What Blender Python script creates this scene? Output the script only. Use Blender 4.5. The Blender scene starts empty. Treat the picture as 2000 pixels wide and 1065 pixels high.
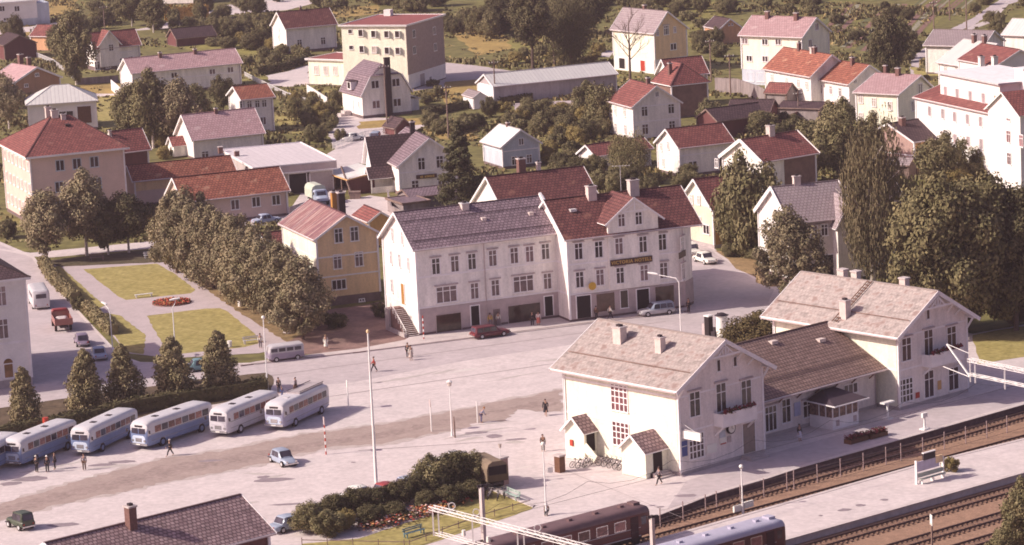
import bpy, bmesh, math, random
from mathutils import Vector, Matrix
PI=math.pi; R=math.radians
HAZE=0.00014
SC=bpy.context.scene; COL=SC.collection
random.seed(7)
# ---------------------------------------------------------------- camera (solved from the photograph's vanishing lines)
FPX,TH,RO,CH=6357.0,0.1831,-0.0482,76.94
ct,st,cr,sr=math.cos(TH),math.sin(TH),math.cos(RO),math.sin(RO)
_r0=Vector((1,0,0)); _u0=Vector((0,st,ct)); _f0=Vector((0,ct,-st))
_R=_r0*cr+_u0*sr; _U=_u0*cr-_r0*sr
cam=bpy.data.objects.new('camera',bpy.data.cameras.new('camera')); COL.objects.link(cam)
cam.matrix_world=Matrix((( _R.x,_U.x,-_f0.x,0),(_R.y,_U.y,-_f0.y,0),(_R.z,_U.z,-_f0.z,CH),(0,0,0,1)))
cam.data.sensor_width=36; cam.data.lens=36*FPX/2000; cam.data.clip_start=1; cam.data.clip_end=6000
SC.camera=cam
# ---------------------------------------------------------------- sky, sun, exposure
SUN_AZ,SUN_EL=R(190),R(34)
W=bpy.data.worlds.new('World'); SC.world=W; W.use_nodes=True
nt=W.node_tree; sk=nt.nodes.new('ShaderNodeTexSky'); sk.sky_type='NISHITA'; sk.sun_disc=False
sk.sun_elevation=SUN_EL; sk.sun_rotation=R(90)-SUN_AZ; sk.dust_density=4; sk.air_density=1.0; sk.altitude=100
tn=nt.nodes.new('ShaderNodeVectorMath'); tn.operation='MULTIPLY'; tn.inputs[1].default_value=(1.10,.86,1.0); nt.links.new(sk.outputs[0],tn.inputs[0]); nt.links.new(tn.outputs[0],nt.nodes['Background'].inputs[0]); nt.nodes['Background'].inputs[1].default_value=0.112
sl=bpy.data.lights.new('sun','SUN'); sl.energy=5.0; sl.angle=R(0.6); sl.color=(1,0.915,0.78)
so=bpy.data.objects.new('sun',sl); COL.objects.link(so)
_sd=Vector((math.cos(SUN_EL)*math.cos(SUN_AZ),math.cos(SUN_EL)*math.sin(SUN_AZ),math.sin(SUN_EL)))
so.rotation_euler=_sd.to_track_quat('Z','Y').to_euler(); so.location=(-60,300,120)
SC.view_settings.view_transform='Standard'; SC.view_settings.look='None'; SC.view_settings.gamma=1; SC.view_settings.exposure=0.18
SC.cycles.filter_width=1.75; SC.cycles.max_bounces=5; SC.cycles.diffuse_bounces=3; SC.cycles.glossy_bounces=2; SC.cycles.transparent_max_bounces=6

# ---------------------------------------------------------------- a photo point on the level z = const
def ray(px,py):
    x=px-1000; y=py-532.5; X=x*cr+y*sr; Y=-x*sr+y*cr
    return Vector((X/FPX, ct-Y/FPX*st, -st-Y/FPX*ct))
def at(px,py,z=0.0):
    d=ray(px,py); return Vector((0,0,CH))+d*((z-CH)/d.z)
def hdg(a,b):
    A=at(*a); B=at(*b); return math.atan2(B.y-A.y,B.x-A.x)
# ---------------------------------------------------------------- objects
def tag(o,label=None,cat=None,group=None,kind=None):
    if label: o['label']=label
    if cat: o['category']=cat
    if group: o['group']=group
    if kind: o['kind']=kind
    return o
def empty(name,loc,rz,label,cat,group=None):
    o=bpy.data.objects.new(name,None); COL.objects.link(o); o.location=loc; o.rotation_euler=(0,0,rz)
    return tag(o,label,cat,group)
class MB:
    def __init__(s): s.v=[];s.f=[];s.m=[];s.uv=[];s.X=None
    def face(s,pts,m=0,uv=None):
        i=len(s.v)
        for p in pts:
            p=Vector(p); s.v.append(s.X@p if s.X else p)
        s.f.append(tuple(range(i,i+len(pts)))); s.m.append(m); s.uv.append(uv or [(0,0)]*len(pts)); return s
    def box(s,x0,x1,y0,y1,z0,z1,m=0,mt=None):
        P=[(x0,y0,z0),(x1,y0,z0),(x1,y1,z0),(x0,y1,z0),(x0,y0,z1),(x1,y0,z1),(x1,y1,z1),(x0,y1,z1)]
        for q in ((3,2,1,0),(4,5,6,7),(0,1,5,4),(1,2,6,5),(2,3,7,6),(3,0,4,7)):
            mm=mt if (mt is not None and q==(4,5,6,7)) else m
            s.face([P[k] for k in q],mm,[(P[k][0],P[k][1]) for k in q])
        return s
    def cbox(s,c,d,rz=0,m=0):
        o=s.X; T=Matrix.Translation(c)@Matrix.Rotation(rz,4,'Z'); s.X=(o@T) if o else T
        s.box(-d[0]/2,d[0]/2,-d[1]/2,d[1]/2,-d[2]/2,d[2]/2,m); s.X=o; return s
    def bar(s,p,q,w,h=None,m=0):
        p=Vector(p);q=Vector(q);h=h or w; d=(q-p); L=d.length
        if L<1e-6: return s
        d/=L; up=Vector((0,0,1)) if abs(d.z)<.95 else Vector((1,0,0)); a=d.cross(up).normalized(); b=a.cross(d).normalized()
        P=[p+a*sx*w/2+b*sy*h/2 for sx,sy in((-1,-1),(1,-1),(1,1),(-1,1))]; Q=[v+d*L for v in P]
        for i in range(4): j=(i+1)%4; s.face([P[i],P[j],Q[j],Q[i]],m)
        s.face(P[::-1],m); s.face(Q,m); return s
    def tube(s,p,q,r0,r1=None,n=8,m=0,cap=True):
        p=Vector(p);q=Vector(q);r1=r0 if r1 is None else r1; d=(q-p).normalized()
        up=Vector((0,0,1)) if abs(d.z)<.95 else Vector((1,0,0)); a=d.cross(up).normalized(); b=a.cross(d)
        A=[p+(a*math.cos(2*PI*i/n)+b*math.sin(2*PI*i/n))*r0 for i in range(n)]
        B=[q+(a*math.cos(2*PI*i/n)+b*math.sin(2*PI*i/n))*r1 for i in range(n)]
        for i in range(n): j=(i+1)%n; s.face([A[i],B[i],B[j],A[j]],m)
        if cap: s.face(A,m); s.face(B[::-1],m)
        return s
    def loft(s,secs,m=0,mf=None,caps=True):
        n=len(secs[0])
        for k in range(len(secs)-1):
            a,b=secs[k],secs[k+1]
            for i in range(n):
                j=(i+1)%n; pts=[a[i],a[j],b[j],b[i]]
                c=sum((Vector(p) for p in pts),Vector())/4
                s.face(pts,mf(c) if mf else m)
        if caps:
            for sec,rev in ((secs[0],True),(secs[-1],False)):
                c=sum((Vector(p) for p in sec),Vector())/n
                s.face(list(sec)[::-1] if rev else list(sec),mf(c) if mf else m)
        return s
    def prism(s,poly,z0,z1,m=0,mt=None):
        n=len(poly)
        s.face([(p[0],p[1],z1) for p in poly],m if mt is None else mt,[(p[0],p[1]) for p in poly])
        s.face([(p[0],p[1],z0) for p in poly][::-1],m)
        for i in range(n):
            a,b=poly[i],poly[(i+1)%n]; s.face([(a[0],a[1],z0),(b[0],b[1],z0),(b[0],b[1],z1),(a[0],a[1],z1)],m)
        return s
    def mesh(s,name,mats,smooth=False,weld=False):
        me=bpy.data.meshes.new(name); me.from_pydata([tuple(v) for v in s.v],[],s.f)
        for mt in (mats if isinstance(mats,(list,tuple)) else [mats]): me.materials.append(mt)
        me.polygons.foreach_set('material_index',s.m)
        if any(u and u[0]!=(0,0) or (u and len(u)>1 and u[1]!=(0,0)) for u in s.uv):
            l=me.uv_layers.new(name='UVMap'); flat=[c for u in s.uv for t in u for c in t]; l.data.foreach_set('uv',flat)
        if weld or smooth:
            b=bmesh.new(); b.from_mesh(me); bmesh.ops.remove_doubles(b,verts=b.verts,dist=.0008)
            bmesh.ops.recalc_face_normals(b,faces=b.faces); b.to_mesh(me); b.free()
        if smooth:
            me.polygons.foreach_set('use_smooth',[True]*len(me.polygons))
            try: me.set_sharp_from_angle(angle=R(38))
            except Exception: pass
        me.update(); return me
    def build(s,name,mats,parent=None,loc=None,smooth=False,weld=False):
        o=bpy.data.objects.new(name,s.mesh(name,mats,smooth,weld)); COL.objects.link(o)
        if parent: o.parent=parent
        if loc is not None: o.location=loc
        return o
def inst(name,me,parent=None,loc=(0,0,0),rz=0,scale=None):
    o=bpy.data.objects.new(name,me); COL.objects.link(o); o.parent=parent; o.location=loc; o.rotation_euler=(0,0,rz)
    if scale is not None: o.scale=scale
    return o
def copy_tree(o,parent=None):
    c=o.copy(); COL.objects.link(c); c.parent=parent
    for ch in o.children: copy_tree(ch,c)
    return c
# ---------------------------------------------------------------- materials
MT={}
def mat(name,col,rough=.8,amt=.12,scale=1.5,metal=0,col2=None,detail=4,rand=0,spec=.3,fine=None,bump=0,stretch=None):
    if name in MT: return MT[name]
    m=bpy.data.materials.new(name); m.use_nodes=True; n=m.node_tree; L=n.links; b=n.nodes['Principled BSDF']
    b.inputs['Roughness'].default_value=rough; b.inputs['Metallic'].default_value=metal; b.inputs['Specular IOR Level'].default_value=spec
    tc=n.nodes.new('ShaderNodeTexCoord'); nz=n.nodes.new('ShaderNodeTexNoise'); nz.inputs['Scale'].default_value=scale; nz.inputs['Detail'].default_value=detail; nz.inputs['Roughness'].default_value=.65
    src0=tc.outputs['Object']
    if stretch:
        mp=n.nodes.new('ShaderNodeMapping'); mp.inputs['Scale'].default_value=stretch; L.new(src0,mp.inputs[0]); src0=mp.outputs[0]
    L.new(src0,nz.inputs['Vector'])
    mx=n.nodes.new('ShaderNodeMix'); mx.data_type='RGBA'
    c1=[c*(1-amt) for c in col]; c2=[min(1,c*(1+amt)) for c in (col2 or col)]
    if col2: c1=col
    mx.inputs[6].default_value=(*c1,1); mx.inputs[7].default_value=(*c2,1)
    rp=n.nodes.new('ShaderNodeMapRange'); rp.inputs[1].default_value=.33; rp.inputs[2].default_value=.67
    L.new(nz.outputs[0],rp.inputs[0]); L.new(rp.outputs[0],mx.inputs[0]); out=mx.outputs[2]
    if fine:
        n2=n.nodes.new('ShaderNodeTexNoise'); n2.inputs['Scale'].default_value=fine[0]; n2.inputs['Detail'].default_value=3; L.new(tc.outputs['Object'],n2.inputs['Vector'])
        r2=n.nodes.new('ShaderNodeMapRange'); r2.inputs[1].default_value=.3; r2.inputs[2].default_value=.7; r2.inputs[3].default_value=1-fine[1]; r2.inputs[4].default_value=1+fine[1]; L.new(n2.outputs[0],r2.inputs[0])
        hm=n.nodes.new('ShaderNodeVectorMath'); hm.operation='SCALE'; L.new(out,hm.inputs[0]); L.new(r2.outputs[0],hm.inputs['Scale']); out=hm.outputs[0]
    if rand:
        oi=n.nodes.new('ShaderNodeObjectInfo'); r3=n.nodes.new('ShaderNodeMapRange'); r3.inputs[3].default_value=1-rand; r3.inputs[4].default_value=1+rand; L.new(oi.outputs['Random'],r3.inputs[0])
        hm=n.nodes.new('ShaderNodeVectorMath'); hm.operation='SCALE'; L.new(out,hm.inputs[0]); L.new(r3.outputs[0],hm.inputs['Scale']); out=hm.outputs[0]
    L.new(out,b.inputs['Base Color'])
    if bump:
        bp=n.nodes.new('ShaderNodeBump'); bp.inputs['Strength'].default_value=bump; bp.inputs['Distance'].default_value=.05; L.new(nz.outputs[0],bp.inputs['Height']); L.new(bp.outputs[0],b.inputs['Normal'])
    MT[name]=m; return m
def boards(name,col,pitch=.16,amt=.1,vertical=False,dirt=.12):
    """painted wooden boards: a fine shadow line per board, weathering noise"""
    if name in MT: return MT[name]
    m=mat(name,col,.7,dirt,1.1,fine=(4,.08),detail=6,stretch=(1,1,.18)); n=m.node_tree; L=n.links; b=n.nodes['Principled BSDF']
    src=b.inputs['Base Color'].links[0].from_socket
    tc=n.nodes.new('ShaderNodeTexCoord'); sp=n.nodes.new('ShaderNodeSeparateXYZ'); L.new(tc.outputs['Object'],sp.inputs[0])
    if vertical:
        ad=n.nodes.new('ShaderNodeMath'); ad.operation='ADD'; L.new(sp.outputs[0],ad.inputs[0]); L.new(sp.outputs[1],ad.inputs[1]); z=ad.outputs[0]
    else: z=sp.outputs[2]
    d=n.nodes.new('ShaderNodeMath'); d.operation='DIVIDE'; L.new(z,d.inputs[0]); d.inputs[1].default_value=pitch
    fr=n.nodes.new('ShaderNodeMath'); fr.operation='FRACT'; L.new(d.outputs[0],fr.inputs[0])
    mr=n.nodes.new('ShaderNodeMapRange'); mr.inputs[1].default_value=0; mr.inputs[2].default_value=.3; mr.inputs[3].default_value=1-amt; mr.inputs[4].default_value=1; L.new(fr.outputs[0],mr.inputs[0])
    hm=n.nodes.new('ShaderNodeVectorMath'); hm.operation='SCALE'; L.new(src,hm.inputs[0]); L.new(mr.outputs[0],hm.inputs['Scale']); L.new(hm.outputs[0],b.inputs['Base Color'])
    return m
def tiles(name,c1,c2,mortar,tw=.36,th=.4,amt=.35,blotch=1.2,blotch_amt=.2,rib=0,rust=None,rough=.8):
    """roof covering laid out in metres on the roof plane (UV = along ridge, down slope)"""
    if name in MT: return MT[name]
    m=bpy.data.materials.new(name); m.use_nodes=True; n=m.node_tree; L=n.links; b=n.nodes['Principled BSDF']; b.inputs['Roughness'].default_value=rough; b.inputs['Specular IOR Level'].default_value=.25
    uv=n.nodes.new('ShaderNodeUVMap'); br=n.nodes.new('ShaderNodeTexBrick'); L.new(uv.outputs[0],br.inputs['Vector'])
    br.inputs['Scale'].default_value=1; br.inputs['Brick Width'].default_value=tw; br.inputs['Row Height'].default_value=th; br.inputs['Mortar Size'].default_value=.07; br.inputs['Mortar Smooth'].default_value=.6
    br.inputs['Color1'].default_value=(*c1,1); br.inputs['Color2'].default_value=(*c2,1); br.inputs['Mortar'].default_value=(*mortar,1); br.inputs['Bias'].default_value=0
    out=br.outputs[0]
    nz=n.nodes.new('ShaderNodeTexNoise'); nz.inputs['Scale'].default_value=blotch; nz.inputs['Detail'].default_value=6; nz.inputs['Roughness'].default_value=.7; L.new(uv.outputs[0],nz.inputs['Vector'])
    r2=n.nodes.new('ShaderNodeMapRange'); r2.inputs[1].default_value=.3; r2.inputs[2].default_value=.7; r2.inputs[3].default_value=1-blotch_amt; r2.inputs[4].default_value=1+blotch_amt; L.new(nz.outputs[0],r2.inputs[0])
    hm=n.nodes.new('ShaderNodeVectorMath'); hm.operation='SCALE'; L.new(out,hm.inputs[0]); L.new(r2.outputs[0],hm.inputs['Scale']); out=hm.outputs[0]
    if rust:
        mp=n.nodes.new('ShaderNodeMapping'); mp.inputs['Scale'].default_value=rust[3]; L.new(uv.outputs[0],mp.inputs[0])
        n3=n.nodes.new('ShaderNodeTexNoise'); n3.inputs['Scale'].default_value=1; n3.inputs['Detail'].default_value=5; L.new(mp.outputs[0],n3.inputs['Vector'])
        r3=n.nodes.new('ShaderNodeMapRange'); r3.inputs[1].default_value=rust[4]; r3.inputs[2].default_value=rust[4]+.12; L.new(n3.outputs[0],r3.inputs[0])
        mx=n.nodes.new('ShaderNodeMix'); mx.data_type='RGBA'; L.new(r3.outputs[0],mx.inputs[0]); L.new(out,mx.inputs[6]); mx.inputs[7].default_value=(*rust[:3],1); out=mx.outputs[2]
    oi=n.nodes.new('ShaderNodeObjectInfo'); r4=n.nodes.new('ShaderNodeMapRange'); r4.inputs[3].default_value=.9; r4.inputs[4].default_value=1.1; L.new(oi.outputs['Random'],r4.inputs[0])
    h2=n.nodes.new('ShaderNodeVectorMath'); h2.operation='SCALE'; L.new(out,h2.inputs[0]); L.new(r4.outputs[0],h2.inputs['Scale']); out=h2.outputs[0]
    L.new(out,b.inputs['Base Color'])
    bp=n.nodes.new('ShaderNodeBump'); bp.inputs['Strength'].default_value=.5; bp.inputs['Distance'].default_value=.04; L.new(br.outputs['Fac'],bp.inputs['Height']); bp.invert=True; L.new(bp.outputs[0],b.inputs['Normal'])
    MT[name]=m; return m
white=boards('white_boards',(.81,.75,.71),dirt=.17); whitet=mat('white_trim',(.80,.75,.76),.6,.08,1)
whitep=mat('white_render',(.78,.73,.71),.85,.07,.5,fine=(6,.05)); cream=boards('cream_boards',(.84,.80,.66)); stone=mat('grey_render',(.42,.36,.36),.9,.12,.8,fine=(5,.08))
ochre=boards('ochre_boards',(.76,.55,.33)); ochre2=boards('orange_boards',(.58,.34,.15)); orangeb=boards('red_orange_boards',(.62,.34,.20)); redb=boards('barn_red_boards',(.25,.07,.06))
darkred=boards('dark_red_boards',(.14,.05,.05)); greyw=boards('grey_boards',(.27,.22,.22),.18,.3,True,.35); paleblue=boards('pale_blue_boards',(.50,.53,.60)); brickp=mat('pink_brick',(.42,.27,.24),.9,.1,2,fine=(9,.12))
brickb=mat('tan_brick',(.40,.30,.27),.9,.1,2,fine=(9,.12)); peach=mat('peach_render',(.64,.48,.42),.9,.06,.6,fine=(5,.05)); plinthm=mat('mauve_plinth',(.46,.37,.37),.85,.12,1); foundm=mat('dark_foundation',(.17,.12,.12),.9,.2,1)
chimb=mat('chimney_brick',(.17,.09,.08),.9,.2,3,fine=(8,.15)); chimw=mat('chimney_render',(.60,.50,.47),.9,.12,2); chimd=mat('sooty_metal',(.035,.022,.026),.6,.2,2)
r_red=tiles('red_pantiles',(.29,.10,.085),(.20,.066,.06),(.085,.033,.035),.5,.46,blotch_amt=.3,rust=(.30,.15,.12,(.5,.5,1),.60))
r_bright=tiles('bright_red_pantiles',(.36,.135,.085),(.27,.095,.065),(.12,.04,.035),.5,.46,blotch_amt=.35,rust=(.40,.22,.15,(.6,.6,1),.58))
r_pink=tiles('faded_pink_tiles',(.50,.33,.34),(.43,.27,.28),(.30,.18,.19),.5,.5,blotch_amt=.18,rust=(.55,.42,.42,(.5,.5,1),.6))
r_maroon=tiles('maroon_pantiles',(.20,.078,.07),(.14,.05,.05),(.06,.024,.026),.5,.46,blotch_amt=.3,rust=(.28,.13,.10,(.5,.5,1),.60))
r_grey=tiles('violet_slates',(.27,.195,.225),(.20,.145,.17),(.085,.058,.07),.5,.44,blotch_amt=.28)
r_slate=tiles('brown_slates',(.40,.28,.28),(.25,.165,.17),(.13,.08,.085),.44,.40,blotch_amt=.3)
r_dark=tiles('dark_tiles',(.10,.06,.066),(.07,.042,.05),(.03,.018,.02),.5,.46,blotch_amt=.3)
r_old=tiles('lichen_slates',(.39,.33,.31),(.33,.275,.262),(.31,.255,.242),.45,.5,blotch=.9,blotch_amt=.5,rust=(.25,.18,.165,(.9,.9,1),.53))
r_link=tiles('brown_ribbed_tiles',(.31,.205,.18),(.235,.15,.13),(.11,.07,.065),.42,.5,blotch_amt=.25)
r_metal=tiles('pale_metal_roof',(.62,.60,.58),(.58,.56,.55),(.48,.45,.45),.7,30,blotch_amt=.07,rough=.5)
r_rust=tiles('rusty_metal_roof',(.25,.125,.12),(.18,.085,.10),(.13,.06,.07),.6,30,blotch_amt=.3,rust=(.47,.36,.32,(2.6,.16,1),.53),rough=.6)
r_felt=tiles('grey_felt_roof',(.60,.54,.56),(.57,.51,.53),(.5,.44,.46),1,30,blotch_amt=.12)
r_slategrey=tiles('pale_slate_roof',(.33,.27,.28),(.29,.23,.25),(.2,.15,.16),.5,.5,blotch_amt=.15)
r_redfelt=tiles('red_felt_roof',(.30,.10,.095),(.27,.09,.085),(.22,.07,.07),1,30,blotch_amt=.15)
def glassm(name,col,rough=.15,rand=.5,spec=.5):
    return mat(name,col,rough,.35,1.1,rand=rand,spec=spec)
pane_d=glassm('window_glass',(.045,.03,.034)); pane_p=glassm('pale_curtained_glass',(.24,.17,.17),.3); pane_r=glassm('red_curtained_glass',(.17,.06,.07),.3)
pane_l=glassm('light_curtained_glass',(.5,.42,.38),.4,.2)
shopg=glassm('shop_glass',(.06,.035,.03),.12,.4); doorb=mat('brown_door',(.13,.06,.035),.6,.2,3); doord=mat('dark_doorway',(.02,.012,.014),.8,.2,3); dooro=mat('ochre_door',(.42,.20,.05),.6,.1,3)
asph=mat('pale_asphalt',(.46,.395,.405),.95,.09,.22,fine=(1.3,.09),detail=9)
gravel=mat('pale_gravel',(.57,.495,.49),.95,.09,.35,fine=(1.8,.10),detail=9)
wornearth=mat('worn_brown_gravel',(.35,.27,.245),.95,.10,.35,fine=(2.2,.10),detail=6); parkpath=mat('pink_path_gravel',(.45,.375,.385),.95,.08,.5,fine=(3,.07))
lawnm=mat('lawn_grass',(.245,.205,.065),.95,.16,.5,fine=(1.6,.24),col2=(.33,.27,.105),detail=8); roughg=mat('rough_grass',(.165,.15,.045),.95,.35,.06,fine=(.45,.35),col2=(.105,.09,.035),detail=7)
drygr=mat('dry_grass',(.33,.23,.08),.95,.2,.2,fine=(1.5,.2)); earth=mat('brown_earth',(.22,.135,.12),.95,.25,.3,fine=(2,.15)); ballast=mat('track_ballast',(.29,.175,.12),.95,.16,1.2,fine=(5,.25))  # earth is a plain brown, for yard and stair
soil=mat('garden_soil',(.21,.12,.10),.95,.2,1,fine=(3,.2)); kerbm=mat('kerb_stone',(.24,.165,.165),.9,.2,1.5); conc=mat('concrete',(.52,.45,.44),.9,.1,.8,fine=(4,.06))
railm=mat('rail_steel',(.09,.05,.045),.5,.2,2); sleep=mat('tarred_sleeper',(.15,.09,.07),.9,.3,2); wood=mat('weathered_wood',(.22,.15,.13),.85,.3,2); whitem=mat('white_metal',(.78,.75,.74),.4,.05,2,metal=0)
galv=mat('galvanised_steel',(.55,.52,.53),.5,.1,2); rubber=mat('tyre_rubber',(.03,.022,.024),.8,.2,4); chrome=mat('bright_metal',(.62,.58,.58),.25,.1,3,metal=.7); blackm=mat('black_metal',(.035,.025,.03),.5,.2,2)
redm=mat('red_paint',(.42,.05,.03),.45,.1,3); yelm=mat('yellow_paint',(.55,.33,.04),.5,.08,3); bluem=mat('blue_enamel',(.06,.08,.24),.4,.1,3); signw=mat('white_sign_face',(.78,.75,.70),.4,.03,3); gold=mat('gold_lettering',(.52,.33,.10),.5,.05,5); brownsign=mat('brown_sign_board',(.07,.035,.03),.6,.1,3)
# centre x, y, ridge direction, length, width, eave height, ridge height, ridge offset, overhang (metres)
FIT={'station1':(14.331,313.68,-0.839,15.852,11.615,9.036,12.289,-0.004,1.1),
'station2':(37.479,337.003,-0.891,17.486,10.661,8.383,11.572,-0.002,1.1),
'grey':(-4.801,385.571,0.397,18.395,10.678,10.559,14.046,0.001,0.45),
'yellow':(-22.843,406.106,-1.208,14.023,7.949,8.727,11.195,-0.003,0.45),
'linklow':(-49.844,490.574,0.349,15.426,5.47,4,5.796,0,0.45),
'darkred':(-60.771,517.763,0.484,4.655,6.182,4.5,7.274,-0,0.45),
'pinkmid':(-47.597,537.926,0.405,11.967,8.966,3.444,6.863,-0,0.45),
'cottage':(0.814,509.285,-1.17,7.604,6.186,3.738,5.882,-0,0.45),
'barn':(16.852,499.851,0.575,10.16,4.368,2.926,4.211,-0,0.45),
'white13':(28.815,493.079,0.414,8.844,7.423,4.671,6.915,-0.001,0.45),
'white14':(23.15,533.313,-1.207,9.81,8.232,5.949,8.817,0.004,0.45),
'block':(-20.491,619.139,-0.406,13.338,17.222,12.11,12.11,0,0.45),
'blocklow':(-27.692,623.321,-0.61,17.018,9.139,4.869,4.869,0,0.45),
'gambrel':(-22.677,578.087,-1.149,9.582,9.312,4.255,9,0,0.45),
'longshed':(8.081,590.211,0.406,24.406,7.184,3.424,5.103,-0.001,0.45),
'smallshed':(-5.164,579.893,-1.201,5.384,2.451,2.099,2.911,-0,0.15),
'orshed':(45.437,662.362,-1.2,7,4.911,3.148,4.983,0,0.2),
'pink21':(51.972,593.573,-0.662,13.072,9.087,9.218,12.06,0,0.45),
'row22':(53.07,561.85,-1.126,15.353,8.129,6.23,9.338,-0,0.45),
'row23':(59.823,552.146,-1.11,9.542,7.811,5.5,8.152,0,0.45),
'tr_a':(85.303,596.811,-0.583,11.308,8.734,5.424,7.611,0,0.45),
'tr_b':(84.641,572.07,-1.118,9.504,11.311,5,8.305,0.003,0.45),
'red29':(60.424,486.164,0.611,6.579,10.695,4.987,7.136,0,0.45),
'school':(-66.05,480.864,0.37,14.026,17.627,10.474,10.475,-0,0.8),
'row38':(-62.188,627.056,0.415,21.774,7.507,4.639,6.924,-0,0.45),
'h37':(-80.026,668.933,0.47,9.47,5.798,4.856,7.566,-0,0.45),
'h41':(-43.968,562.831,0.378,5.363,7.756,6.229,7.947,0,0.45),
'hiproof40':(-79.165,579.454,0.158,11.877,10,5.222,5.222,0,0.45),
'victoria':(12.616,389.088,0.379,17.117,10.975,10.249,13.989,-0,0.45),
'longlow':(-41.036,470.48,0.399,15.571,7.916,3.924,6.629,-0.001,0.45),
'store':(-13.272,491.026,-1.298,13.029,9.653,4.621,8.268,0.001,0.45),
'barn28':(30.551,556.889,-1.155,6.679,6.88,6,8.928,-0.008,0.45),
'bigwhite':(72.872,478.827,-1.2,25.024,13,10.51,12.499,0,0.45),
'bigtop':(70.815,474.904,-1.215,20.717,5.318,14,14,0,0.45),
'red30':(38.407,471.318,0.63,10.125,8.882,5.485,8.127,-0.011,0.45),
'yel31':(28.667,431.276,0.487,8,8.17,5.445,8.814,0.001,0.45),
'white15':(-41.382,685.406,0.406,10.909,8.501,5.478,8.319,-0,0.45),
'yellow19':(28.585,622.683,-0.958,12.847,7.772,8.108,11.586,-0.765,0.45),
'row24':(64.494,534.799,-0.68,8.001,10.145,5.647,7.822,1.677,0.45),
'h39':(-93.081,632.911,-0.949,9.464,9.815,3.066,5.385,-0.004,0.45),
'slate32':(37.248,404.203,0.311,8.289,10.582,8,11.507,-0.003,0.45),
'leftblk':(-67.453,364.747,0.385,20,18,12.425,12.425,-0,0.6),
'slateroof':(-32.219,268.758,0.711,19.28,8.762,4.968,7.354,-0.002,0.45),
'topleft':(-115.865,767.915,0.349,12,9,5.551,5.551,0,0.45),
'topwhite':(-76.347,802.452,-0.248,11.427,8,6,9,0,0.4),
'garage':(-35.487,500.177,0.298,12.057,21.596,4.4,4.4,-0,0.5),
'redmain':(3.65,428.089,0.398,13.297,11.507,6.948,11.057,0,0.45)}
FIT['link']=(24.8,326.6,.733,21.3,13.0,4.95,8.2,0,1.6)
FIT['station1']=FIT['station1'][:2]+(-.84,)+FIT['station1'][3:]; FIT['station2']=FIT['station2'][:2]+(-.85,)+FIT['station2'][3:]
# ---------------------------------------------------------------- windows: a casing with glazing bars, its pane a sub-part
pane_c=glassm('half_curtained_glass',(.13,.085,.09),.2)
_wm={}
def win_mesh(w,h,st,cas):
    k=(round(w,2),round(h,2),st,cas.name)
    if k in _wm: return _wm[k]
    f=MB(); c=.11 if st not in('shop','slit') else .07; d=.07
    f.box(-w/2,-w/2+c,-d,0,-h/2,h/2); f.box(w/2-c,w/2,-d,0,-h/2,h/2); f.box(-w/2+c,w/2-c,-d,0,h/2-c,h/2); f.box(-w/2-.05,w/2+.05,-d-.06,0,-h/2-.08,-h/2+c*.6)
    if st in('cross','hood','door2'):
        f.box(-.045,.045,-d+.01,0,-h/2+c*.6,h/2-c); zc=h*.17
        f.box(-w/2+c,-.045,-d+.012,0,zc-.04,zc+.04); f.box(.045,w/2-c,-d+.012,0,zc-.04,zc+.04)
        if st=='hood': f.box(-w/2-.16,w/2+.16,-.2,0,h/2+.06,h/2+.2,1)
    if st=='six':
        for x in (-w/6,w/6): f.box(x-.05,x+.05,-d+.01,0,-h/2+.06,h/2-c)
        zc=h*.2; f.box(-w/2+c,w/2-c,-d+.014,0,zc-.05,zc+.05)
        f.box(-w/2-.16,w/2+.16,-.2,0,h/2+.06,h/2+.2,1)
    if st=='grid':
        for x in (-w/4,0,w/4): f.box(x-.06,x+.06,-d+.01,0,-h/2+.06,h/2-c)
        for z in (-h*.22,h*.02,h*.24): f.box(-w/2+c,w/2-c,-d+.014,0,z-.05,z+.05)
    if st=='tri':
        for x in (-w/6,w/6): f.box(x-.05,x+.05,-d+.01,0,-h/2+.06,h/2-c)
    if st=='two': f.box(-.06,.06,-d+.01,0,-h/2+.06,h/2-c)
    if st=='arch':
        for i in range(8):
            a,b=PI*i/8,PI*(i+1)/8; r=w/2
            f.bar((r*math.cos(a),-.04,h/2+r*math.sin(a)),(r*math.cos(b),-.04,h/2+r*math.sin(b)),.12,.1)
    p=MB(); z0,z1=-h/2+.05,h/2-.04
    p.box(-w/2+.05,w/2-.05,-.025,-.002,z0,z1)
    if st=='arch': p.prism([(0,0)],0,0) if 0 else None; p.face([(w/2*math.cos(PI*i/8),-.025,h/2+w/2*math.sin(PI*i/8)) for i in range(9)])
    _wm[k]=(f.mesh('window',[cas,plinthm]),p); return _wm[k]
_pm={}
class House: pass
def wallframe(h,wall):
    """local origin, outward normal angle, width of a wall"""
    L,Wd=h.L,h.W
    if wall=='F': return Vector((0,-Wd/2,0)),0,L
    if wall=='B': return Vector((0,Wd/2,0)),PI,L
    if wall=='0': return Vector((-L/2,0,0)),-PI/2,Wd
    if wall=='1': return Vector((L/2,0,0)),PI/2,Wd
    if wall=='K': c=h.cham; return Vector((L/2-c/2,-Wd/2+c/2,0)),PI/4,c*1.41
def onwall(h,wall,px,py,off=0):
    o,a,_=wallframe(h,wall); nrm=Vector((math.sin(a),-math.cos(a),0)); M=h.M; Mi=M.inverted()
    P=M@(o+nrm*off); N=(M.to_3x3()@nrm); d=ray(px,py); c=Vector((0,0,CH)); t=(P-c).dot(N)/d.dot(N)
    return Mi@(c+d*t),a
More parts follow.
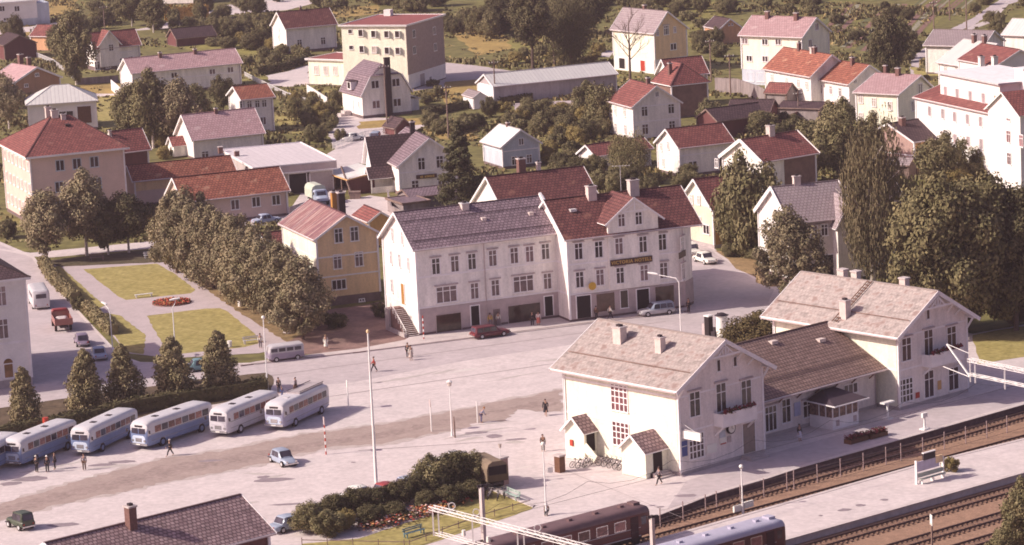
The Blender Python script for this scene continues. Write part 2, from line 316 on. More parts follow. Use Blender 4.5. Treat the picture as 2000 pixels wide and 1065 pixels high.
def onslope(h,px,py,side='F'):
    L,Wd,he,hr,ro=h.L,h.W,h.he,h.hr,h.ro; sy=-1 if side=='F' else 1
    a=Vector((0,ro,hr)); b=Vector((0,sy*Wd/2,he)); n=(b-a).cross(Vector((1,0,0)))
    P=h.M@a; N=h.M.to_3x3()@n; d=ray(px,py); c=Vector((0,0,CH)); t=(P-c).dot(N)/d.dot(N)
    return h.M.inverted()@(c+d*t)
def window(h,wall,px,py,w,hh,st='cross',pane=None,cas=None,name='window',off=0,z=None):
    p,a=onwall(h,wall,px,py,off); fm,pb=win_mesh(w,hh,st,cas or h.cas); pane=pane or pane_d
    k=(id(pb),pane.name)
    if k not in _pm: _pm[k]=pb.mesh('pane',[pane])
    nrm=Vector((math.sin(a),-math.cos(a),0)); p=p+nrm*.006
    if z is not None: p.z=z
    o=inst(name,fm,h.root,p,a); inst('pane',_pm[k],o); return o
def door(h,wall,px,py,w,hh,m,off=0,z=None,name='door'):
    p,a=onwall(h,wall,px,py,off); nrm=Vector((math.sin(a),-math.cos(a),0)); p=p+nrm*.006
    if z is not None: p.z=z
    f=MB(); f.box(-w/2,w/2,-.05,0,-hh/2,hh/2,0); f.box(-w/2-.12,-w/2,-.1,0,-hh/2,hh/2+.12,1); f.box(w/2,w/2+.12,-.1,0,-hh/2,hh/2+.12,1); f.box(-w/2,w/2,-.1,0,hh/2,hh/2+.12,1)
    for sx in (-1,1): f.box(sx*w/4-w/5,sx*w/4+w/5,-.065,-.05,-hh*.4,hh*.0,0); f.box(sx*w/4-w/5,sx*w/4+w/5,-.065,-.05,hh*.08,hh*.4,0)
    o=f.build(name,[m,whitet],h.root,p); o.rotation_euler=(0,0,a)
    g=MB(); g.box(w/2-.18,w/2-.1,-.11,-.05,-.1,0); g.build('handle',[blackm],o); return o
def row(h,wall,pts,w,hh,st='cross',pane=None,cas=None,off=0):
    for i,(x,y) in enumerate(pts): window(h,wall,x,y,w,hh,st,pane or (pane_c if (int(x)*7+int(y)*3)%5<2 else pane_d),cas,off=off)
def chimney(h,px,py,w=.8,d=.8,hh=1.4,m=None,cap=True,side='F',top=None):
    p=onslope(h,px,py,side); f=MB(); f.box(-w/2,w/2,-d/2,d/2,-.7,hh,0)
    if cap: f.box(-w/2-.08,w/2+.08,-d/2-.08,d/2+.08,hh,hh+.14,1); f.box(-w/4,w/4,-d/4,d/4,hh+.14,hh+.34,2)
    return f.build('chimney',[m or chimb,top or conc,chimd],h.roofo,p)
def gable(key,name,label,cat,wallm,roofm,found=.5,ohg=None,trim=None,cas=None,hip=(0,0),chims=(),belt=(),corner=True,group=None,cham=0,thick=.16,foundmat=None,board=.26,jerk=0,gutter=True):
    x,y,a,L,Wd,he,hr,ro,oh=FIT[key]; h=House(); h.L,h.W,h.he,h.hr,h.ro,h.cham=L,Wd,he,hr,ro,cham; h.cas=cas or whitet; trim=trim or whitet
    h.root=empty(name,(x,y,0),a,label,cat,group); h.M=Matrix.Translation((x,y,0))@Matrix.Rotation(a,4,'Z'); h.key=key; ohg=oh if ohg is None else ohg
    flat=hr-he<.3; hW=Wd/2; e=.012
    # body
    w=MB()
    if hip[0] or hip[1] or flat:
        fp=[(-L/2,-hW),(L/2-cham,-hW)]+([(L/2,-hW+cham)] if cham else [])+[(L/2,hW),(-L/2,hW)]
        w.prism(fp,found,he-e)
        h.wall=w.build('wall',[wallm],h.root)
        m=MB(); m.prism([(px_*(1+.05/(L/2)),py_*(1+.05/hW)) for px_,py_ in fp],-.3,found); m.build('foundation',[foundmat or foundm],h.root)
    else:
        c=cham
        P=[(-hW,found),(-hW,he-e),(ro,hr-e),(hW,he-e),(hW,found)]
        for sx in (-1,1):
            f=[(sx*L/2,py,pz) for py,pz in P]
            if sx==1 and c: f=[(L/2,-hW+c,found),(L/2,-hW+c,he+(hr-he)*c/hW-e)]+f[2:]
            w.face(f if sx==1 else f[::-1])
        w.face([(-L/2,-hW,found),(L/2-c,-hW,found),(L/2-c,-hW,he-e),(-L/2,-hW,he-e)])
        if c: w.face([(L/2-c,-hW,found),(L/2,-hW+c,found),(L/2,-hW+c,he-e),(L/2-c,-hW,he-e)])
        w.face([(L/2,hW,found),(-L/2,hW,found),(-L/2,hW,he-e),(L/2,hW,he-e)])
        h.wall=w.build('wall',[wallm],h.root)
        m=MB(); q=.04
        fp=[(-L/2-q,-hW-q),(L/2-c+q*.4,-hW-q)]+([(L/2+q,-hW+c-q*.4)] if c else [(L/2+q,-hW-q)][:0])+([(L/2+q,-hW-q)] if not c else [])+[(L/2+q,hW+q),(-L/2-q,hW+q)]
        m.prism(fp,-.3,found); m.build('foundation',[foundmat or foundm],h.root)
    # corner boards and belts
    if corner and not flat:
        q=.03
        for sx,sy in ((-1,-1),(1,-1),(1,1),(-1,1)):
            if cham and (sx,sy)==(1,-1): continue
            X=sx*(L/2+q/2); Y=sy*(hW+q/2); t=MB(); t.box(X-.1-q/2,X+.1+q/2,Y-.1-q/2,Y+.1+q/2,found+.002,he-.25); t.build('corner_board',[trim],h.root)
        t=MB()
        for z in belt:
            t.box(-L/2-.05,L/2+.05-cham,-hW-.05,-hW,z,z+.18); t.box(-L/2-.05,-L/2,-hW,hW,z,z+.18); t.box(L/2,L/2+.05,-hW+cham,hW,z,z+.18); t.box(-L/2-.05,L/2+.05,hW,hW+.05,z,z+.18)
        if belt: t.build('belt_course',[trim],h.root)
    # roof
    r=MB()
    if flat:
        o=oh; fp=[(-L/2-o,-hW-o),(L/2+o,-hW-o),(L/2+o,hW+o),(-L/2-o,hW+o)]; r.prism(fp,he,he+.22,1,0)
        h.roofo=r.build('roof',[roofm,trim],h.root); g=MB(); z=he+.22
        for a1,b1 in zip(fp,fp[1:]+fp[:1]): g.bar((a1[0],a1[1],z+.04),(b1[0],b1[1],z+.04),.16,.16)
        g.build('edge_trim',[trim],h.roofo)
    elif hip[0] or hip[1]:
        z=[]; ey={}
        for sy in (-1,1): ey[sy]=he-oh*(hr-he)/(hW-sy*ro)
        x0=-L/2-oh; x1=L/2+oh; ez=min(ey.values()); rx0=-L/2+hip[0] if hip[0] else x0; rx1=L/2-hip[1] if hip[1] else x1
        A=(x0,-hW-oh,ez);B=(x1,-hW-oh,ez);Cc=(x1,hW+oh,ez);D=(x0,hW+oh,ez);P=(rx0,ro,hr);Q=(rx1,ro,hr); sl=math.hypot(hW+oh,hr-ez)
        up=Vector((0,0,thick))
        def uvq(pts,ax):
            return [((p[0] if ax else p[1]),(hr-p[2])/(hr-ez)*sl) for p in pts]
        def T(p): return Vector(p)+up
        for pts,ax in (([A,B,Q,P],1),([Cc,D,P,Q],1)): r.face([T(p) for p in pts],0,uvq(pts,ax))
        r.face([T(D),T(A),T(P)],0,uvq([D,A,P],0)); r.face([T(B),T(Cc),T(Q)],0,uvq([B,Cc,Q],0))
        r.face([D,Cc,B,A],1)
        for p1,p2 in ((A,B),(B,Cc),(Cc,D),(D,A)): r.face([p1,p2,T(p2),T(p1)],1)
        h.roofo=r.build('roof',[roofm,trim],h.root)
        g=MB()
        for p1,p2 in ((P,Q),(A,P),(D,P),(B,Q),(Cc,Q)): 
            if (Vector(p1)-Vector(p2)).length>.3: g.bar(T(p1),T(p2),.22,.1)
        g.build('ridge_cap',[roofm],h.roofo)
    else:
        x0=-L/2-ohg; x1=L/2+ohg
        for sy in (-1,1):
            sl=(hr-he)/(hW-sy*ro); ez=he-oh*sl; E=(sy*(hW+oh),ez); T_=thick; D=math.hypot(hW+oh-sy*ro,hr-ez)
            rt=(ro,hr+T_*.9); et=(E[0],ez+T_)
            pts=[(x0,et[0],et[1]),(x1,et[0],et[1]),(x1,rt[0],rt[1]),(x0,rt[0],rt[1])]; uv=[(x0,D),(x1,D),(x1,0),(x0,0)]
            if sy>0: pts=pts[::-1]; uv=uv[::-1]
            r.face(pts,0,uv)
            pts=[(x0,E[0],ez),(x1,E[0],ez),(x1,ro,hr),(x0,ro,hr)]; r.face(pts if sy>0 else pts[::-1],1)
            r.face([(x0,E[0],ez),(x1,E[0],ez),(x1,et[0],et[1]),(x0,et[0],et[1])],1)
            for X in (x0,x1): r.face([(X,E[0],ez),(X,et[0],et[1]),(X,rt[0],rt[1]),(X,ro,hr)],1)
        h.roofo=r.build('roof',[roofm,trim],h.root)
        for X in (x0-.03,x1+.03):
            g=MB()
            for sy in (-1,1):
                sl=(hr-he)/(hW-sy*ro); ez=he-oh*sl
                g.bar((X,sy*(hW+oh+.03),ez+.02),(X,ro,hr+.05),.07,board)
            g.build('bargeboard',[trim],h.roofo)
        g=MB(); g.bar((x0,ro,hr+thick),(x1,ro,hr+thick),.24,.1); g.build('ridge_cap',[roofm],h.roofo)
        if gutter:
            g=MB()
            for sy in (-1,1):
                sl=(hr-he)/(hW-sy*ro); ez=he-oh*sl; Y=sy*(hW+oh+.07); g.bar((x0+.1,Y,ez+.04),(x1-.1,Y,ez+.04),.13,.11)
            sx=-1; g.tube((L/2-.15-cham,-hW-.09,he-.4),(L/2-.15-cham,-hW-.09,.2),.05,n=6)
            g.build('gutter',[plinthm if trim is whitet else trim],h.roofo)
    for c in chims: chimney(h,*c) if isinstance(c,tuple) else None
    return h
# a small gabled porch / dormer / cross wing attached to a wall: depth d outwards, width w, eave z, ridge z, base z
def wing(h,wall,u,d,w,ez,rz,z0,roofm,wallm,name='porch',oh=.3,inset=.0,roofname='porch_roof',back=0,open_front=False,trim=None):
    o,a,_=wallframe(h,wall); X=Vector((math.cos(a),math.sin(a),0)); nrm=Vector((math.sin(a),-math.cos(a),0))
    M=Matrix.Translation(o+X*u)@Matrix.Rotation(a,4,'Z')   # local: x along wall, -y outwards
    f=MB(); f.X=M; e=.012
    f.box(-w/2,w/2,-d,-.004,z0,ez-e,0) if not open_front else None
    f.face([(-w/2,-d,ez-e),(w/2,-d,ez-e),(0,-d,rz-e)])
    if open_front:
        for sx in (-1,1): f.box(sx*w/2-.08,sx*w/2+.08,-d,-d+.16,z0,ez-e,0); f.box(sx*w/2-.03,sx*w/2+.03,-d+.16,-.01,z0,z0+.9,0)
    p=f.build(name,[wallm],h.root)
    r=MB(); r.X=M; hw=w/2; sl=(rz-ez)/hw; eo=ez-oh*sl; t=.1
    for sy in (-1,1):
        A=(sy*(hw+oh),-d-oh,eo);B=(0,-d-oh,rz);C2=(0,back,rz);D=(sy*(hw+oh),back,eo); l=math.hypot(hw+oh,rz-eo)
        pts=[A,B,C2,D]; uv=[(-d,l),(-d,0),(back,0),(back,l)]
        tp=[(p_[0],p_[1],p_[2]+t) for p_ in pts]
        if sy<0: tp=tp; 
        else: tp=tp[::-1]; uv=uv[::-1]
        r.face(tp[::-1],0,uv[::-1]); r.face(pts,1)
        r.face([A,B,(B[0],B[1],B[2]+t),(A[0],A[1],A[2]+t)],1); r.face([A,D,(D[0],D[1],D[2]+t),(A[0],A[1],A[2]+t)],1)
        r.bar((A[0],A[1]-.03,A[2]),(B[0],B[1]-.03,B[2]+.03),.06,.2,1)
    r.build(roofname,[roofm,trim or whitet],p); return p,M
HS={}
def G(key,*a,**k): HS[key]=gable(key,*a,**k); return HS[key]
DW=pane_d
# ---- hotel row on the square
h=G('grey','shop_building','long white shop building with violet slate roof, left part of the hotel row','building',white,r_grey,found=.35,belt=(6.9,3.25),ohg=.5,chims=((907,408,.9,.9,.6,chimw,True,'F',galv),))
row(h,'F',[(851,520),(888,515),(921.5,510.5),(962,504),(1004,499),(1034,496),(1065,491)],1.15,2.0,'hood')
row(h,'F',[(926.7,568),(967.3,562),(1069,549)],1.15,2.0,'hood'); row(h,'F',[(872,574.5),(1022,554)],2.7,2.0,'six')
m=MB(); m.box(-h.L/2-.03,h.L/2,-h.W/2-.07,-h.W/2,.36,3.2); m.build('shopfront',[plinthm],h.root)
row(h,'F',[(876.5,630)],3.3,2.2,'shop',shopg,plinthm,.07); row(h,'F',[(1024,611)],4.3,2.2,'shop',shopg,plinthm,.07); window(h,'F',970,621,1.05,2.3,'shop',pane_p,plinthm,off=.07); door(h,'F',928,619,1.05,2.35,doord,off=.07,z=1.65); door(h,'F',1072,606,1.05,2.35,doord,off=.07,z=1.65)
for x,y in ((767,458),(786,465),(764,503),(781,509),(766,558),(798,516)): window(h,'0',x,y,.7,1.7,'cross',pane_p)
door(h,'0',788,574.5,.95,2.5,dooro)
m=MB(); m.box(-.15,.15,-.3,.0,-.25,.5); 
for px,py in ((944,430),(1036,419.5)): q=onslope(h,px,py); v=MB(); v.box(-.28,.28,-.35,.25,-.1,.32,0); v.build('roof_vent',[chimw],h.roofo,q)
for px0 in (.30,.86):   # snow guards along the slope
    v=MB(); Y=-h.W/2*px0-.02; Z=h.hr-(h.hr-h.he)*px0+.24; v.bar((-h.L/2,Y,Z),(h.L/2,Y,Z),.05,.07); v.build('snow_guard',[r_grey],h.roofo)
m=MB(); X=h.L/2+.12; s2=(h.hr-h.he)/(h.W/2); m.bar((X,-h.W/2-.5,h.he-.5*s2+.25),(X,0,h.hr+.35),.3,.45);  m.build('parapet',[whitet],h.roofo)
m=MB(); X=onwall(h,'F',947,540)[0].x; m.tube((X,-h.W/2-.12,.3),(X,-h.W/2-.12,h.he-.3),.06); m.build('drainpipe',[plinthm],h.root)
# outside stair down the lit gable
D0,_=onwall(h,'0',788,600); S=empty('outside_stairs',h.M@Vector((-h.L/2,D0.y,0)),h.root.rotation_euler[2],'steep brown outside stair climbing to the gable door of the white shop building','stairs')
m=MB(); n=15; zt=max(2.2,D0.z); L_=4.8
m.box(-1.7,-.08,-.2,1.1,0,zt)
for i in range(n): z=zt*(1-(i+1)/(n+1)); y=-.2-(i+1)*L_/n; m.box(-1.7,-.08,y,y+L_/n,0,z,0)
m.build('steps',[earth],S)
m=MB()
for i in range(n): z=zt*(1-(i+1)/(n+1)); y=-.2-(i+1)*L_/n; m.box(-1.66,-.12,y-.05,y+L_/n*.45,z,z+.05)
m.build('treads',[conc],S)
m=MB(); m.bar((-1.75,.9,zt+.9),(-1.75,-.2,zt+.9),.08); m.bar((-1.75,-.2,zt+.9),(-1.75,-.2-L_,.9),.08)
for k in range(7): t=k/6; m.bar((-1.75,-.2-L_*t,zt*(1-t)),(-1.75,-.2-L_*t,zt*(1-t)+.9),.06)
m.build('handrail',[whitep],S)
m=MB(); m.box(-1.98,-1.76,-5,1.1,0,.5); m.box(-2.0,-1.76,-.2,1.1,0,zt); m.build('side_wall',[stone],S)
# hotel
h=G('victoria','hotel_building','white hotel with red tiled roof, a wide front gable and a gold lettered sign','building',white,r_maroon,found=.35,belt=(6.9,3.3),cham=1.9,ohg=.5,chims=((1155,389,1.1,.9,1.5,chimw),(1237,380,1.2,1.0,1.7,chimw)))
HV=h
row(h,'F',[(1129.8,490.7),(1169,487),(1208.7,480.6),(1255.6,476.8),(1293.4,472.5)],1.15,2.05,'hood'); row(h,'F',[(1132,546),(1171.7,541.5),(1211,537.7),(1257.9,532.7),(1296,528)],1.15,2.0,'hood')
window(h,'K',1332,478,1.1,2,'hood',pane_l); window(h,'K',1334,530,1.1,2,'hood',pane_p)
m=MB(); q=h.W/2; m.prism([(-h.L/2,-q-.07),(h.L/2-1.9+.03,-q-.07),(h.L/2+.07,-q+1.87),(h.L/2,-q+1.9),(h.L/2-1.9,-q),(-h.L/2,-q)],.36,3.25); m.build('shopfront',[plinthm],h.root)
window(h,'F',1182.6,590,2.5,2.3,'shop',glassm('display_glass',(.13,.075,.055)),plinthm,off=.07); window(h,'F',1219,584,1.1,2.2,'shop',shopg,whitet,off=.07); window(h,'F',1298,575,2.6,2.2,'shop',glassm('display_glass',(.13,.075,.055)),plinthm,off=.07)
door(h,'F',1140,600,1.8,2.7,doord,off=.07,z=1.75); door(h,'F',1255.6,584,1.6,2.6,doord,off=.07,z=1.7)
p,M=wing(h,'F',onwall(h,'F',1236,480)[0].x,.28,6.6,11.8,14.3,3.4,r_maroon,white,'gable_bay',oh=.6,roofname='gable_roof',back=5.6)
# attic windows on the bay, bay trim and finial bracing
row(h,'F',[(1213.5,430),(1247,426)],1.0,1.6,'cross',off=.3); row(h,'F',[(1208.7,480.6),(1255.6,476.8)],1.15,2.05,'hood',off=.29); row(h,'F',[(1211,537.7),(1257.9,532.7)],1.15,2.0,'hood',off=.29)
ux=onwall(h,'F',1236,480)[0].x; m=MB(); m.X=Matrix.Translation((ux,-h.W/2-.95,-.25)); m.bar((-1.7,0,13.0),(1.7,0,13.0),.1,.14); m.bar((0,0,12.95),(0,0,14.3),.1,.14); m.bar((-1.5,0,13.0),(-.2,0,13.9),.08,.1); m.bar((1.5,0,13.0),(.2,0,13.9),.08,.1); m.build('gable_truss',[whitet],h.root)
def letters(txt,parent,loc,size,m,rz=0,ex=.02,name='lettering'):
    c=bpy.data.curves.new(name,'FONT'); c.body=txt; c.size=size; c.extrude=ex; c.align_x='CENTER'; c.align_y='CENTER'; c.space_character=1.15; c.offset=.01; c.materials.append(m)
    t=bpy.data.objects.new('tmp_text',c); COL.objects.link(t); bpy.context.view_layer.update(); me=bpy.data.meshes.new_from_object(t.evaluated_get(bpy.context.evaluated_depsgraph_get())); bpy.data.objects.remove(t)
    o=bpy.data.objects.new(name,me); COL.objects.link(o); o.parent=parent; o.location=loc; o.rotation_euler=(PI/2,0,rz); return o
def board_sign(h,wall,px,py,w,hh,bm,txt,lm,size,label,off=.12,name='shop_sign',cat='sign',d=.08):
    p,a=onwall(h,wall,px,py,off); W_=h.M@p; rz=h.root.rotation_euler[2]+a
    s=empty(name,W_,rz,label,cat); f=MB(); f.box(-w/2,w/2,-d,0,-hh/2,hh/2); f.build('board',[bm],s)
    if txt: letters(txt,s,(0,-d-.02,0),size,lm)
    return s
board_sign(h,'F',1233,509.8,5.5,.72,brownsign,'VICTORIA HOTELL',gold,.56,'long dark sign board with gold hotel name across the white hotel front',.34)
board_sign(h,'K',1332,497,2.3,.75,brownsign,'',gold,.5,'dark blank looking sign board on the cut corner of the hotel',.12)
p,a=onwall(h,'F',1157,559,.5); s=empty('round_sign',h.M@p,h.root.rotation_euler[2],'round yellow disc sign projecting from the hotel front','sign'); m=MB(); m.tube((0,-.07,0),(0,.07,0),.48,n=16); m.build('disc',[yelm],s); m=MB(); m.bar((0,.0,.1),(0,.5,.1),.05); m.build('bracket',[blackm],s)
# tv aerial and skylight
for (px,py,hh) in ((1213,372,3.0),):
    q=onslope(h,px,py,'F'); s=empty('roof_aerial',h.M@q,0,'thin television aerial mast standing on the red hotel roof','aerial'); m=MB(); m.tube((0,0,-.3),(0,0,hh),.035,n=5); m.build('mast',[galv],s); m=MB(); m.bar((-1,0,hh),(1.2,0,hh),.04)
    for k in range(6): m.bar((-.9+k*.4,-.4,hh),(-.9+k*.4,.4,hh),.03)
    m.build('antenna',[galv],s)
q=onslope(h,1118,413); m=MB(); m.box(-.4,.4,-.45,.45,.0,.3); m.build('roof_window',[galv],h.roofo,q)
v=HV.M@Vector((HV.L/2-5.0,HV.W/2+6.3,0)); FIT['hotelrear']=(v.x,v.y,FIT['victoria'][2],9.6,12.4,8.2,9.8,0,.2); G('hotelrear','hotel_rear_wing','rear wing of the hotel hidden behind its red roof','building',white,r_maroon,found=.3,gutter=False)
# rear wing roof of the hotel row
h=G('redmain','rear_house','low house behind the slate roofed shops with a wide red tiled roof','house',whitep,r_maroon,found=.3,chims=((1018,330,1.0,.9,1.3),(1052,333,.5,.5,1.0,chimw)))
h=G('yellow','yellow_house','ochre yellow house with rusty metal roof, gable end toward the square','house',ochre,r_rust,found=1.1,belt=(6.1,3.6),foundmat=foundm,chims=((653,402,.7,.7,1.7,dooro),(667,408,.85,.85,2.0,chimd)))
row(h,'1',[(661,460),(692,456.5),(659,511),(701,506)],1.15,1.85,'cross'); window(h,'1',662,555.5,1.95,1.3,'tri'); window(h,'1',706.6,586,.8,.4,'two',off=.05); window(h,'F',575,478,1.1,1.8,'cross',pane_l)
m=MB(); m.box(-h.L/2-.04,h.L/2-.1,-h.W/2-.04,-h.W/2,1.1,h.he-.2); m.build('sun_paled_side',[cream],h.root)  # sunlit long wall of the ochre house, sunlight put into a paler colour
# annex with red roof beside the yellow house
def box_at(key,px,py,z,L,W_,a,he,hr,oh=.3,ro=0):
    c=at(px,py,z); FIT[key]=(c.x,c.y,a,L,W_,he,hr,ro,oh)
box_at('annex',728,420,4,6.5,3.4,R(-69),3.7,4.8); G('annex','annex','narrow low annex with red tiled roof behind the yellow house','outbuilding',ochre2,r_red,found=.2)
box_at('redshed',548,480,2,5,4,R(23),2.6,3.9); G('redshed','shed','small dark red shed with red roof left of the yellow house','shed',redb,r_red,found=.1)
h=G('longlow','low_wing','long low ochre wing with bright red tiled roof behind the park trees','building',peach,r_bright,found=.4,gutter=True)
row(h,'F',[(459,399.5),(500,394),(539,390.5)],1.35,1.5,'two')
h=G('linklow','connecting_wing','low connecting wing with red tiled roof joined to the big school like building','building',peach,r_bright,found=.3)
m=MB(); m.box(-h.L/2,0,-h.W/2-.06,-h.W/2,2.3,h.he-.1); m.build('ochre_panel',[ochre],h.root)
h=G('darkred','red_house','dark red wooden house with red roof beside the large hipped roof','house',darkred,r_red,found=.2,chims=((215,266,.4,.4,.8,chimw),))
# school
f_=list(FIT['school']); f_[5]=10.6; f_[6]=14.6; f_[8]=.8; FIT['school']=tuple(f_)
h=G('school','large_hipped_building','large peach building with broad red hipped roof at the left edge','building',peach,r_red,found=.5,hip=(5.6,5.6),chims=((94,222,.8,.7,.9,chimw),(107,232,1.0,.8,1.2,chimw),(124,236,.7,.7,.9,chimw)),thick=.3)
row(h,'F',[(117,323),(150,319.6),(184,316),(116,365),(190,357),(153,361),(117,405),(153,401),(190,398)],1.35,1.6,'two',cas=paleblue); row(h,'F',[(216,312)],.01,.01) if 0 else None
for i in range(7):
    for z in (8.9,5.6,2.3): p=Vector((-h.L/2-.006,-h.W/2+1.4+i*2.45,z)); o=inst('window',win_mesh(1.2,1.5,'two',whitet)[0],h.root,p,-PI/2); pb=win_mesh(1.2,1.5,'two',whitet)[1]; inst('pane',_pm.setdefault((id(pb),'l'),None) or _pm.__setitem__((id(pb),'l'),pb.mesh('pane',[pane_l])) or _pm[(id(pb),'l')],o)
q=onslope(h,132,249); m=MB(); m.box(-.35,.35,-.4,.4,.2,.5); m.build('roof_window',[chimd],h.roofo,q)
h=G('pinkmid','house','white house with pale pink roof above the flat roofed garage','house',white,r_pink,found=.3,belt=(2.6,),chims=((422,222,.5,.5,.8),))
row(h,'F',[(400.6,302)],1.3,1.2,'cross'); row(h,'F',[(470,294)],1.3,1.2,'cross')
wing(h,'0',-1.2,2.2,3.0,2.1,3.3,.2,r_red,white,'porch')
# flat roofed garage
h=G('garage','garage_building','flat roofed garage building with pale grey felt roof and open workshop bay','building',stone,r_felt,found=.1,chims=())
door(h,'F',585,357,3.2,3.0,doord,z=1.6); door(h,'F',625,352,4.0,3.0,stone,z=1.6)
m=MB(); m.box(-h.L/2-.5,h.L/2+.5,-h.W/2-.62,-h.W/2-.52,3.55,4.5); m.build('fascia',[plinthm],h.root); m=MB(); m.box(-h.L/2-.5,h.L/2+.5,-h.W/2-.75,-h.W/2-.63,3.35,3.55); m.build('canopy_edge',[whitet],h.root)
for px,py in ((431,300),(463,308)): p=h.M.inverted()@at(px,py,4.4); m=MB(); m.box(-.35,.35,-.35,.35,0,1.0,0); m.box(-.4,.4,-.4,.4,1,1.1,1); m.build('chimney',[chimb,conc],h.roofo,(p.x,p.y,4.4))
# store with cross gable
h=G('store','corner_store','white village store with brown tiled roof, cross gable and brown sign','shop',white,r_grey,found=.4,belt=(3.3,),chims=((806,262,.7,.7,1.8,chimd),))
row(h,'1',[(823,319.6),(858.8,316),(811,364),(862,357)],1.2,1.9,'cross')
p,M=wing(h,'F',-1.5,2.6,5.0,4.4,8.1,.3,r_dark,white,'side_gable',oh=.5,back=4.4,roofname='side_roof')
m=MB(); m.X=Matrix.Translation((0,-h.W/2,0))
wing(h,'F',1.6,3.6,2.6,2.6,3.9,.1,r_dark,white,'veranda',oh=.35,roofname='veranda_roof',open_front=True)
sg=board_sign(h,'1',833,344.5,3.2,.6,brownsign,'',gold,.42,'brown sign board with gold letters on the white store gable'); 
m=MB()
for k,(a_,b_) in enumerate([(-1.0,-.75),(-.7,-.55),(-.3,-.1),(-.02,.16),(.2,.42),(.46,.62),(.68,.86),(.95,1.2)]): m.box(a_,b_,-.11,-.08,-.17,.14+.04*(k%2))
m.build('worn_lettering',[gold],sg)
board_sign(h,'F',767,347,1.9,.4,brownsign,'',gold,.3,'small dark sign board on the sunlit side wall of the store')
# carport with white roof beside the store
c=at(690,345,2); s=empty('open_shed',(c.x,c.y,0),R(-66),'open timber shed with white metal roof left of the store','shed')
m=MB(); m.box(-4.5,4.5,2.3,2.5,0,2.9); m.box(4.3,4.5,-2.4,2.3,0,2.5); m.box(-4.5,-4.3,-2.4,2.3,0,2.5); m.build('wall',[darkred],s); m=MB()
m.face([(-4.9,-2.9,2.4),(4.9,-2.9,2.4),(4.9,2.9,3.2),(-4.9,2.9,3.2)],0,[(0,0),(9.8,0),(9.8,5.8),(0,5.8)]); m.face([(-4.9,2.9,3.1),(4.9,2.9,3.1),(4.9,-2.9,2.3),(-4.9,-2.9,2.3)],1); m.bar((-4.9,-2.92,2.36),(4.9,-2.92,2.36),.08,.2,1); m.bar((4.92,-2.9,2.36),(4.92,2.9,3.14),.08,.2,1); m.build('roof',[r_metal,ochre2],s)
for k in range(4): m=MB(); m.bar((-4.3+k*2.85,-2.5,0),(-4.3+k*2.85,-2.5,2.35),.16); m.build('post',[wood],s)
h=G('cottage','cottage','pale blue cottage with white metal roof, gable toward the viewer','house',paleblue,r_metal,found=.4,belt=(2.7,),chims=((992,248,.5,.5,.6),))
row(h,'1',[(1017.7,276.5)],.9,1.1,'two'); row(h,'1',[(1004.6,313.8),(1033.5,310)],1.0,1.4,'cross')
h=G('barn','barn','low barn with red roof partly hidden by a bushy tree','barn',whitep,r_red,found=.1)
h=G('white13','house','white house with plain red roof right of the bushy weeping tree','house',white,r_red,found=.4,belt=(3.2,))
row(h,'F',[(1353,324)],1.5,1.5,'two'); row(h,'F',[(1405,317)],1.3,1.5,'two'); row(h,'0',[(1305,284),(1292,287),(1296,318)],.8,1.3,'cross',pane_l)
h=G('white14','house','tall white two storey house with red roof in the middle of the picture','house',white,r_red,found=.4,belt=(3.1,5.6),chims=((1266,165,.6,.6,1.0),))
row(h,'1',[(1258.6,216.8),(1310.6,211.7),(1260,252.5),(1312.4,246)],1.2,1.75,'cross'); window(h,'1',1283,184,.7,.9,'two'); row(h,'F',[(1202,216),(1220,219),(1203,250),(1222,253)],1.0,1.6,'cross',pane_l)
c=at(1325,215,0); FIT['wing14']=(c.x+1.2,c.y+6.2,R(21),7,5.5,5.8,8.3,0,.4); G('wing14','house','white side house with red roof standing behind the tall white gable','house',white,r_red,found=.4)
h=G('barn28','brown_house','brown wooden house with red hipped roof and tall brick chimney','house',mat('brown_boards',(.20,.12,.10),.8,.2,1),r_red,found=.3,hip=(.1,2.6),chims=((1309,146,.6,.6,1.9),))
h=G('white15','house','white one storey house with dark red roof left of the flat roofed block','house',white,r_maroon,found=.5,chims=((587,21,.4,.4,.7),))
row(h,'F',[(585,84.5),(631,80)],1.15,1.6,'cross'); row(h,'0',[(546,60),(545,73)],.8,1.2,'cross',pane_l)
# cream factory block
h=G('block','flat_roofed_block','tall cream block with red flat roof and tan brick side wall','building',cream,r_redfelt,found=.2)
m=MB(); m.box(h.L/2,h.L/2+.08,-h.W/2,h.W/2,2.9,h.he-.02); m.build('brick_face',[brickb],h.root); m=MB(); m.box(h.L/2,h.L/2+.1,-h.W/2,h.W/2,.2,2.9); m.build('white_base',[whitep],h.root)
for k,(x,y) in enumerate([(684,61.6),(704.6,64.5),(729.5,66.4),(755,67),(776,67),(686,93),(706.6,96),(731,97),(756,99),(777,99.4)]):
    sm=k in(0,5); window(h,'F',x,y,.9 if sm else 1.05,.8 if sm else 1.3,'slit',pane_l if k==7 else DW)
    if not sm: q,_=onwall(h,'F',x,y); v=MB(); v.box(.58,.66,-.5,-.05,-.65,.65); v.build('shutter',[whitet],h.root,q)
row(h,'1',[(808,66),(848,60),(809,98),(850,92)],1.3,1.5,'two',off=.08); door(h,'1',825,163,2.2,2.2,stone,off=.1,z=1.3); window(h,'1',840.6,155,1.1,1.2,'two',off=.1)
q=h.M.inverted()@at(759,33,h.he); m=MB(); m.box(-.7,.7,-.7,.7,0,1.2); m.build('chimney',[whitep],h.roofo,(q.x,q.y,h.he+.2))
h=G('blocklow','low_factory_wing','low cream wing with red flat roof in front of the tall block','building',cream,r_redfelt,found=.2); row(h,'F',[(618,137),(636.5,138),(655,138)],1.2,1.8,'tri',pane_l)
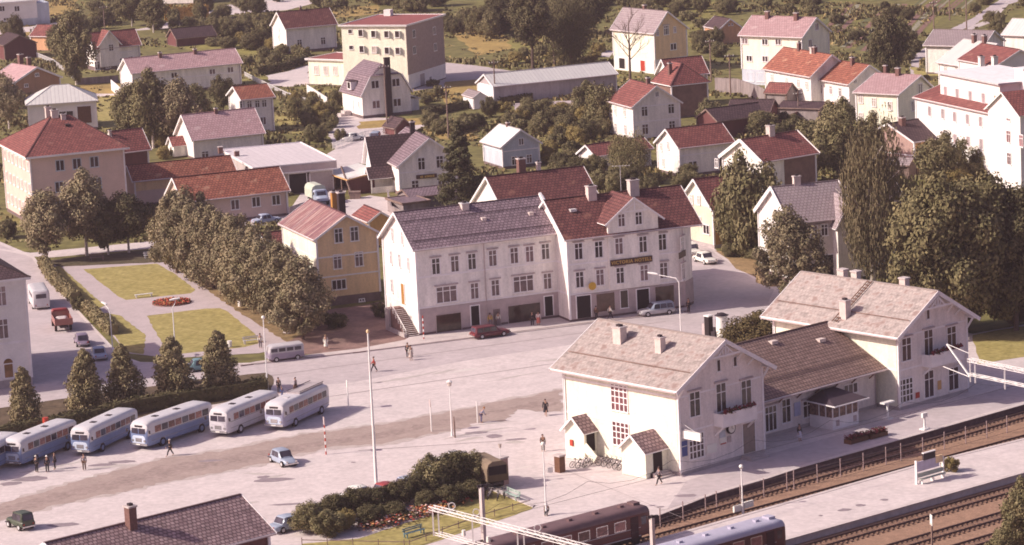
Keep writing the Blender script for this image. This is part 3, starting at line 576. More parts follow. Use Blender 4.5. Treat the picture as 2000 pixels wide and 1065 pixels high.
# gambrel house
x,y,a,L,Wd,he,hr,ro,oh=FIT['gambrel']; h=House(); h.L,h.W,h.he,h.hr,h.ro,h.cham=L,Wd,he,hr,0,0; h.cas=whitet
h.root=empty('gambrel_house',(x,y,0),a,'white house with dark gambrel roof and tall black outside chimney stack','house'); h.M=Matrix.Translation((x,y,0))@Matrix.Rotation(a,4,'Z'); hW=Wd/2
prof=[(-hW,he),(-hW*.62,he+3.0),(0,hr+.1),(hW*.62,he+3.0),(hW,he)]
m=MB(); P=[(-hW,.5)]+prof+[(hW,.5)]
for sx in (-1,1): f=[(sx*L/2,py*.995,pz-.01) for py,pz in P]; m.face(f[::-1] if sx>0 else f)
m.face([(-L/2,-hW,.5),(L/2,-hW,.5),(L/2,-hW,he),(-L/2,-hW,he)]); m.face([(L/2,hW,.5),(-L/2,hW,.5),(-L/2,hW,he),(L/2,hW,he)]); m.build('wall',[white],h.root)
m=MB(); m.box(-L/2-.04,L/2+.04,-hW-.04,hW+.04,-.2,.5); m.build('foundation',[foundm],h.root)
m=MB(); X0,X1=-L/2-.4,L/2+.35; jx=L/2-1.9
E_=[(-hW-.35,he-.35),(-hW*.64,he+3.1),(0,hr+.3),(hW*.64,he+3.1),(hW+.35,he-.35)]
for i in range(4):
    (y0,z0),(y1,z1)=E_[i],E_[i+1]; d=math.hypot(y1-y0,z1-z0)
    if i in(0,3): m.face([(X0,y0,z0),(X1,y0,z0),(X1,y1,z1),(X0,y1,z1)],0,[(X0,0),(X1,0),(X1,d),(X0,d)])
    elif i==1: m.face([(X0,y0,z0),(X1,y0,z0),(jx,y1,z1),(X0,y1,z1)],0,[(X0,0),(X1,0),(jx,d),(X0,d)])
    else: m.face([(X0,y0,z0),(jx,y0,z0),(X1,y1,z1),(X0,y1,z1)],0,[(X0,0),(jx,0),(X1,d),(X0,d)])
m.face([(X1,E_[1][0],E_[1][1]),(X1,E_[3][0],E_[3][1]),(jx,0,E_[2][1])],0,[(0,0),(6,0),(3,3)])
for X in (X0,X1):
    m.bar((X,E_[0][0],E_[0][1]),(X,E_[1][0],E_[1][1]),.1,.25,1); m.bar((X,E_[4][0],E_[4][1]),(X,E_[3][0],E_[3][1]),.1,.25,1)
h.roofo=m.build('roof',[r_grey,whitet],h.root)
row(h,'1',[(732.5,165),(773,161),(734.6,204),(775.6,200)],1.55,1.45,'two'); door(h,'F',688,206,1.2,2.2,whitet,z=1.7); window(h,'F',700.5,204,.7,1.1,'cross',pane_l)
m=MB(); m.box(-.9,.9,-.3,.9,0,1.5,0); m.box(-1.1,1.1,-.5,1,1.5,1.65,1); d_=m.build('dormer',[whitet,r_dark],h.root,(-.3,-hW-.1,he+.5)); m=MB(); m.box(-.6,.6,-.34,-.31,.2,1.3); m.build('dormer_window',[pane_d],d_)
q,_=onwall(h,'1',757,170); m=MB(); m.box(0,.6,-.5,.5,0,hr+1.3,0); m.box(-.02,.64,-.55,.55,hr+1.3,hr+1.5,1); m.build('chimney_stack',[chimd,chimd],h.root,(L/2,q.y,0))
m=MB(); m.box(-3.0,1.2,hW,hW+3,.0,2.2,0); m.face([(-3.2,hW,3.4),(1.5,hW,3.4),(1.5,hW+3.3,2.1),(-3.2,hW+3.3,2.1)],1); m.bar((1.5,hW,3.35),(1.5,hW+3.3,2.05),.1,.2,0); m.build('lean_to',[white,r_dark],h.root)
m=MB(); m.box(-.9,.9,-1.4,0,0,.9); m.box(-.9,.9,-2.1,-1.4,0,.45); m.build('entrance_steps',[conc],h.root,(-1.5,-hW,0))
h=G('longshed','long_shed','very long low shed with white metal roof and grey side wall','shed',boards('mauve_grey_boards',(.42,.36,.38),.18,.2,True,.2),r_metal,found=.15,ohg=.3); m=MB(); m.box(-h.L/2-.05,-h.L/2-.01,-h.W/2,h.W/2,.15,h.he); m.build('gable_front',[whitet],h.root)
h=G('smallshed','garden_shed','tiny white garden shed in front of the long white roofed shed','shed',whitet,r_slategrey,found=.05,corner=False)
h=G('yellow19','yellow_villa','yellow villa with pale grey roof standing on a white garage storey','house',ochre,r_slategrey,found=2.7,foundmat=whitep,chims=((1259,17,.6,.6,.6),))
m=MB(); m.box(-h.L/2-.04,h.L/2-.1,-h.W/2-.04,-h.W/2,2.7,h.he-.3); m.build('sun_toned_side',[cream],h.root)  # ochre wall coloured cream where the sun strikes it
row(h,'F',[(1219,64),(1253.5,65)],1.0,.9,'two'); window(h,'F',1216,96,1.7,1.3,'tri'); window(h,'F',1258.6,96,1.7,1.2,'tri'); door(h,'F',1215.5,124,1.8,2.0,doord,z=1.35); door(h,'F',1256,126,1.4,2.0,redm,z=1.35)
row(h,'1',[(1284,64),(1317.7,58)],.7,1.2,'cross',pane_p); window(h,'1',1301,59,1.3,1.8,'six'); window(h,'1',1315,91,1.5,1.3,'two')
h=G('orshed','outhouse','small orange boarded outhouse with dark roof at the upper right','shed',orangeb,r_dark,found=.1); row(h,'1',[(1424,48),(1430,47.5)],.4,.5,'slit')
h=G('pink21','house','tall cream three storey house with faded pink roof at the upper right','house',cream,r_pink,found=2.9,foundmat=paleblue,chims=((1499,37,.7,.7,1.3),(1555,40,.7,.7,1.3)))
row(h,'F',[(1494,82),(1520,82),(1463.5,114),(1494.5,115),(1455,80)],1.3,1.1,'two'); window(h,'F',1466,149.6,1.6,1.7,'shop',pane_l,z=1.5); window(h,'F',1485.6,149.6,1.6,1.7,'shop',pane_l,z=1.5); row(h,'1',[(1595,52),(1582,84)],1.2,1.3,'two')
h=G('row22','row_house','white row house with bright red roof, left of the red roofed pair','house',white,r_bright,found=.3,chims=((1561,99,.6,.6,1.3),(1586,104,.6,.6,.9,chimw),(1592,105,.6,.6,1.1))); row(h,'F',[(1508,153),(1537,160),(1560,163),(1576,167),(1515,192),(1566,199)],.95,1.5,'cross',pane_l)
h=G('row23','row_house','white row house with bright red roof, right and smaller of the red roofed pair','house',white,r_bright,found=.3,chims=((1665,128,.6,.6,1.3),)); row(h,'F',[(1604,174),(1623,176),(1641,180)],.95,1.5,'cross',pane_p); window(h,'F',1608,206,.95,1.5,'cross',pane_l); window(h,'F',1641,212,.95,1.5,'cross',pane_d); door(h,'F',1627.5,211,1,2.1,dooro); row(h,'1',[(1670,158)],.7,.8,'two')
h=G('row24','row_house','cream house with faded pink roof next to the large white terrace','house',cream,r_pink,found=.3,chims=((1729,143,.5,.5,1.2),(1754,149,.7,.7,1.3))); row(h,'F',[(1681,193),(1707,200),(1738,207),(1682,229),(1707,235)],.95,1.5,'cross',pane_l); row(h,'1',[(1797,173),(1784,207)],1.3,1.7,'two')
h=G('tr_a','house','white house with pale grey roof, topmost of the grey roofed houses at the right','house',white,r_slategrey,found=.3)
h=G('tr_b','house','white house with whitish roof and two chimneys behind the large white terrace','house',white,r_metal,found=.3,chims=((1903,84,.7,.7,1.4),(1923,86,.7,.7,1.4))); row(h,'F',[(1847,135),(1868,138)],1,1.4,'cross',pane_l); row(h,'1',[(1950,109)],1.1,1.2,'two')
c=at(1975,118,0); FIT['tr_c']=(c.x+5,c.y+2,R(-40),9,8,4.8,7.2,0,.4); G('tr_c','house','pale roofed house cut by the right edge behind the chimneys','house',white,r_metal,found=.3)
# large white terrace
h=G('bigwhite','large_white_building','large white terrace building with red roof strip and rows of narrow windows','building',whitep,r_red,found=.4,ohg=.3); T=h
row(h,'F',[(1816,217),(1842,222),(1865,228),(1890,232.7),(1915.5,237.4),(1940.8,241.6),(1866,271.4),(1891.5,275.7),(1917,281),(1942,285.5),(1842,266)],1.1,1.6,'tri',pane_r)
m=MB(); o3=3.0; m.box(-h.L/2+4.2,h.L/2-3.2,-h.W/2+1.9,h.W/2-1,h.he+.2,h.he+3.9); w3=m.build('upper_storey',[whitep],h.root); m=MB(); m.box(-h.L/2+3.6,h.L/2-2.6,-h.W/2+1.3,h.W/2-.6,h.he+3.9,h.he+4.15,1,0); m.build('flat_roof',[whitet,r_felt],h.roofo)
for x,y in ((1847,178),(1870,182.7),(1895.5,187),(1921,191.6)): window(h,'F',x,y,1.1,1.6,'tri',pane_r,off=-1.9)
window(h,'F',1945.5,196,1.1,1.6,'tri',glassm('orange_curtain',(.4,.15,.03)),off=-1.9)
m=MB(); m.box(-1.3,1.3,-1.2,1.2,0,3.2); m.box(-1.45,1.45,-1.35,1.35,3.2,3.35); m.build('chimney_block',[whitet],h.roofo,(h.L/2-3.4,0,h.he+2.6))
p,M=wing(h,'F',h.L/2+3.2,1.2,9,11.5,14.2,.4,r_red,whitep,'gable_wing',oh=.4,back=8,roofname='gable_roof')
m=MB(); m.box(h.L/2,h.L/2+7.6,-h.W/2,h.W/2,.4,11.4); m.build('wing_wall',[whitep],h.root)
for x,y in ((1970,266.7),(1971.4,310),(1995,275)): window(h,'F',x,y,1.2,1.8,'cross',pane_r,off=1.21)
window(h,'F',1969.7,233.4,1.1,.5,'two',pane_r,off=1.21)
c=at(1955,118,9); FIT['brownroof']=(c.x,c.y,R(-68),12,9,9,11.2,0,.3); G('brownroof','tenement','tall building with brown red roof and white chimneys behind the terrace','building',whitep,r_red,found=.3,chims=((1917,134,.8,.8,1.9,whitep),(1943,140,.8,.8,2.4,whitep)))
h=G('red29','brick_cottage','orange brown house with ribbed dark roof and pink sunlit gable','house',ochre2,r_dark,found=.3,belt=(2.7,),chims=((1762,246,.8,.8,1.2),))
m=MB(); e=.03; hw=h.W/2; m.face([(-h.L/2-e,hw,.3),(-h.L/2-e,-hw,.3),(-h.L/2-e,-hw,h.he-.1),(-h.L/2-e,0,h.hr-.1),(-h.L/2-e,hw,h.he-.1)]); m.build('pink_gable',[brickp],h.root)
row(h,'F',[(1800,289),(1835,283.5)],.8,.9,'two',cas=wood); window(h,'F',1799,321,.9,1.7,'cross',cas=wood)
h=G('red30','house','house with wide red roof, white bargeboards and a white chimney','house',white,r_red,found=.3,chims=((1505,265,1.0,.9,1.4,chimw),),board=.5)
m=MB(); m.box(h.L/2,h.L/2+.06,-h.W/2,h.W/2,.3,h.he-.2); m.box(-1,h.L/2,-h.W/2-.06,-h.W/2,.3,h.he-.25); m.build('brown_wall',[mat('brown_boards',(.2,.12,.1))],h.root); window(h,'0',1400,319,.8,1.4,'cross',off=.01)
h=G('yel31','yellow_lodge','yellow house with plum red roof behind the parked white cars','house',cream,r_red,found=.5,foundmat=stone)
m=MB(); m.box(-h.L/2-.04,-h.L/2,-h.W/2+.1,h.W/2-.1,.5,h.he); m.build('lit_yellow_side',[boards('yellow_boards_lit',(.70,.61,.48))],h.root); m=MB(); m.box(-h.L/2+.1,h.L/2,-h.W/2-.04,-h.W/2,.5,h.he-.1); m.build('shade_orange_side',[ochre2],h.root)  # same yellow walls: paler tone painted for sun, orange for shade
row(h,'0',[(1350.6,389),(1365,391),(1353,430),(1367,432)],.8,1.3,'cross',pane_l,off=.05); row(h,'0',[(1380,448)],1.6,1.3,'two',off=.05)
h=G('slate32','slate_villa','white villa with pale slate roof and cross gable behind the birches','house',white,r_slategrey,found=.5,board=.5,chims=((1556,361,.9,.6,1.0,chimw),))
row(h,'F',[(1610,449),(1590,452)],1.0,1.5,'hood'); door(h,'F',1618,518,1.3,2.6,doord); m=MB(); m.box(-h.L/2,h.L/2,-h.W/2-.03,-h.W/2,.5,h.he-.3); m.build('shade_toned_front',[boards('white_boards_shade',(.62,.54,.50))],h.root)  # white front covered in a greyer tone to stand for its shade
wing(h,'F',3.2,1.5,3.6,7.4,10.4,.4,r_slategrey,white,'cross_gable',oh=.45,back=3.5,roofname='cross_roof')
x,y,a=FIT['slate32'][:3]; FIT['slate33']=(x+7.5,y+6.5,a,9,9,7.6,10.6,0,.4); G('slate33','slate_villa','rear part of a pale slate roofed villa half hidden by the weeping birch','house',white,r_slategrey,found=.4)
# left edge, foreground left
h=G('row38','long_house','long white house with pink roof behind the tall garden birches','house',white,r_pink,found=.4,belt=(2.7,),chims=((313,113,.6,.6,.9),(381,106,.6,.6,.9))); row(h,'F',[(414.6,141),(300,152),(340,148),(450,137)],1.3,1.3,'two')
h=G('h37','villa','white villa with plum red roof, cross gable and veranda at the upper left','house',white,r_red,found=.8,belt=(3.3,)); row(h,'F',[(211,125),(233,122),(190,128),(255,118)],1.1,1.7,'cross'); wing(h,'F',-1.9,.5,4.2,5.6,8.1,.8,r_red,white,'gable_bay',oh=.5,back=3,roofname='gable_roof'); window(h,'F',217,93,1.1,1.4,'cross',off=.51)
h=G('h39','bungalow','low brown bungalow with faded pink roof at the left edge','house',boards('tan_boards',(.42,.24,.15)),r_pink,found=.2,chims=((40,118,.9,.9,1.1),(56,122,.7,.7,.9)),board=.35); row(h,'1',[(72,146),(51,167)],.9,.7,'two')
h=G('h41','house','white house with bright red roof right of the dark round tree','house',white,r_bright,found=.3); row(h,'F',[(473,204),(487,204),(502.5,203),(516,202)],.95,1.3,'cross'); row(h,'F',[(514,236),(480,239)],1.1,1.4,'two')
f_=list(FIT['hiproof40']); f_[5]=5.2; f_[6]=7.6; f_[8]=.5; f_[4]=9; FIT['hiproof40']=tuple(f_)
h=G('hiproof40','white_house','white house with white hipped roof and brown garage door at the left','house',whitep,r_metal,found=.3,hip=(4.5,4.5)); window(h,'F',129,219,2.6,1.9,'two',z=2.6); door(h,'F',165,224,2.4,3.0,doorb); m=MB()
h=G('leftblk','white_corner_building','white corner building with dark tiled roof cut by the left edge','building',whitep,r_dark,found=.8,hip=(0,0),foundmat=stone) if 0 else None
f_=list(FIT['leftblk']); f_[6]=16.2; FIT['leftblk']=tuple(f_)
h=G('leftblk','white_corner_building','white corner building with dark hipped roof cut by the left edge of the picture','building',whitep,r_dark,found=.9,hip=(8,8),foundmat=stone,thick=.3)
m=MB(); m.box(-h.L/2-.06,h.L/2+.06,-h.W/2-.06,-h.W/2,5.0,5.25); m.box(-h.L/2-.06,h.L/2+.06,-h.W/2-.08,-h.W/2,h.he-.8,h.he-.3); m.build('cornice',[whitet],h.root)
row(h,'F',[(2.5,578),(6.5,642)],1.2,2.3,'cross',pane_p); row(h,'F',[(-30,583),(-26,648)],1.2,2.3,'cross',pane_p); window(h,'F',17,724,1.2,1.7,'arch',glassm('amber_glass',(.25,.12,.05))); window(h,'F',-25,730,1.2,1.7,'arch',pane_d)
h=G('slateroof','station_outbuilding','foreground building with a large brown slate roof at the lower left','building',darkred,r_slate,found=.3,board=.3,chims=((257,1033,.75,.75,1.9,chimb),),ohg=.5)
h=G('topleft','white_block','white house with blue grey base in the upper left corner','house',whitep,r_metal,found=1.6,foundmat=paleblue); row(h,'F',[(4,17),(33,17),(12,40)],1.3,1.3,'two'); m=MB(); m.box(h.L/2,h.L/2+3,-h.W/2+.5,h.W/2-2,0,5); m.build('stair_annex',[paleblue],h.root)
h=G('topwhite','house','white house behind the ochre hedge at the very top of the picture','house',white,r_red,found=.2)
# small outbuildings around
for k,(px,py,L_,W_,a,he,hr,wm,rm,nm,lb,cat) in enumerate([
 (30,112,8,7,R(-64),3.2,5.0,darkred,r_dark,'red_shed','dark red shed cut by the left edge below the topmost white house','shed'),
 (375,86,9,6,R(25),1.8,3.6,darkred,r_dark,'garden_shed','low shed with brown red roof among garden bushes','shed'),
 (103,96,7,6,R(-30),3.2,5.2,orangeb,r_red,'red_barn','small red barn half hidden behind the tall birch','barn'),
 (1432,262,10,6,R(30),3.0,4.6,darkred,r_dark,'woodshed','dark red woodshed left of the small red boarded shed','shed'),
 (1527,215,4.2,3.4,R(-38),3.2,4.6,greyw,r_red,'outhouse','small outhouse with brown red roof against the white row house','shed'),
 (1472,254,7.0,5.2,R(-20),3.5,5.0,redb,r_dark,'red_shed','brick red boarded shed with dark roof behind the red roofed house','shed'),
 (1573,233,7.5,5,R(-30),2.2,2.9,greyw,r_dark,'plank_shed','long weathered plank shed between red roofs and white row houses','shed'),
 (1758,348,4,3,R(-30),2.2,3.0,wood,r_slategrey,'small_shed','little shed with pale roof beside the pink gabled house','shed'),
 (1885,310,9,5,R(-66),3.2,4.8,stone,r_rust,'yard_shed','shed with rusty pale metal roof below the white terrace','shed'),
 (798,415,6,4,R(-66),1.7,1.9,greyw,r_grey,'yard_outhouse','low plank outhouse with dark felt roof behind the slate roofed shops','shed'),
 (840,400,8,5,R(22),1.8,2.6,greyw,r_grey,'yard_lean_to','low shed with violet roof between store and spruce','shed'),
 (778,262,4,3.2,R(-60),1.4,2.8,darkred,r_dark,'rear_shed','small shed with brown roof peeping over the store roof','shed')]):
    c=at(px,py,0); FIT['s%d'%k]=(c.x,c.y,a,L_,W_,he,hr,0,.25); G('s%d'%k,nm,lb,cat,wm,rm,found=.1,trim=wood if wm in(greyw,wood,darkred,redb) else None)
# ---------------------------------------------------------------- ground: one sheet, paved and planted sheets laid 4 mm apart above it
def jit(pts,amp,step,seed=1):
    r=random.Random(seed); out=[]
    for i,p in enumerate(pts):
        q=pts[(i+1)%len(pts)]; d=(q-p); n=max(1,int(d.length/step)); pr=Vector((-d.y,d.x,0)).normalized() if d.length>0 else Vector()
        for k in range(n): out.append(p+d*k/n+pr*(r.uniform(-1,1)*amp if k else r.uniform(-.3,.3)*amp))
    return out
CLEAR=[]
def sheet(name,px,z,m,amp=0,step=2,kind='structure',thick=0,label=None,cat=None,group=None,world=False):
    if not world and name not in('meadow','garden_bed'): CLEAR.append(px)
    P=[at(*p,z) if not world else Vector((p[0],p[1],z)) for p in px]
    if amp: P=jit(P,amp,step,len(px)+int(z*1000))
    c=sum(P,Vector())/len(P); b=MB()
    if thick: b.prism([(p.x-c.x,p.y-c.y) for p in P],-thick,0)
    else: b.face([p-c for p in P])
    me=b.mesh(name,[m]); bb=bmesh.new(); bb.from_mesh(me); bmesh.ops.triangulate(bb,faces=[f for f in bb.faces if len(f.verts)>4]); 
    for f in bb.faces:
        if not thick and f.normal.z<0: f.normal_flip()
    bmesh.ops.recalc_face_normals(bb,faces=bb.faces) if thick else None
    bb.to_mesh(me); bb.free()
    o=bpy.data.objects.new(name,me); COL.objects.link(o); o.location=c
    if kind: o['kind']=kind
    return tag(o,label,cat,group)
DROP=-.72
EDGE=[(300,1330),(900,1125),(1100,1063),(1284,1006),(1390,965),(1500,933),(1560,913),(1760,857),(1975,796),(2300,702)]
edge=[at(*p) for p in EDGE]; e0=edge[0]+(edge[0]-edge[1]).normalized()*400; e1=edge[-1]+(edge[-1]-edge[-2]).normalized()*900
gp=[(e0.x,e0.y)]+[(p.x,p.y) for p in edge]+[(e1.x,e1.y),(1600,960),(-1600,960),(-1600,e0.y)]
sheet('ground',gp,0,roughg,world=True)
b=MB()
for p,q in zip([e0]+edge,edge+[e1]): b.face([(p.x,p.y,DROP-.3),(q.x,q.y,DROP-.3),(q.x,q.y,-.02),(p.x,p.y,-.02)])
for p,q in zip([e0]+edge,edge+[e1]): b.bar(p+Vector((0,0,.0)),q+Vector((0,0,.0)),.5,.06,1)
tag(b.build('platform_edge',[mat('platform_wall',(.16,.10,.10),.9,.25,2),conc]),kind='structure')
sheet('track_bed',[(-900,-300),(1600,-300),(1600,e1.y+300),(e1.x+50,e1.y+50),(e1.x,e1.y),(edge[-1].x,edge[-1].y)]+[(p.x-.3,p.y+.3) for p in edge[::-1]]+[(e0.x,e0.y),(-900,e0.y)],DROP,ballast,world=True)
# far hills beyond the frame
b=MB(); nx,ny=60,24; rnd=random.Random(3); hz=[[0]*(nx+1) for _ in range(ny+1)]
for j in range(ny+1):
    for i in range(nx+1):
        x=-1600+3200*i/nx; y=900+2400*j/ny; hz[j][i]=Vector((x,y,-1+max(0,(y-930))*.16*(1+.35*math.sin(x/310)+.25*math.sin(x/130+y/200))))
for j in range(ny):
    for i in range(nx): b.face([hz[j][i],hz[j][i+1],hz[j+1][i+1],hz[j+1][i]])
tag(b.build('hills',[mat('hill_woods',(.05,.045,.02),.95,.3,.02,fine=(.2,.3))],smooth=True),kind='structure')
# paved square and streets (one sheet up to the platform edge)
SQ=[(-150,1320),(-150,440),(0,472),(66,500),(88,532),(140,592),(185,640),(236,694),(300,716),(500,708),(700,685),(916,658),(1100,634),(1241,617),(1345,604),(1338,520),(1322,470),(1340,452),(1370,455),(1402,492),(1470,538),(1520,560),(1700,610),(1900,652),(2000,634),(2250,590),(2300,702),(1975,796),(1760,857),(1560,913),(1500,933),(1390,965),(1284,1006),(1100,1063),(900,1125),(300,1330)]
sheet('town_square',SQ,.004,gravel)
sheet('street',[(225,706),(500,712),(700,689),(916,662),(1241,621),(1345,608),(1500,592),(1560,590),(1540,626),(1440,664),(1340,672),(1150,668),(900,706),(700,745),(560,760),(530,742),(400,752),(0,822),(-150,850),(-150,800),(0,772),(140,748)],.008,asph)
sheet('side_street',[(-150,470),(0,478),(62,504),(84,536),(136,596),(180,642),(226,690),(200,730),(120,752),(0,772),(-150,795)],.012,asph)
sheet('hill_street',[(1347,606),(1342,525),(1326,470),(1342,455),(1366,458),(1398,496),(1466,541),(1512,566),(1500,592)],.012,asph)
sheet('platform',[(1296,1004),(1340,940),(1492,890),(1700,832),(1900,776),(2000,745),(2280,660),(2296,700),(1972,793),(1760,854),(1560,910),(1500,930),(1390,962)],.008,asph)
# worn, gravelly traces across the square
def worn(px,seed,m=wornearth,z=.016,amp=.5,nm='worn_gravel'): return sheet(nm,px,z,m,amp,1.2)
WP=[(-80,1010),(0,985),(120,950),(230,918),(330,894),(440,880),(520,862),(600,848),(700,836),(800,820),(900,800),(1010,778),(1096,762),(1100,806),(1010,800),(990,822),(930,826),(900,838),(820,852),(745,868),(700,870),(640,874),(600,884),(560,890),(520,905),(440,920),(330,940),(230,962),(120,985),(60,1000),(-80,1040)]
sheet('worn_gravel_fringe',[(x,y+(3.5 if i>16 else -3.5)) for i,(x,y) in enumerate(WP)],.0155,mat('half_worn_gravel',(.44,.37,.35),.95,.08,.5,fine=(2,.08)),.55,.7)
sheet('worn_gravel',WP,.018,wornearth,.45,.6)
sheet('worn_gravel_core',[(-80,1012),(120,962),(330,908),(520,878),(640,858),(760,842),(900,815),(1010,792),(1080,778),(1085,792),(1000,800),(900,822),(760,852),(640,868),(500,898),(330,930),(120,976),(-80,1030)],.0185,mat('dark_worn_gravel',(.31,.235,.215),.95,.15,.5,fine=(2,.14)),.6,.6)
for k,(x,y,rx,ry) in enumerate([(535,937,38,4),(515,932,14,3),(200,908,26,3),(240,902,28,3),(60,935,38,5),(20,945,22,4),(965,852,16,4),(930,845,26,2.5),(690,903,6,1.2),(1180,820,30,3),(1340,968,22,3),(1650,996,14,3),(1680,987,12,2.5),(1727,976,9,2.2),(1603,1007,5,1.5),(410,900,24,2),(1010,858,22,2),(560,985,30,2),(1290,990,10,1.5),(120,1025,34,4)]):
    z=.020; c=at(x,y,z); a=at(x+rx,y,z); d=at(x,y+ry,z); n=14; rr=random.Random(k)
    sheet('oil_stain' if ry<3 else 'damp_patch',[(c.x+(a-c).length*math.cos(t*2*PI/n)*rr.uniform(.7,1.15),c.y+(d-c).length*math.sin(t*2*PI/n)*rr.uniform(.7,1.15)) for t in range(n)],z,mat('damp_gravel',(.26,.21,.23),.9,.12,.8,fine=(2,.08)),world=True)
tr_=mat('tyre_track_dust',(.46,.405,.385),.95,.1,.6,fine=(2,.08)); pl_=mat('pale_dust',(.60,.545,.52),.95,.06,.5,fine=(2,.06)); rt=random.Random(31)
for k in range(46):
    x=rt.uniform(0,1250); yy=rt.uniform(700,1000); 
    if yy>1010-(x-0)*.02-0 or (x<560 and yy<860) or (x>1050 and yy>760 and yy<900): continue
    L_=rt.uniform(25,150); sl=rt.uniform(-.22,-.08); w_=rt.uniform(.8,2.6); z=.0125+.00005*k
    pts=[(x+L_*t,yy+sl*L_*t+3*math.sin(t*3+k)) for t in (0,.25,.5,.75,1)]
    q=[(a,b_-w_*(1.2-abs(2*i/4-1))) for i,(a,b_) in enumerate(pts)]+[(a,b_+w_*(1.2-abs(2*i/4-1))) for i,(a,b_) in list(enumerate(pts))[::-1]]
    sheet('tyre_track' if k%3 else 'dusty_patch',q,z,tr_ if k%3 else pl_,.15,1.0)
for a_,b_ in (((470,742),(1300,628)),((540,790),(1110,706)),((700,880),(1000,860)),((1070,905),(1330,1010))):
    p_,q_=Vector(a_),Vector(b_); sheet('seam',[(p_.x,p_.y-.5),(q_.x,q_.y-.5),(q_.x,q_.y+.4),(p_.x,p_.y+.4)],.0155,mat('dark_seam',(.30,.25,.25)),.03,2)
kb=[at(*p,.05) for p in ((470,715),(500,711),(700,688.5),(916,661),(1100,637),(1241,620),(1345,607.5))]; b=MB()
for p,q in zip(kb,kb[1:]): b.bar(p,q,.2,.16)
tag(b.build('kerb',[kerbm]),kind='structure')
# planting strip behind the buses
sheet('planting_strip',[(-150,880),(-150,822),(0,797),(140,777),(380,742),(520,728),(536,742),(528,766),(440,786),(300,812),(140,842),(0,862)],.024,mat('planted_earth',(.10,.07,.045),.95,.3,.5,fine=(2,.2)),.3)
# park
sheet('park_path',[(92,518),(335,498),(350,512),(470,590),(600,668),(560,678),(505,690),(330,700),(250,690),(205,640),(150,585)],.028,parkpath,.1)
L_=.034
sheet('park_lawn',[(163,526),(306,515),(340,534),(382,566),(372,573),(246,586),(232,580)],L_,lawnm,.1,1)
sheet('park_lawn',[(286,617),(400,603),(430,602),(442,607),(498,652),(514,668),(478,678),(405,686),(330,693)],L_,lawnm,.1,1)
sheet('park_lawn',[(82,521),(118,520),(204,597),(188,604),(160,598)],L_,lawnm,.1,1)
sheet('park_lawn',[(186,612),(208,611),(234,616),(285,655),(280,692),(250,688)],L_,lawnm,.1,1)
sheet('park_verge',[(318,502),(344,506),(420,548),(545,628),(640,660),(636,682),(590,690),(560,668),(470,612),(380,550)],L_,mat('dry_verge',(.22,.15,.075),.95,.25,.5,fine=(2,.2)),.2,1)
sheet('park_painted_shade',[(80,510),(330,484),(326,512),(118,521)],L_,mat('tree_shade_tone',(.09,.07,.04),.95,.3,.5,fine=(2,.2)),.2,1)  # dark sheet painted in for the tree shadows at the park top
sheet('yard_earth',[(560,668),(600,650),(640,606),(745,590),(778,600),(810,652),(818,660),(700,684),(640,690),(590,692)],.036,earth,.3,1)
sheet('footway',[(470,712),(500,706),(640,688),(700,681),(790,664),(830,640),(1100,612),(1330,588),(1345,600),(1345,607),(1241,620),(916,661),(700,688),(500,711)],.10,conc,0,thick=.12)
sheet('school_walk',[(-150,475),(0,464),(66,490),(330,468),(335,486),(110,505),(60,503),(-150,470)],.02,asph) if 0 else sheet('school_walk',[(-40,480),(60,494),(330,468),(334,482),(100,503),(60,501)],.02,gravel)
# far and middle ground roads, yards, gardens
sheet('yard',[(640,300),(705,262),(800,258),(815,300),(760,330),(700,318),(668,392),(723,382),(768,388),(800,400),(800,436),(662,418),(565,425),(520,440),(430,440),(440,425),(566,410)],.012,gravel)
sheet('lane',[(648,222),(700,228),(860,236),(850,248),(760,262),(660,300),(640,262)],.008,gravel,.2); sheet('drive',[(500,152),(560,140),(604,126),(605,166),(560,170),(520,165)],.008,gravel,.2)
sheet('yard_paving',[(868,122),(930,128),(1010,140),(960,160),(900,166),(806,178),(800,170),(866,156)],.008,asph,.3); sheet('lane',[(300,52),(340,40),(420,18),(430,12),(520,0),(640,0),(560,20),(460,28),(330,55),(240,62)],.008,gravel,.2)
sheet('lane',[(-60,62),(60,52),(110,44),(150,40),(148,50),(60,62),(-60,74)],.008,gravel,.2); sheet('lane',[(180,182),(222,176),(300,172),(300,178),(190,190)],.008,gravel,.2)
sheet('hill_road',[(1780,112),(1812,90),(1852,60),(1900,35),(1960,-6),(2010,-30),(2060,-20),(1960,12),(1900,50),(1870,62),(1815,100),(1796,130),(1786,160),(1776,150)],.012,asph,.2)
sheet('bank_wall',[(1888,55),(1930,38),(1966,2),(1972,6),(1938,44),(1892,60)],.02,conc)
sheet('garden_path',[(1415,165),(1480,178),(1492,180),(1490,172),(1430,158)],.008,gravel); sheet('drive',[(1200,100),(1160,98),(1150,108),(1190,112)],.008,gravel); sheet('drive',[(1000,200),(1140,196),(1140,218),(1010,222)],.006,parkpath,.2)
gb=[mat('crop_green',(.12,.12,.05),.95,.3,1,fine=(4,.3)),soil,mat('crop_pale',(.26,.24,.17),.95,.3,1,fine=(3,.3)),soil,mat('crop_olive',(.19,.17,.05),.95,.3,1,fine=(4,.3))]
for k in range(15):
    x=1588+k*15; d=28
    sheet('garden_bed',[(x,62+k*.6),(x+11,62+k*.6),(x+11+d+26,8),(x+d+26,8)],.016,gb[k%5],.1,2)
for k in range(12):
    x=1760+k*9; sheet('garden_bed',[(x,30),(x+5,30),(x+42,0),(x+37,0)],.02,gb[(k*2)%5],.05,2)
for k in range(7): sheet('garden_bed',[(1640+k*10,92+k*2),(1649+k*10,92+k*2),(1690+k*8,66),(1682+k*8,66)],.018,gb[(k+2)%5],.1,2)
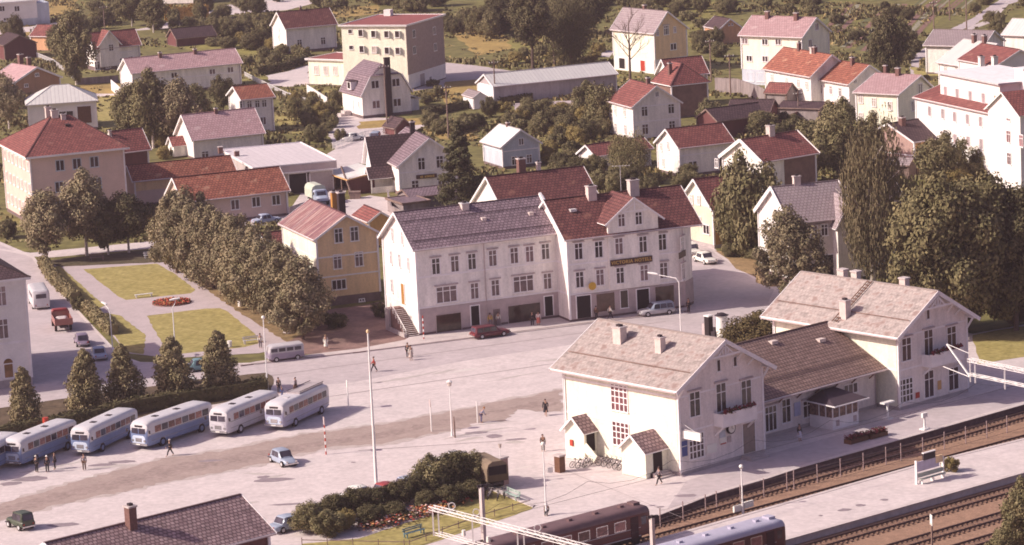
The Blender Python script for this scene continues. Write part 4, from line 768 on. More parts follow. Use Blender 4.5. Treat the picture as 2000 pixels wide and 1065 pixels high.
for k,(q,mm) in enumerate([([(880,60),(960,30),(1010,50),(1000,95),(930,110)],drygr),([(985,62),(1060,50),(1080,110),(1010,130)],mat('olive_meadow',(.21,.185,.055),.95,.25,.1,fine=(.8,.2))),([(1270,-20),(1450,-20),(1440,30),(1330,40),(1290,10)],mat('olive_meadow',(.2,.16,.05))),([(1330,50),(1400,40),(1405,85),(1350,95)],mat('olive_meadow',(.2,.16,.05))),([(85,0),(150,-10),(150,25),(95,32)],drygr),([(0,55),(50,50),(60,70),(0,75)],drygr),([(180,190),(230,186),(235,210),(190,212)],lawnm),([(185,212),(225,212),(230,260),(200,258)],lawnm),([(560,175),(668,178),(670,212),(600,205)],lawnm),([(540,215),(640,235),(640,262),(540,262)],lawnm),([(155,165),(245,162),(240,184),(160,182)],drygr),([(700,238),(830,230),(870,240),(700,252)],drygr),([(870,160),(1000,150),(960,200),(880,212),(860,190)],drygr),([(820,252),(935,250),(930,275),(860,272)],drygr),([(1125,140),(1200,110),(1210,150),(1140,160)],mat('olive_meadow',(.2,.16,.05))),([(620,20),(740,10),(745,26),(660,36)],drygr),([(1920,60),(2000,30),(2050,60),(2000,90)],mat('olive_meadow',(.2,.16,.05))),([(1780,130),(1830,140),(1830,160),(1790,160)],lawnm),([(300,180),(500,130),(530,160),(480,172)],mat('olive_meadow',(.2,.16,.05))),([(345,90),(520,70),(530,110),(380,100)],mat('olive_meadow',(.2,.16,.05))),([(1395,490),(1480,500),(1560,560),(1500,560),(1440,525)],mat('dry_bank',(.27,.18,.09),.95,.25,.5,fine=(2,.2))),([(1900,655),(2040,630),(2060,690),(1905,712)],lawnm),([(1060,262),(1125,268),(1120,290),(1062,290)],lawnm)]):
    sheet('meadow',q,.005+.0005*k,mm,.6,3)
# gardens in front of the station square
sheet('station_lawn',[(590,1062),(700,1052),(830,1010),(960,952),(1046,988),(1034,996),(800,1075),(600,1120)],.024,lawnm,.08,1); sheet('lawn_kerb',[(930,948),(960,950),(1044,986),(1040,990),(956,955)],.10,conc,thick=.1)
# island platform and tracks
IT=[(1100,1109),(1300,1050),(1500,993),(1794,909),(1995,859),(2300,785)]; IB=[(2300,835),(1990,925),(1519,1058),(1250,1135),(1100,1178)]
sheet('island_platform',IT+IB,0,gravel,thick=.9)
b=MB(); 
for p,q in zip(IB,IB[1:]): b.bar(at(*p,.0),at(*q,.0),.5,.07)
for p,q in zip(IT,IT[1:]): b.bar(at(*p,.0),at(*q,.0),.5,.07)
tag(b.build('island_edge',[conc]),kind='structure')
ib=at(1519,1058); ia=at(1990,925); td=(ia-ib).normalized(); tn=Vector((td.y,-td.x,0))
# upper tracks follow the platform edges; lower tracks run parallel south of the island
def track(name,o,d,label,L1=-60,L2=90,skip=None):
    n=Vector((d.y,-d.x,0)); b=MB(); s=MB(); zb=DROP
    k=L1
    while k<L2: c=o+d*k; s.bar(c-n*1.25+Vector((0,0,zb+.05)),c+n*1.25+Vector((0,0,zb+.05)),.26,.12); k+=.65
    r=MB()
    for sg in(-1,1): r.bar(o+d*L1+n*sg*.7525+Vector((0,0,zb+.19)),o+d*L2+n*sg*.7525+Vector((0,0,zb+.19)),.10,.17)
    e=empty(name,(0,0,0),0,label,'railway track','railway tracks through the station'); s.build('sleepers',[sleep],e); 
    for q in (0,1):
        rr=MB(); sg=-1+2*q; rr.bar(o+d*L1+n*sg*.7525+Vector((0,0,zb+.19)),o+d*L2+n*sg*.7525+Vector((0,0,zb+.19)),.10,.17); rr.build('rail',[railm],e)
    return e
up0=at(1390,965); up1=at(1975,796); ud=(up1-up0).normalized(); un=Vector((ud.y,-ud.x,0))
track('railway_track',up0+un*1.75,ud,'railway track nearest the station building')
it0=at(1500,993); it1=at(1995,859); idr=(it1-it0).normalized(); itn=Vector((-idr.y,idr.x,0))
track('railway_track',it0+itn*1.75,idr,'railway track along the upper side of the island platform')
for k,(o,lb) in enumerate([(2.0,'railway track along the lower edge of the island platform'),(7.6,'second railway track below the island platform'),(12.0,'third railway track below the island platform'),(16.6,'railway track in the lower right corner')]): track('railway_track',ib+tn*o,td,lb,-70,90)
# ---------------------------------------------------------------- railway station: two tall gabled pavilions joined by a low ticket hall
shade=boards('station_boards_shade',(.74,.66,.64)); litb=boards('station_boards_lit',(.80,.77,.64))  # one board paint in two tones, for shaded and for sunlit walls
def pavilion(key,label,chims):
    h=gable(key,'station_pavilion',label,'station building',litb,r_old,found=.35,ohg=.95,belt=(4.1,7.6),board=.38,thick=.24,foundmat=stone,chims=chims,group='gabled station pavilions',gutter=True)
    m=MB(); m.box(h.L/2,h.L/2+.03,-h.W/2,h.W/2,.35,h.he-.03); m.face([(h.L/2+.03,-h.W/2,h.he-.03),(h.L/2+.03,h.W/2,h.he-.03),(h.L/2+.03,0,h.hr-.08)]); m.build('front_boards_shade',[shade],h.root)
    # gable end: truss, brackets, balcony
    m=MB(); X=h.L/2+.85; s2=(h.hr-h.he)/(h.W/2)
    m.bar((X,-2.4,h.hr-2.4*s2),(X,2.4,h.hr-2.4*s2),.12,.2); m.bar((X,0,h.hr-2.4*s2),(X,0,h.hr-.1),.12,.16)
    for sy in (-1,1):
        m.bar((X,sy*1.1,h.hr-2.4*s2),(X,sy*.2,h.hr-.5),.1,.12); y=sy*(h.W/2+.1); bk_=MB(); bk_.bar((h.L/2+.05,y,h.he-1.5),(X,y,h.he-.35),.14,.16); bk_.build('eaves_bracket',[whitet],h.roofo);  m.bar((h.L/2+.1,sy*2.4,h.hr-2.4*s2-1.0),(X,sy*2.4,h.hr-2.4*s2-.1),.12,.14)
        bk_=MB(); bk_.bar((h.L/2+.1,sy*h.W*.33,h.he+.2),(X,sy*h.W*.33,h.he+.9),.12,.14); bk_.build('eaves_bracket',[whitet],h.roofo)
    for i in range(12): a0=i*PI/6; a1=a0+PI/6; m.bar((X,.42*math.cos(a0),h.hr-.95+.42*math.sin(a0)),(X,.42*math.cos(a1),h.hr-.95+.42*math.sin(a1)),.1,.08)
    m.build('gable_truss',[whitet],h.roofo)
    m=MB(); Y=-h.W/2*.80-.02; Z=h.hr-(h.hr-h.he)*.80+.36; m.bar((-h.L/2-.5,Y,Z),(h.L/2+.6,Y,Z),.05,.1); m.build('snow_guard',[wood],h.roofo)
    for x in (-h.L/2-.1,h.L/2+.13): m=MB(); m.tube((x,-h.W/2-.14,.3),(x,-h.W/2-.14,h.he-.3),.06); m.build('drainpipe',[whitet],h.root)
    return h
def balcony(h,xa,xb,ya,yb):
    p,_=onwall(h,'1',xa,ya); q,_=onwall(h,'1',xb,yb); y0,y1=p.y+.7,q.y+.3; z=4.35
    m=MB(); X0=h.L/2+.03; X1=X0+1.3; m.box(X0,X1,y0,y1,z-.35,z); m.box(X1-.08,X1,y0,y1,z,z+.95); m.box(X0,X1-.08,y0,y0+.08,z,z+.95); m.box(X0,X1-.08,y1-.08,y1,z,z+.95); m.box(X1-.1,X1+.05,y0-.05,y1+.05,z+.95,z+1.03)
    for y in (y0+.1,y1-.1): m.bar((X0+.03,y,z-1.3),(X1-.15,y,z-.4),.14,.14)
    b=m.build('balcony',[whitet],h.root)
    f=MB(); r=random.Random(4)
    for k in range(260):
        c=Vector((X1-.1+r.uniform(-.3,.25),r.uniform(y0+.2,y1-.1),z+1.1+r.uniform(-.15,.3))); s=r.uniform(.08,.16); a=Vector((r.uniform(-1,1),r.uniform(-1,1),r.uniform(-1,1))).normalized()*s; d=a.cross(Vector((r.uniform(-1,1),r.uniform(-1,1),1))).normalized()*s
        f.face([c-a,c-d,c+a,c+d],r.randint(0,2)>1)
    f.build('balcony_flowers',[mat('dark_red_petals',(.19,.03,.045),.8,.3,3),mat('flower_leaves',(.07,.06,.03),.8,.3,3)],b)
S1=pavilion('station1','left gabled station pavilion, nearest the square, with two entrance porches',((1211,671,1.1,.9,1.6,chimw),(1290,690,.8,.7,1.5,chimw)))
h=S1
window(h,'1',1356.6,789,1.55,2.5,'hood',off=.03); window(h,'1',1457,766,1.55,2.5,'hood',off=.03); window(h,'1',1408,776,1.5,2.9,'hood',off=.03); window(h,'1',1403,714,.55,1.2,'slit',off=.03); window(h,'1',1435,706,.55,1.0,'slit',off=.03)
window(h,'1',1360,870.5,2.1,2.5,'grid',off=.03); door(h,'1',1462,852,1.7,3.0,mat('grey_green_door',(.28,.22,.19)),off=.03,z=1.95); balcony(h,1383,1455,806,796)
window(h,'F',1210,777,2.4,2.7,'grid',pane_r); window(h,'F',1213,846,2.4,2.6,'grid',pane_r)
m=MB(); m.box(0,1.6,-1.2,1.2,0,.18); m.box(.0,1.1,-1,1,.18,.36); p,_=onwall(h,'1',1462,870,.03); m.build('door_steps',[stone],h.root,(p.x,p.y,0))
# porches on the sunlit side
ua=onwall(h,'F',1278.6,870)[0].x; ub=onwall(h,'F',1147,850)[0].x
wing(h,'F',ua,2.9,3.3,2.75,4.1,.05,r_slate,litb,'entrance_porch',oh=.35); wing(h,'F',ub,1.7,2.7,3.1,4.3,.05,r_slate,litb,'entrance_porch',oh=.35)
m=MB(); m.box(ua+1.65,ua+1.69,-h.W/2-1.9,-h.W/2-.7,.4,2.5); m.build('porch_doorway',[doord],h.root); m=MB(); m.box(ub+1.35,ub+1.39,-h.W/2-1.4,-h.W/2-.3,.9,2.9); m.build('porch_doorway',[doord],h.root)
for u in (ua+1.65,ub+1.35):
    for k in range(3): m=MB(); m.box(0,.4*(3-k),-2.2,-.2,.15*k,.15*k+.15); m.build('step',[conc],h.root,(u+.05,-h.W/2,0))
m=MB(); m.bar((ub+1.4,-h.W/2-1.75,1.6),(ub+2.9,-h.W/2-1.75,.5),.08,.9); m.build('stair_cheek',[litb],h.root)
p,_=onwall(h,'F',1126,875); m=MB(); m.box(-.2,.2,-.14,0,-.3,.3); m.build('post_box',[redm],h.root,(ub-.4,-h.W/2-1.72,1.7))
def flat_sign(h,wall,px,py,w,hh,bm,name,label,cat='sign',off=.06,extra=None):
    p,a=onwall(h,wall,px,py,off); s=empty(name,h.M@p,h.root.rotation_euler[2]+a,label,cat); f=MB(); f.box(-w/2,w/2,-.05,0,-hh/2,hh/2); f.build('panel',[bm],s)
    if extra: extra(s)
    return s
def stripe(m_,z0,z1,w):
    def f(s): b=MB(); b.box(-w/2,w/2,-.06,-.05,z0,z1); b.build('printed_band',[m_],s)
    return f
flat_sign(h,'1',1336,876.5,.85,1.5,bluem,'blue_sign','dark blue sign beside the ground floor window of the left station pavilion',extra=stripe(signw,.2,.27,.7))
flat_sign(h,'1',1390,876,1.4,.85,signw,'notice_board','white notice board right of the ground floor window of the left pavilion')
flat_sign(h,'1',1410.7,848,.8,.7,paleblue,'poster','pale blue poster under the station clock'); flat_sign(h,'1',1412,861,.85,.75,signw,'poster','white poster with red foot under the station clock',extra=stripe(redm,-.34,-.22,.8)); flat_sign(h,'1',1424,858,.5,.6,plinthm,'poster','small mauve poster right of the red edged poster')
p,a=onwall(h,'1',1425,836,.05); s=empty('station_clock',h.M@p,h.root.rotation_euler[2]+a,'round station clock with dark ring under the balcony','clock')
m=MB(); m.tube((0,-.3,0),(0,-.05,0),.55,n=20); m.build('clock_case',[blackm],s); m=MB(); m.tube((0,-.325,0),(0,-.3,0),.44,n=20); m.build('dial',[signw],s); m=MB(); m.box(-.025,.025,-.34,-.33,0,.36); m.bar((0,-.335,0),(.22,-.335,-.1),.04,.02); m.build('clock_hands',[blackm],s)
p,a=onwall(h,'1',1333,848,.1); s=empty('projecting_sign',h.M@(p+Vector((1.2,0,0))),h.root.rotation_euler[2],'long white box sign projecting from the corner of the left pavilion','sign'); m=MB(); m.box(-1.2,1.3,-.12,.12,-.38,.38); m.build('sign_box',[signw],s); m=MB(); m.bar((-1.3,0,.5),(1.2,0,.42),.05); m.bar((-1.3,0,1.1),(.6,0,.42),.04); m.build('bracket',[galv],s)
def life(h,px,py): 
    p,a=onwall(h,'1',px,py,.08); o=MB(); o.box(-.2,.2,-.15,0,-.5,.5); return o,p,a
S2=pavilion('station2','right gabled station pavilion, farther from the square, with balcony and postbox',((1651,623,.9,.8,1.9,chimw),))
h=S2
for px,py,side in ((1635,541,'B'),(1664,541,'B'),(1758,555,'B')): p=onslope(h,px,py+8,'F'); p.y=.6; p.z=h.hr-.25; m=MB(); m.box(-.4,.4,-.35,.35,-.5,1.1,0); m.box(-.5,.5,-.45,.45,1.1,1.25,1); m.build('chimney',[chimw,conc],h.roofo,p)
m=MB(); y0=-h.W/2-.7; n=15
q=onslope(h,1700,556); a_=Vector((q.x,-.2,h.hr-.05)); b_=Vector((q.x,-h.W/2-.6,h.he-.6*(h.hr-h.he)/(h.W/2)+.1)); up=Vector((0,0,.36))
for o_ in (-.3,.3): m.bar(a_+up+Vector((o_,0,0)),b_+up+Vector((o_,0,0)),.07,.07)
for k in range(n): c=a_+(b_-a_)*(k+.5)/n+up; m.bar(c-Vector((.3,0,0)),c+Vector((.3,0,0)),.07,.06)
m.build('roof_ladder',[doorb],h.roofo)
window(h,'1',1770,682,1.55,2.5,'hood',off=.03); window(h,'1',1858,659.5,1.55,2.5,'hood',off=.03); window(h,'1',1813,669,1.5,2.8,'hood',off=.03); window(h,'1',1812,612.5,.55,1.2,'slit',off=.03)
window(h,'1',1769,762,2.2,2.5,'grid',off=.03); window(h,'1',1862,739,1.7,2.5,'cross',off=.03); window(h,'1',1814,746,1.6,2.9,'cross',off=.03,z=2.0); balcony(h,1791,1860,705,695)
flat_sign(h,'1',1792,772,.6,.6,redm,'red_box','red box on the ground floor of the right station pavilion'); flat_sign(h,'1',1834.7,752,.55,.95,ochre2,'orange_poster','narrow orange brown poster beside the door of the right pavilion')
# low ticket hall between the pavilions
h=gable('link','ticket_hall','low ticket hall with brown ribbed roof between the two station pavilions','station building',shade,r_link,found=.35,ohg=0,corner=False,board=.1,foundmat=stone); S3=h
for k in range(8): m=MB(); x=-h.L/2+1+k*(h.L-2)/7; m.bar((x,-h.W/2-.03,h.he-1.7),(x,-h.W/2-1.3,h.he-.6),.1,.12); m.build('eaves_bracket',[mat('brown_trim',(.22,.12,.09),.8,.2,2)],h.root)
window(h,'F',1535,802,1.4,2.5,'cross'); window(h,'F',1505,817,1.8,2.6,'six'); window(h,'F',1581,797,2.1,1.8,'six'); window(h,'F',1661,759,2.2,1.1,'tri'); flat_sign(h,'F',1557,799,.9,1.4,mat('pale_blue_poster',(.40,.42,.58)),'poster','tall blue and pink poster left of the kiosk')
for px,py in ((1510,672),(1603,668)): q=onslope(h,px,py); m=MB(); m.box(-.45,.45,-.3,.3,0,.35); m.build('roof_vent',[chimw],h.roofo,q)
for t in (.84,.90): m=MB(); Y=-h.W/2*t; Z=h.hr-(h.hr-h.he)*t+.25; m.bar((-h.L/2+2,Y,Z),(h.L/2-.3,Y,Z),.04,.06); m.build('snow_guard',[wood],h.roofo)
# glazed kiosk bay
q0=at(1627,841); q=h.M.inverted()@q0; K=empty('kiosk',(q0.x,q0.y,0),h.root.rotation_euler[2],'glazed kiosk with dark hipped roof built against the ticket hall','kiosk')
D=abs(-h.W/2-q.y)-.1; Wk=3.9
m=MB(); m.box(0,Wk,0,D,0,1.25); m.build('counter_wall',[whitet],K)
m=MB(); m.box(.08,Wk-.08,.08,D,1.25,2.6); m.build('kiosk_glass',[mat('kiosk_display',(.20,.12,.10),.3,.6,3)],K)
m=MB()
for x in (0,1.0,2.0,2.95,Wk-.1): m.box(x,x+.1,-.02,.08,1.25,2.6)
for y in (.9,1.8): m.box(-.02,.08,y,y+.1,1.25,2.6)
m.box(-.03,Wk+.03,-.03,.06,2.5,2.62); m.box(-.03,.06,.06,D,2.5,2.62); m.build('glazing_bars',[whitet],K)
m=MB(); A=(-.6,-.9,2.62);B=(Wk+.7,-.9,2.62);Cc=(Wk+.7,D,2.75);Dd=(-.6,D,2.75);P=(1.2,D*.75,3.7);Q=(Wk-1.0,D*.75,3.7); 
for f in ((A,B,Q,P),(B,Cc,Q),(Dd,A,P),(Cc,Dd,P,Q)): m.face(list(f),0)
m.bar(A,B,.08,.12,1); m.bar(Dd,A,.08,.12,1); m.build('kiosk_roof',[mat('dark_felt',(.06,.04,.055),.9,.15,1),whitet],K)
for x in (.5,Wk-.8): m=MB(); m.box(x,x+.45,-.06,-.003,.35,.95); m.build('poster_frame',[plinthm],K)
# ---------------------------------------------------------------- vehicles (local +x is forward)
def paint(n,c,r=.35): return mat(n,c,r,.08,1.2,spec=.5)
vglass=glassm('vehicle_glass',(.06,.05,.07),.1,.4)
def ring(x,hw,z0,z1,rt=.35,tuck=.0):
    P=[]
    for y,z in ((hw-tuck-.12,z0),(hw-tuck,z0+.12),(hw,z0+(z1-z0)*.45),(hw-.01,z1-rt)): P.append((x,y,z))
    for a in (25,50,72): P.append((x,hw-rt*1.1+rt*1.1*math.cos(R(a)),z1-rt+rt*math.sin(R(a))))
    P.append((x,hw*.4,z1)); 
    return P+[(p[0],-p[1],p[2]) for p in P[::-1]]
def wheel(par,x,y,r,w=.24,hub=None,name='wheel'):
    m=MB(); m.tube((0,-w/2,0),(0,w/2,0),r,n=16); o=m.build(name,[rubber],par,(x,y,r)); g=MB(); s=1 if y>0 else -1; g.tube((0,s*w/2,0),(0,s*(w/2+.02),0),r*.55,n=12); g.build('hub',[hub or galv],o); return o
def bus(A,B,low,up,label,L_=10.3,roofbox=False,fr=None):
    a=at(*A); b=at(*B); hd=math.atan2(a.y-b.y,a.x-b.x); w=1.25
    d=Vector((math.cos(hd),math.sin(hd),0)); n=Vector((-d.y,d.x,0)); c=a-d*L_/2-n*(-w)
    # nearside corner A lies on the bus's left side when it faces the viewer's left
    c=a-d*L_/2+n*(-w)*1 if (a+n*w).y<(a-n*w).y else a-d*L_/2+n*w
    c=min((a-d*L_/2+n*w,a-d*L_/2-n*w),key=lambda v:-v.y)
    e=empty('bus',(c.x,c.y,0),hd,label,'bus','buses parked in a slanting row'); h=L_/2
    secs=[ring(x,hw,z0,z1,rt,tk) for x,hw,z0,z1,rt,tk in ((-h,.85,.75,2.3,.35,.1),(-h+.25,1.12,.5,2.78,.42,.05),(-h+.8,1.22,.42,2.95,.42,0),(-h+2,w,.42,3.0,.42,0),(h-1.3,w,.42,3.0,.42,0),(h-.5,1.22,.42,2.93,.42,0),(h-.12,1.14,.45,2.72,.4,0),(h,1.0,.5,2.2,.38,.02))]
    m=MB(); m.loft(secs,mf=lambda c:0 if c.z<1.78 else 1); m.build('body',[low,up],e,smooth=True)
    if fr: m=MB(); m.loft([ring(h+.015,.86,.72,1.5,.3),ring(h+.03,.84,.74,1.48,.3)],m=0); m.build('front_panel',[fr],e)  # front plate; its paler blue stands for sunlight on the bus front
    nw=8; x0=-h+1.0; x1=h-1.1; sp=(x1-x0)/nw
    for s in (-1,1):
        for k in range(nw):
            m=MB(); m.box(-sp/2+.07,sp/2-.07,-.012,.012,-.33,.33); m.build('side_window',[mat('bus_curtained_glass',(.25,.12,.10),.25,.5,3,rand=.4) if k%3 else vglass],e,(x0+sp*(k+.5),s*(w+.012),2.03))
        m=MB(); m.bar((-h+.7,s*(w+.02),1.62),(h-.5,s*(w+.02),1.62),.03,.05); m.bar((-h+.6,s*(w+.015),.95),(h-.5,s*(w+.015),.95),.03,.04); m.build('side_moulding',[chrome],e)
        m=MB(); m.loft([[(h+.0,s*.07,1.7),(h+.045,s*.07,1.7),(h+.04,s*.07,2.28),(h-.02,s*.07,2.28)],[(h-.1,s*.92,1.72),(h+.02,s*.92,1.72),(h+.0,s*.88,2.26),(h-.12,s*.88,2.26)]]); m.build('windscreen',[vglass],e,weld=True)
        m=MB(); m.tube((h-.05,s*.78,.98),(h+.07,s*.78,.98),.13,n=12); m.build('headlight',[chrome],e)
        for x in (-h+2.3,h-2.3): wheel(e,x,s*(w-.12),.48,.3,low)
    m=MB(); m.bar((h+.08,-1.1,.6),(h+.08,1.1,.6),.16,.2); m.build('bumper',[chrome],e)
    m=MB(); m.box(h+.03,h+.06,-.4,.4,.85,1.25); m.build('grille',[chrome],e); m=MB(); m.box(h+.17,h+.19,-.26,.26,.55,.67); m.build('number_plate',[signw],e)
    for s in (-1,1): m=MB(); m.bar((h-.2,s*1.2,1.9),(h+.05,s*1.5,2.0),.04); m.box(h+.0,h+.06,s*1.5-.1,s*1.5+.1,1.8,2.15); m.build('wing_mirror',[blackm],e)
    m=MB(); m.box(h-.12,h-.03,-.5,.5,2.36,2.56); m.build('destination_box',[blackm],e)
    for x in (h-2.6,-.6): m=MB(); m.box(-.3,.3,-.3,.3,0,.05); m.build('roof_hatch',[blackm if not roofbox else galv],e,(x,.15,3.0))
    if roofbox:
        m=MB(); m.box(-h+.8,.8,-.75,.75,2.98,3.14); m.build('roof_rack',[mat('roof_rack_paint',(.38,.33,.34))],e); m=MB(); m.bar((-h+.8,-.8,3.25),(.8,-.8,3.25),.06); m.bar((-h+.8,.8,3.25),(.8,.8,3.25),.06); m.build('rack_rail',[blackm],e)
    return e
busblue=paint('bus_blue',(.17,.215,.37)); busroof=paint('bus_roof_white',(.58,.555,.58)); busgrey=paint('bus_pale_grey',(.55,.52,.57)); busmid=paint('bus_grey_blue',(.34,.33,.46)); buspale=paint('bus_front_lit',(.56,.62,.74))
bus((-48,944),(40,900),busblue,busroof,'blue and white bus mostly cut off by the left edge',fr=buspale)
bus((45,916),(143,876),busblue,busroof,'blue and white bus, leftmost fully visible, three men standing beside it',fr=buspale)
bus((179,893),(262,854),busblue,busroof,'blue and white bus, second fully visible from the left, two roof hatches',fr=buspale)
bus((291,881),(400,843),busblue,busroof,'blue and white bus in the middle of the row, a single man walking before it',fr=buspale,L_=11)
bus((447,856),(545,816),busgrey,busroof,'pale grey and white bus, second from the right of the bus row',fr=busgrey)
bus((557,843),(649,800),busmid,busroof,'grey blue bus with roof rack at the right end of the bus row',roofbox=True,fr=buspale)
def car(px,py,hd,L_,w,H,col,label,style='sedan',roofc=None,name='parked_car',cat='car',group=None,z=0):
    c=at(px,py); e=empty(name,(c.x,c.y,z),hd,label,cat,group); h=L_/2; w/=2; zb=.55*H if style!='van' else .5*H; zt=H
    roofc=roofc or col
    if style=='van':
        secs=[ring(-h,w*.86,.35,H*.93,.3),ring(-h+.15,w*.98,.28,H,.3),ring(h-.5,w,.28,H,.3),ring(h-.15,w*.95,.3,H*.9,.35),ring(h,w*.8,.4,H*.6,.3)]
        m=MB(); m.loft(secs,mf=lambda c:0 if c.z<H*.56 else 1); m.build('body',[col,roofc],e,smooth=True)
        for s in (-1,1):
            for k in range(4): m=MB(); m.box(-.38,.38,-.01,.01,-.2,.2); m.build('side_window',[vglass],e,(-h+.75+k*.95,s*(w+.008),H*.72))
        m=MB(); m.face([(h-.08,-w*.7,H*.62),(h-.08,w*.7,H*.62),(h-.17,w*.68,H*.86),(h-.17,-w*.68,H*.86)]); m.build('windscreen',[vglass],e); m=MB(); m.box(-h-.02,-h+.0,-w*.6,w*.6,H*.6,H*.82); m.build('rear_window',[vglass],e)
        cab=None
    else:
        rear={'sedan':.62,'estate':.95,'beetle':.72,'jeep':1.0}[style]; bz=zb
        if style=='beetle': S=[(-h,.35,.3,.45),(-h+.25,.75,.28,.62),(-h+.8,.95,.25,bz*.98),(-.3,1,.25,bz),(h*.35,1,.25,bz),(h-.7,.88,.25,bz*.95),(h-.2,.7,.28,bz*.75),(h,.5,.34,.5)]
        elif style=='jeep': S=[(-h,.95,.4,bz),(-h+.1,1,.35,bz),(h*.2,1,.35,bz),(h*.25,.85,.35,bz*.96),(h-.1,.8,.35,bz*.92),(h,.75,.4,bz*.85)]
        else: S=[(-h,.8,.32,bz*.82),(-h+.12,.93,.27,bz*.93),(-h+.6,1,.25,bz),(0,1,.25,bz),(h*.38,1,.25,bz),(h-.5,.95,.25,bz*.94),(h-.12,.88,.28,bz*.86),(h,.76,.34,bz*.66)]
        m=MB(); m.loft([ring(x,w*k,z0,z1,min(.22,(z1-z0)*.4)) for x,k,z0,z1 in S]); m.build('body',[col],e,smooth=True)
        xr=-h*rear+.05; xf=h*(.42 if style!='jeep' else .2); 
        def cr_(x,k,z): return [(x,w*k,bz-.06),(x,w*k*.93,bz+(z-bz)*.5),(x,w*k*.8,z-.05),(x,w*k*.5,z),(x,-w*k*.5,z),(x,-w*k*.8,z-.05),(x,-w*k*.93,bz+(z-bz)*.5),(x,-w*k,bz-.06)]
        sl=.45 if style!='jeep' else .08; rs=.5 if style in('sedan','beetle') else .15
        m=MB(); m.loft([cr_(xr,.86,bz+.04),cr_(xr+rs*.6,.93,H*.93),cr_(xr+rs,.95,H),cr_(xf-sl-.35,.95,H),cr_(xf-sl,.93,H*.95),cr_(xf+.08,.88,bz+.02)]); m.build('cabin',[roofc],e,smooth=True)
        n=3 if style=='estate' else 2; xa,xb=xr+rs*.9,xf-sl*.75
        for s in (-1,1):
            for k in range(n):
                p=xa+(xb-xa)*k/n+.04; q=xa+(xb-xa)*(k+1)/n-.04; m=MB(); z0,z1=bz+.03,H-.13; y0,y1=w*.955+.02,w*.84+.02
                m.face([(p,s*y0,z0),(q,s*y0,z0),(q-(.12 if k==n-1 else 0),s*y1,z1),(p+(.12 if k==0 else 0),s*y1,z1)]); m.build('side_window',[vglass],e)
        m=MB(); m.face([(xf+.05,-w*.74,bz+.05),(xf+.05,w*.74,bz+.05),(xf-sl+.03,w*.7,H*.95),(xf-sl+.03,-w*.7,H*.95)]); m.build('windscreen',[vglass],e)
        m=MB(); m.face([(xr-.03,-w*.7,bz+.08),(xr-.03,w*.7,bz+.08),(xr+rs*.55,w*.66,H*.92),(xr+rs*.55,-w*.66,H*.92)][::-1]); m.build('rear_window',[vglass],e)
    for s in (-1,1):
        m=MB(); m.tube((h-.1,s*w*.62,.62*(1 if H<1.8 else 1.2)),(h+.03,s*w*.62,.62*(1 if H<1.8 else 1.2)),.1,n=10); m.build('headlight',[chrome],e)
        m=MB(); m.box(-h-.03,-h+.05,s*w*.66-.06,s*w*.66+.06,.55,.72); m.build('tail_light',[redm],e)
        for x in (-h*.6,h*.62): wheel(e,x,s*(w-.1),.32,.2)
    for x in (-h-.08,h+.08): m=MB(); m.bar((x,-w*.88,.42),(x,w*.88,.42),.08,.12); m.build('bumper',[chrome],e)
    return e
cw=paint('car_white',(.74,.71,.66)); cb=paint('car_blue_grey',(.36,.40,.52)); cr_d=paint('car_dark_red',(.13,.025,.035)); cg=paint('car_dark_green',(.06,.075,.05)); cvi=paint('car_violet',(.22,.17,.24)); clb=paint('car_pale_blue',(.30,.34,.43)); cgy=paint('car_grey',(.45,.42,.44)); ctl=paint('car_teal',(.13,.22,.25)); crr=paint('car_red',(.30,.05,.05)); cmv=paint('van_mauve',(.29,.24,.32))
car(557,703,hdg((576,698),(536,703)),4.2,1.8,1.95,cmv,'mauve and white minibus parked at the kerb by the park corner','van',cgy,'minibus','van')
car(957,658,hdg((936,656),(978,650)),4.6,1.75,1.45,cr_d,'dark red estate car parked before the white shop building','estate')
car(1282,615,hdg((1303,609),(1260,614)),4.5,1.7,1.55,cgy,'pale grey estate car with blue roof in front of the hotel','estate',clb)
car(1377,513,hdg((1359,506),(1390,516)),4.4,1.7,1.4,cw,'white saloon car, nearest of the two white cars beside the hotel','sedan')
car(1351,497,hdg((1340,488),(1362,500)),4.2,1.7,1.5,cw,'white car half hidden behind the hotel corner','estate')
car(553,906,hdg((527,900),(547,909)),4.3,1.6,1.5,clb,'pale blue grey rounded car driving across the square','beetle',name='moving_car')
car(40,1031,R(128),3.2,1.5,1.7,cg,'dark green off road car with spare wheel at the lower left','jeep',name='off_road_car')
sh_=hdg((190,690),(110,560))
e=car(77,597,sh_,6.5,2.2,2.5,busroof,'white delivery bus with blue lower edge in the side street','van',busroof,'delivery_bus','van')
car(160,673,sh_,4.2,1.6,1.45,cvi,'violet rounded car behind the red truck','beetle'); car(193,699,sh_,4.4,1.7,1.4,cb,'blue grey car nearest the conifers in the side street','sedan')
car(394,724,hdg((380,724),(420,720)),4.2,1.6,1.45,ctl,'teal car glimpsed between the two right hand conifers','sedan'); car(345,752,hdg((330,752),(370,748)),4.2,1.6,1.45,cw,'whitish car glimpsed behind the middle conifers','sedan')
car(566,1034,hdg((560,1036),(600,1026)),4.4,1.7,1.45,clb,'pale blue car behind the left end of the shrubbery','sedan'); car(704,976,hdg((690,978),(740,968)),4.3,1.7,1.42,cw,'white car behind the shrubbery left of the flagpole','sedan'); car(757,970,hdg((740,972),(780,962)),4.3,1.7,1.45,crr,'red car behind the shrubbery right of the flagpole','sedan'); car(800,958,hdg((780,962),(820,952)),4.3,1.7,1.45,cb,'blue car behind the shrubbery between red car and tall bush','sedan')
car(859,922,R(150),3.9,1.6,1.5,cw,'white car behind the tallest bush of the shrubbery','sedan'); car(882,915,R(140),3.6,1.6,1.8,cgy,'grey off road car between tall bush and army truck','jeep')
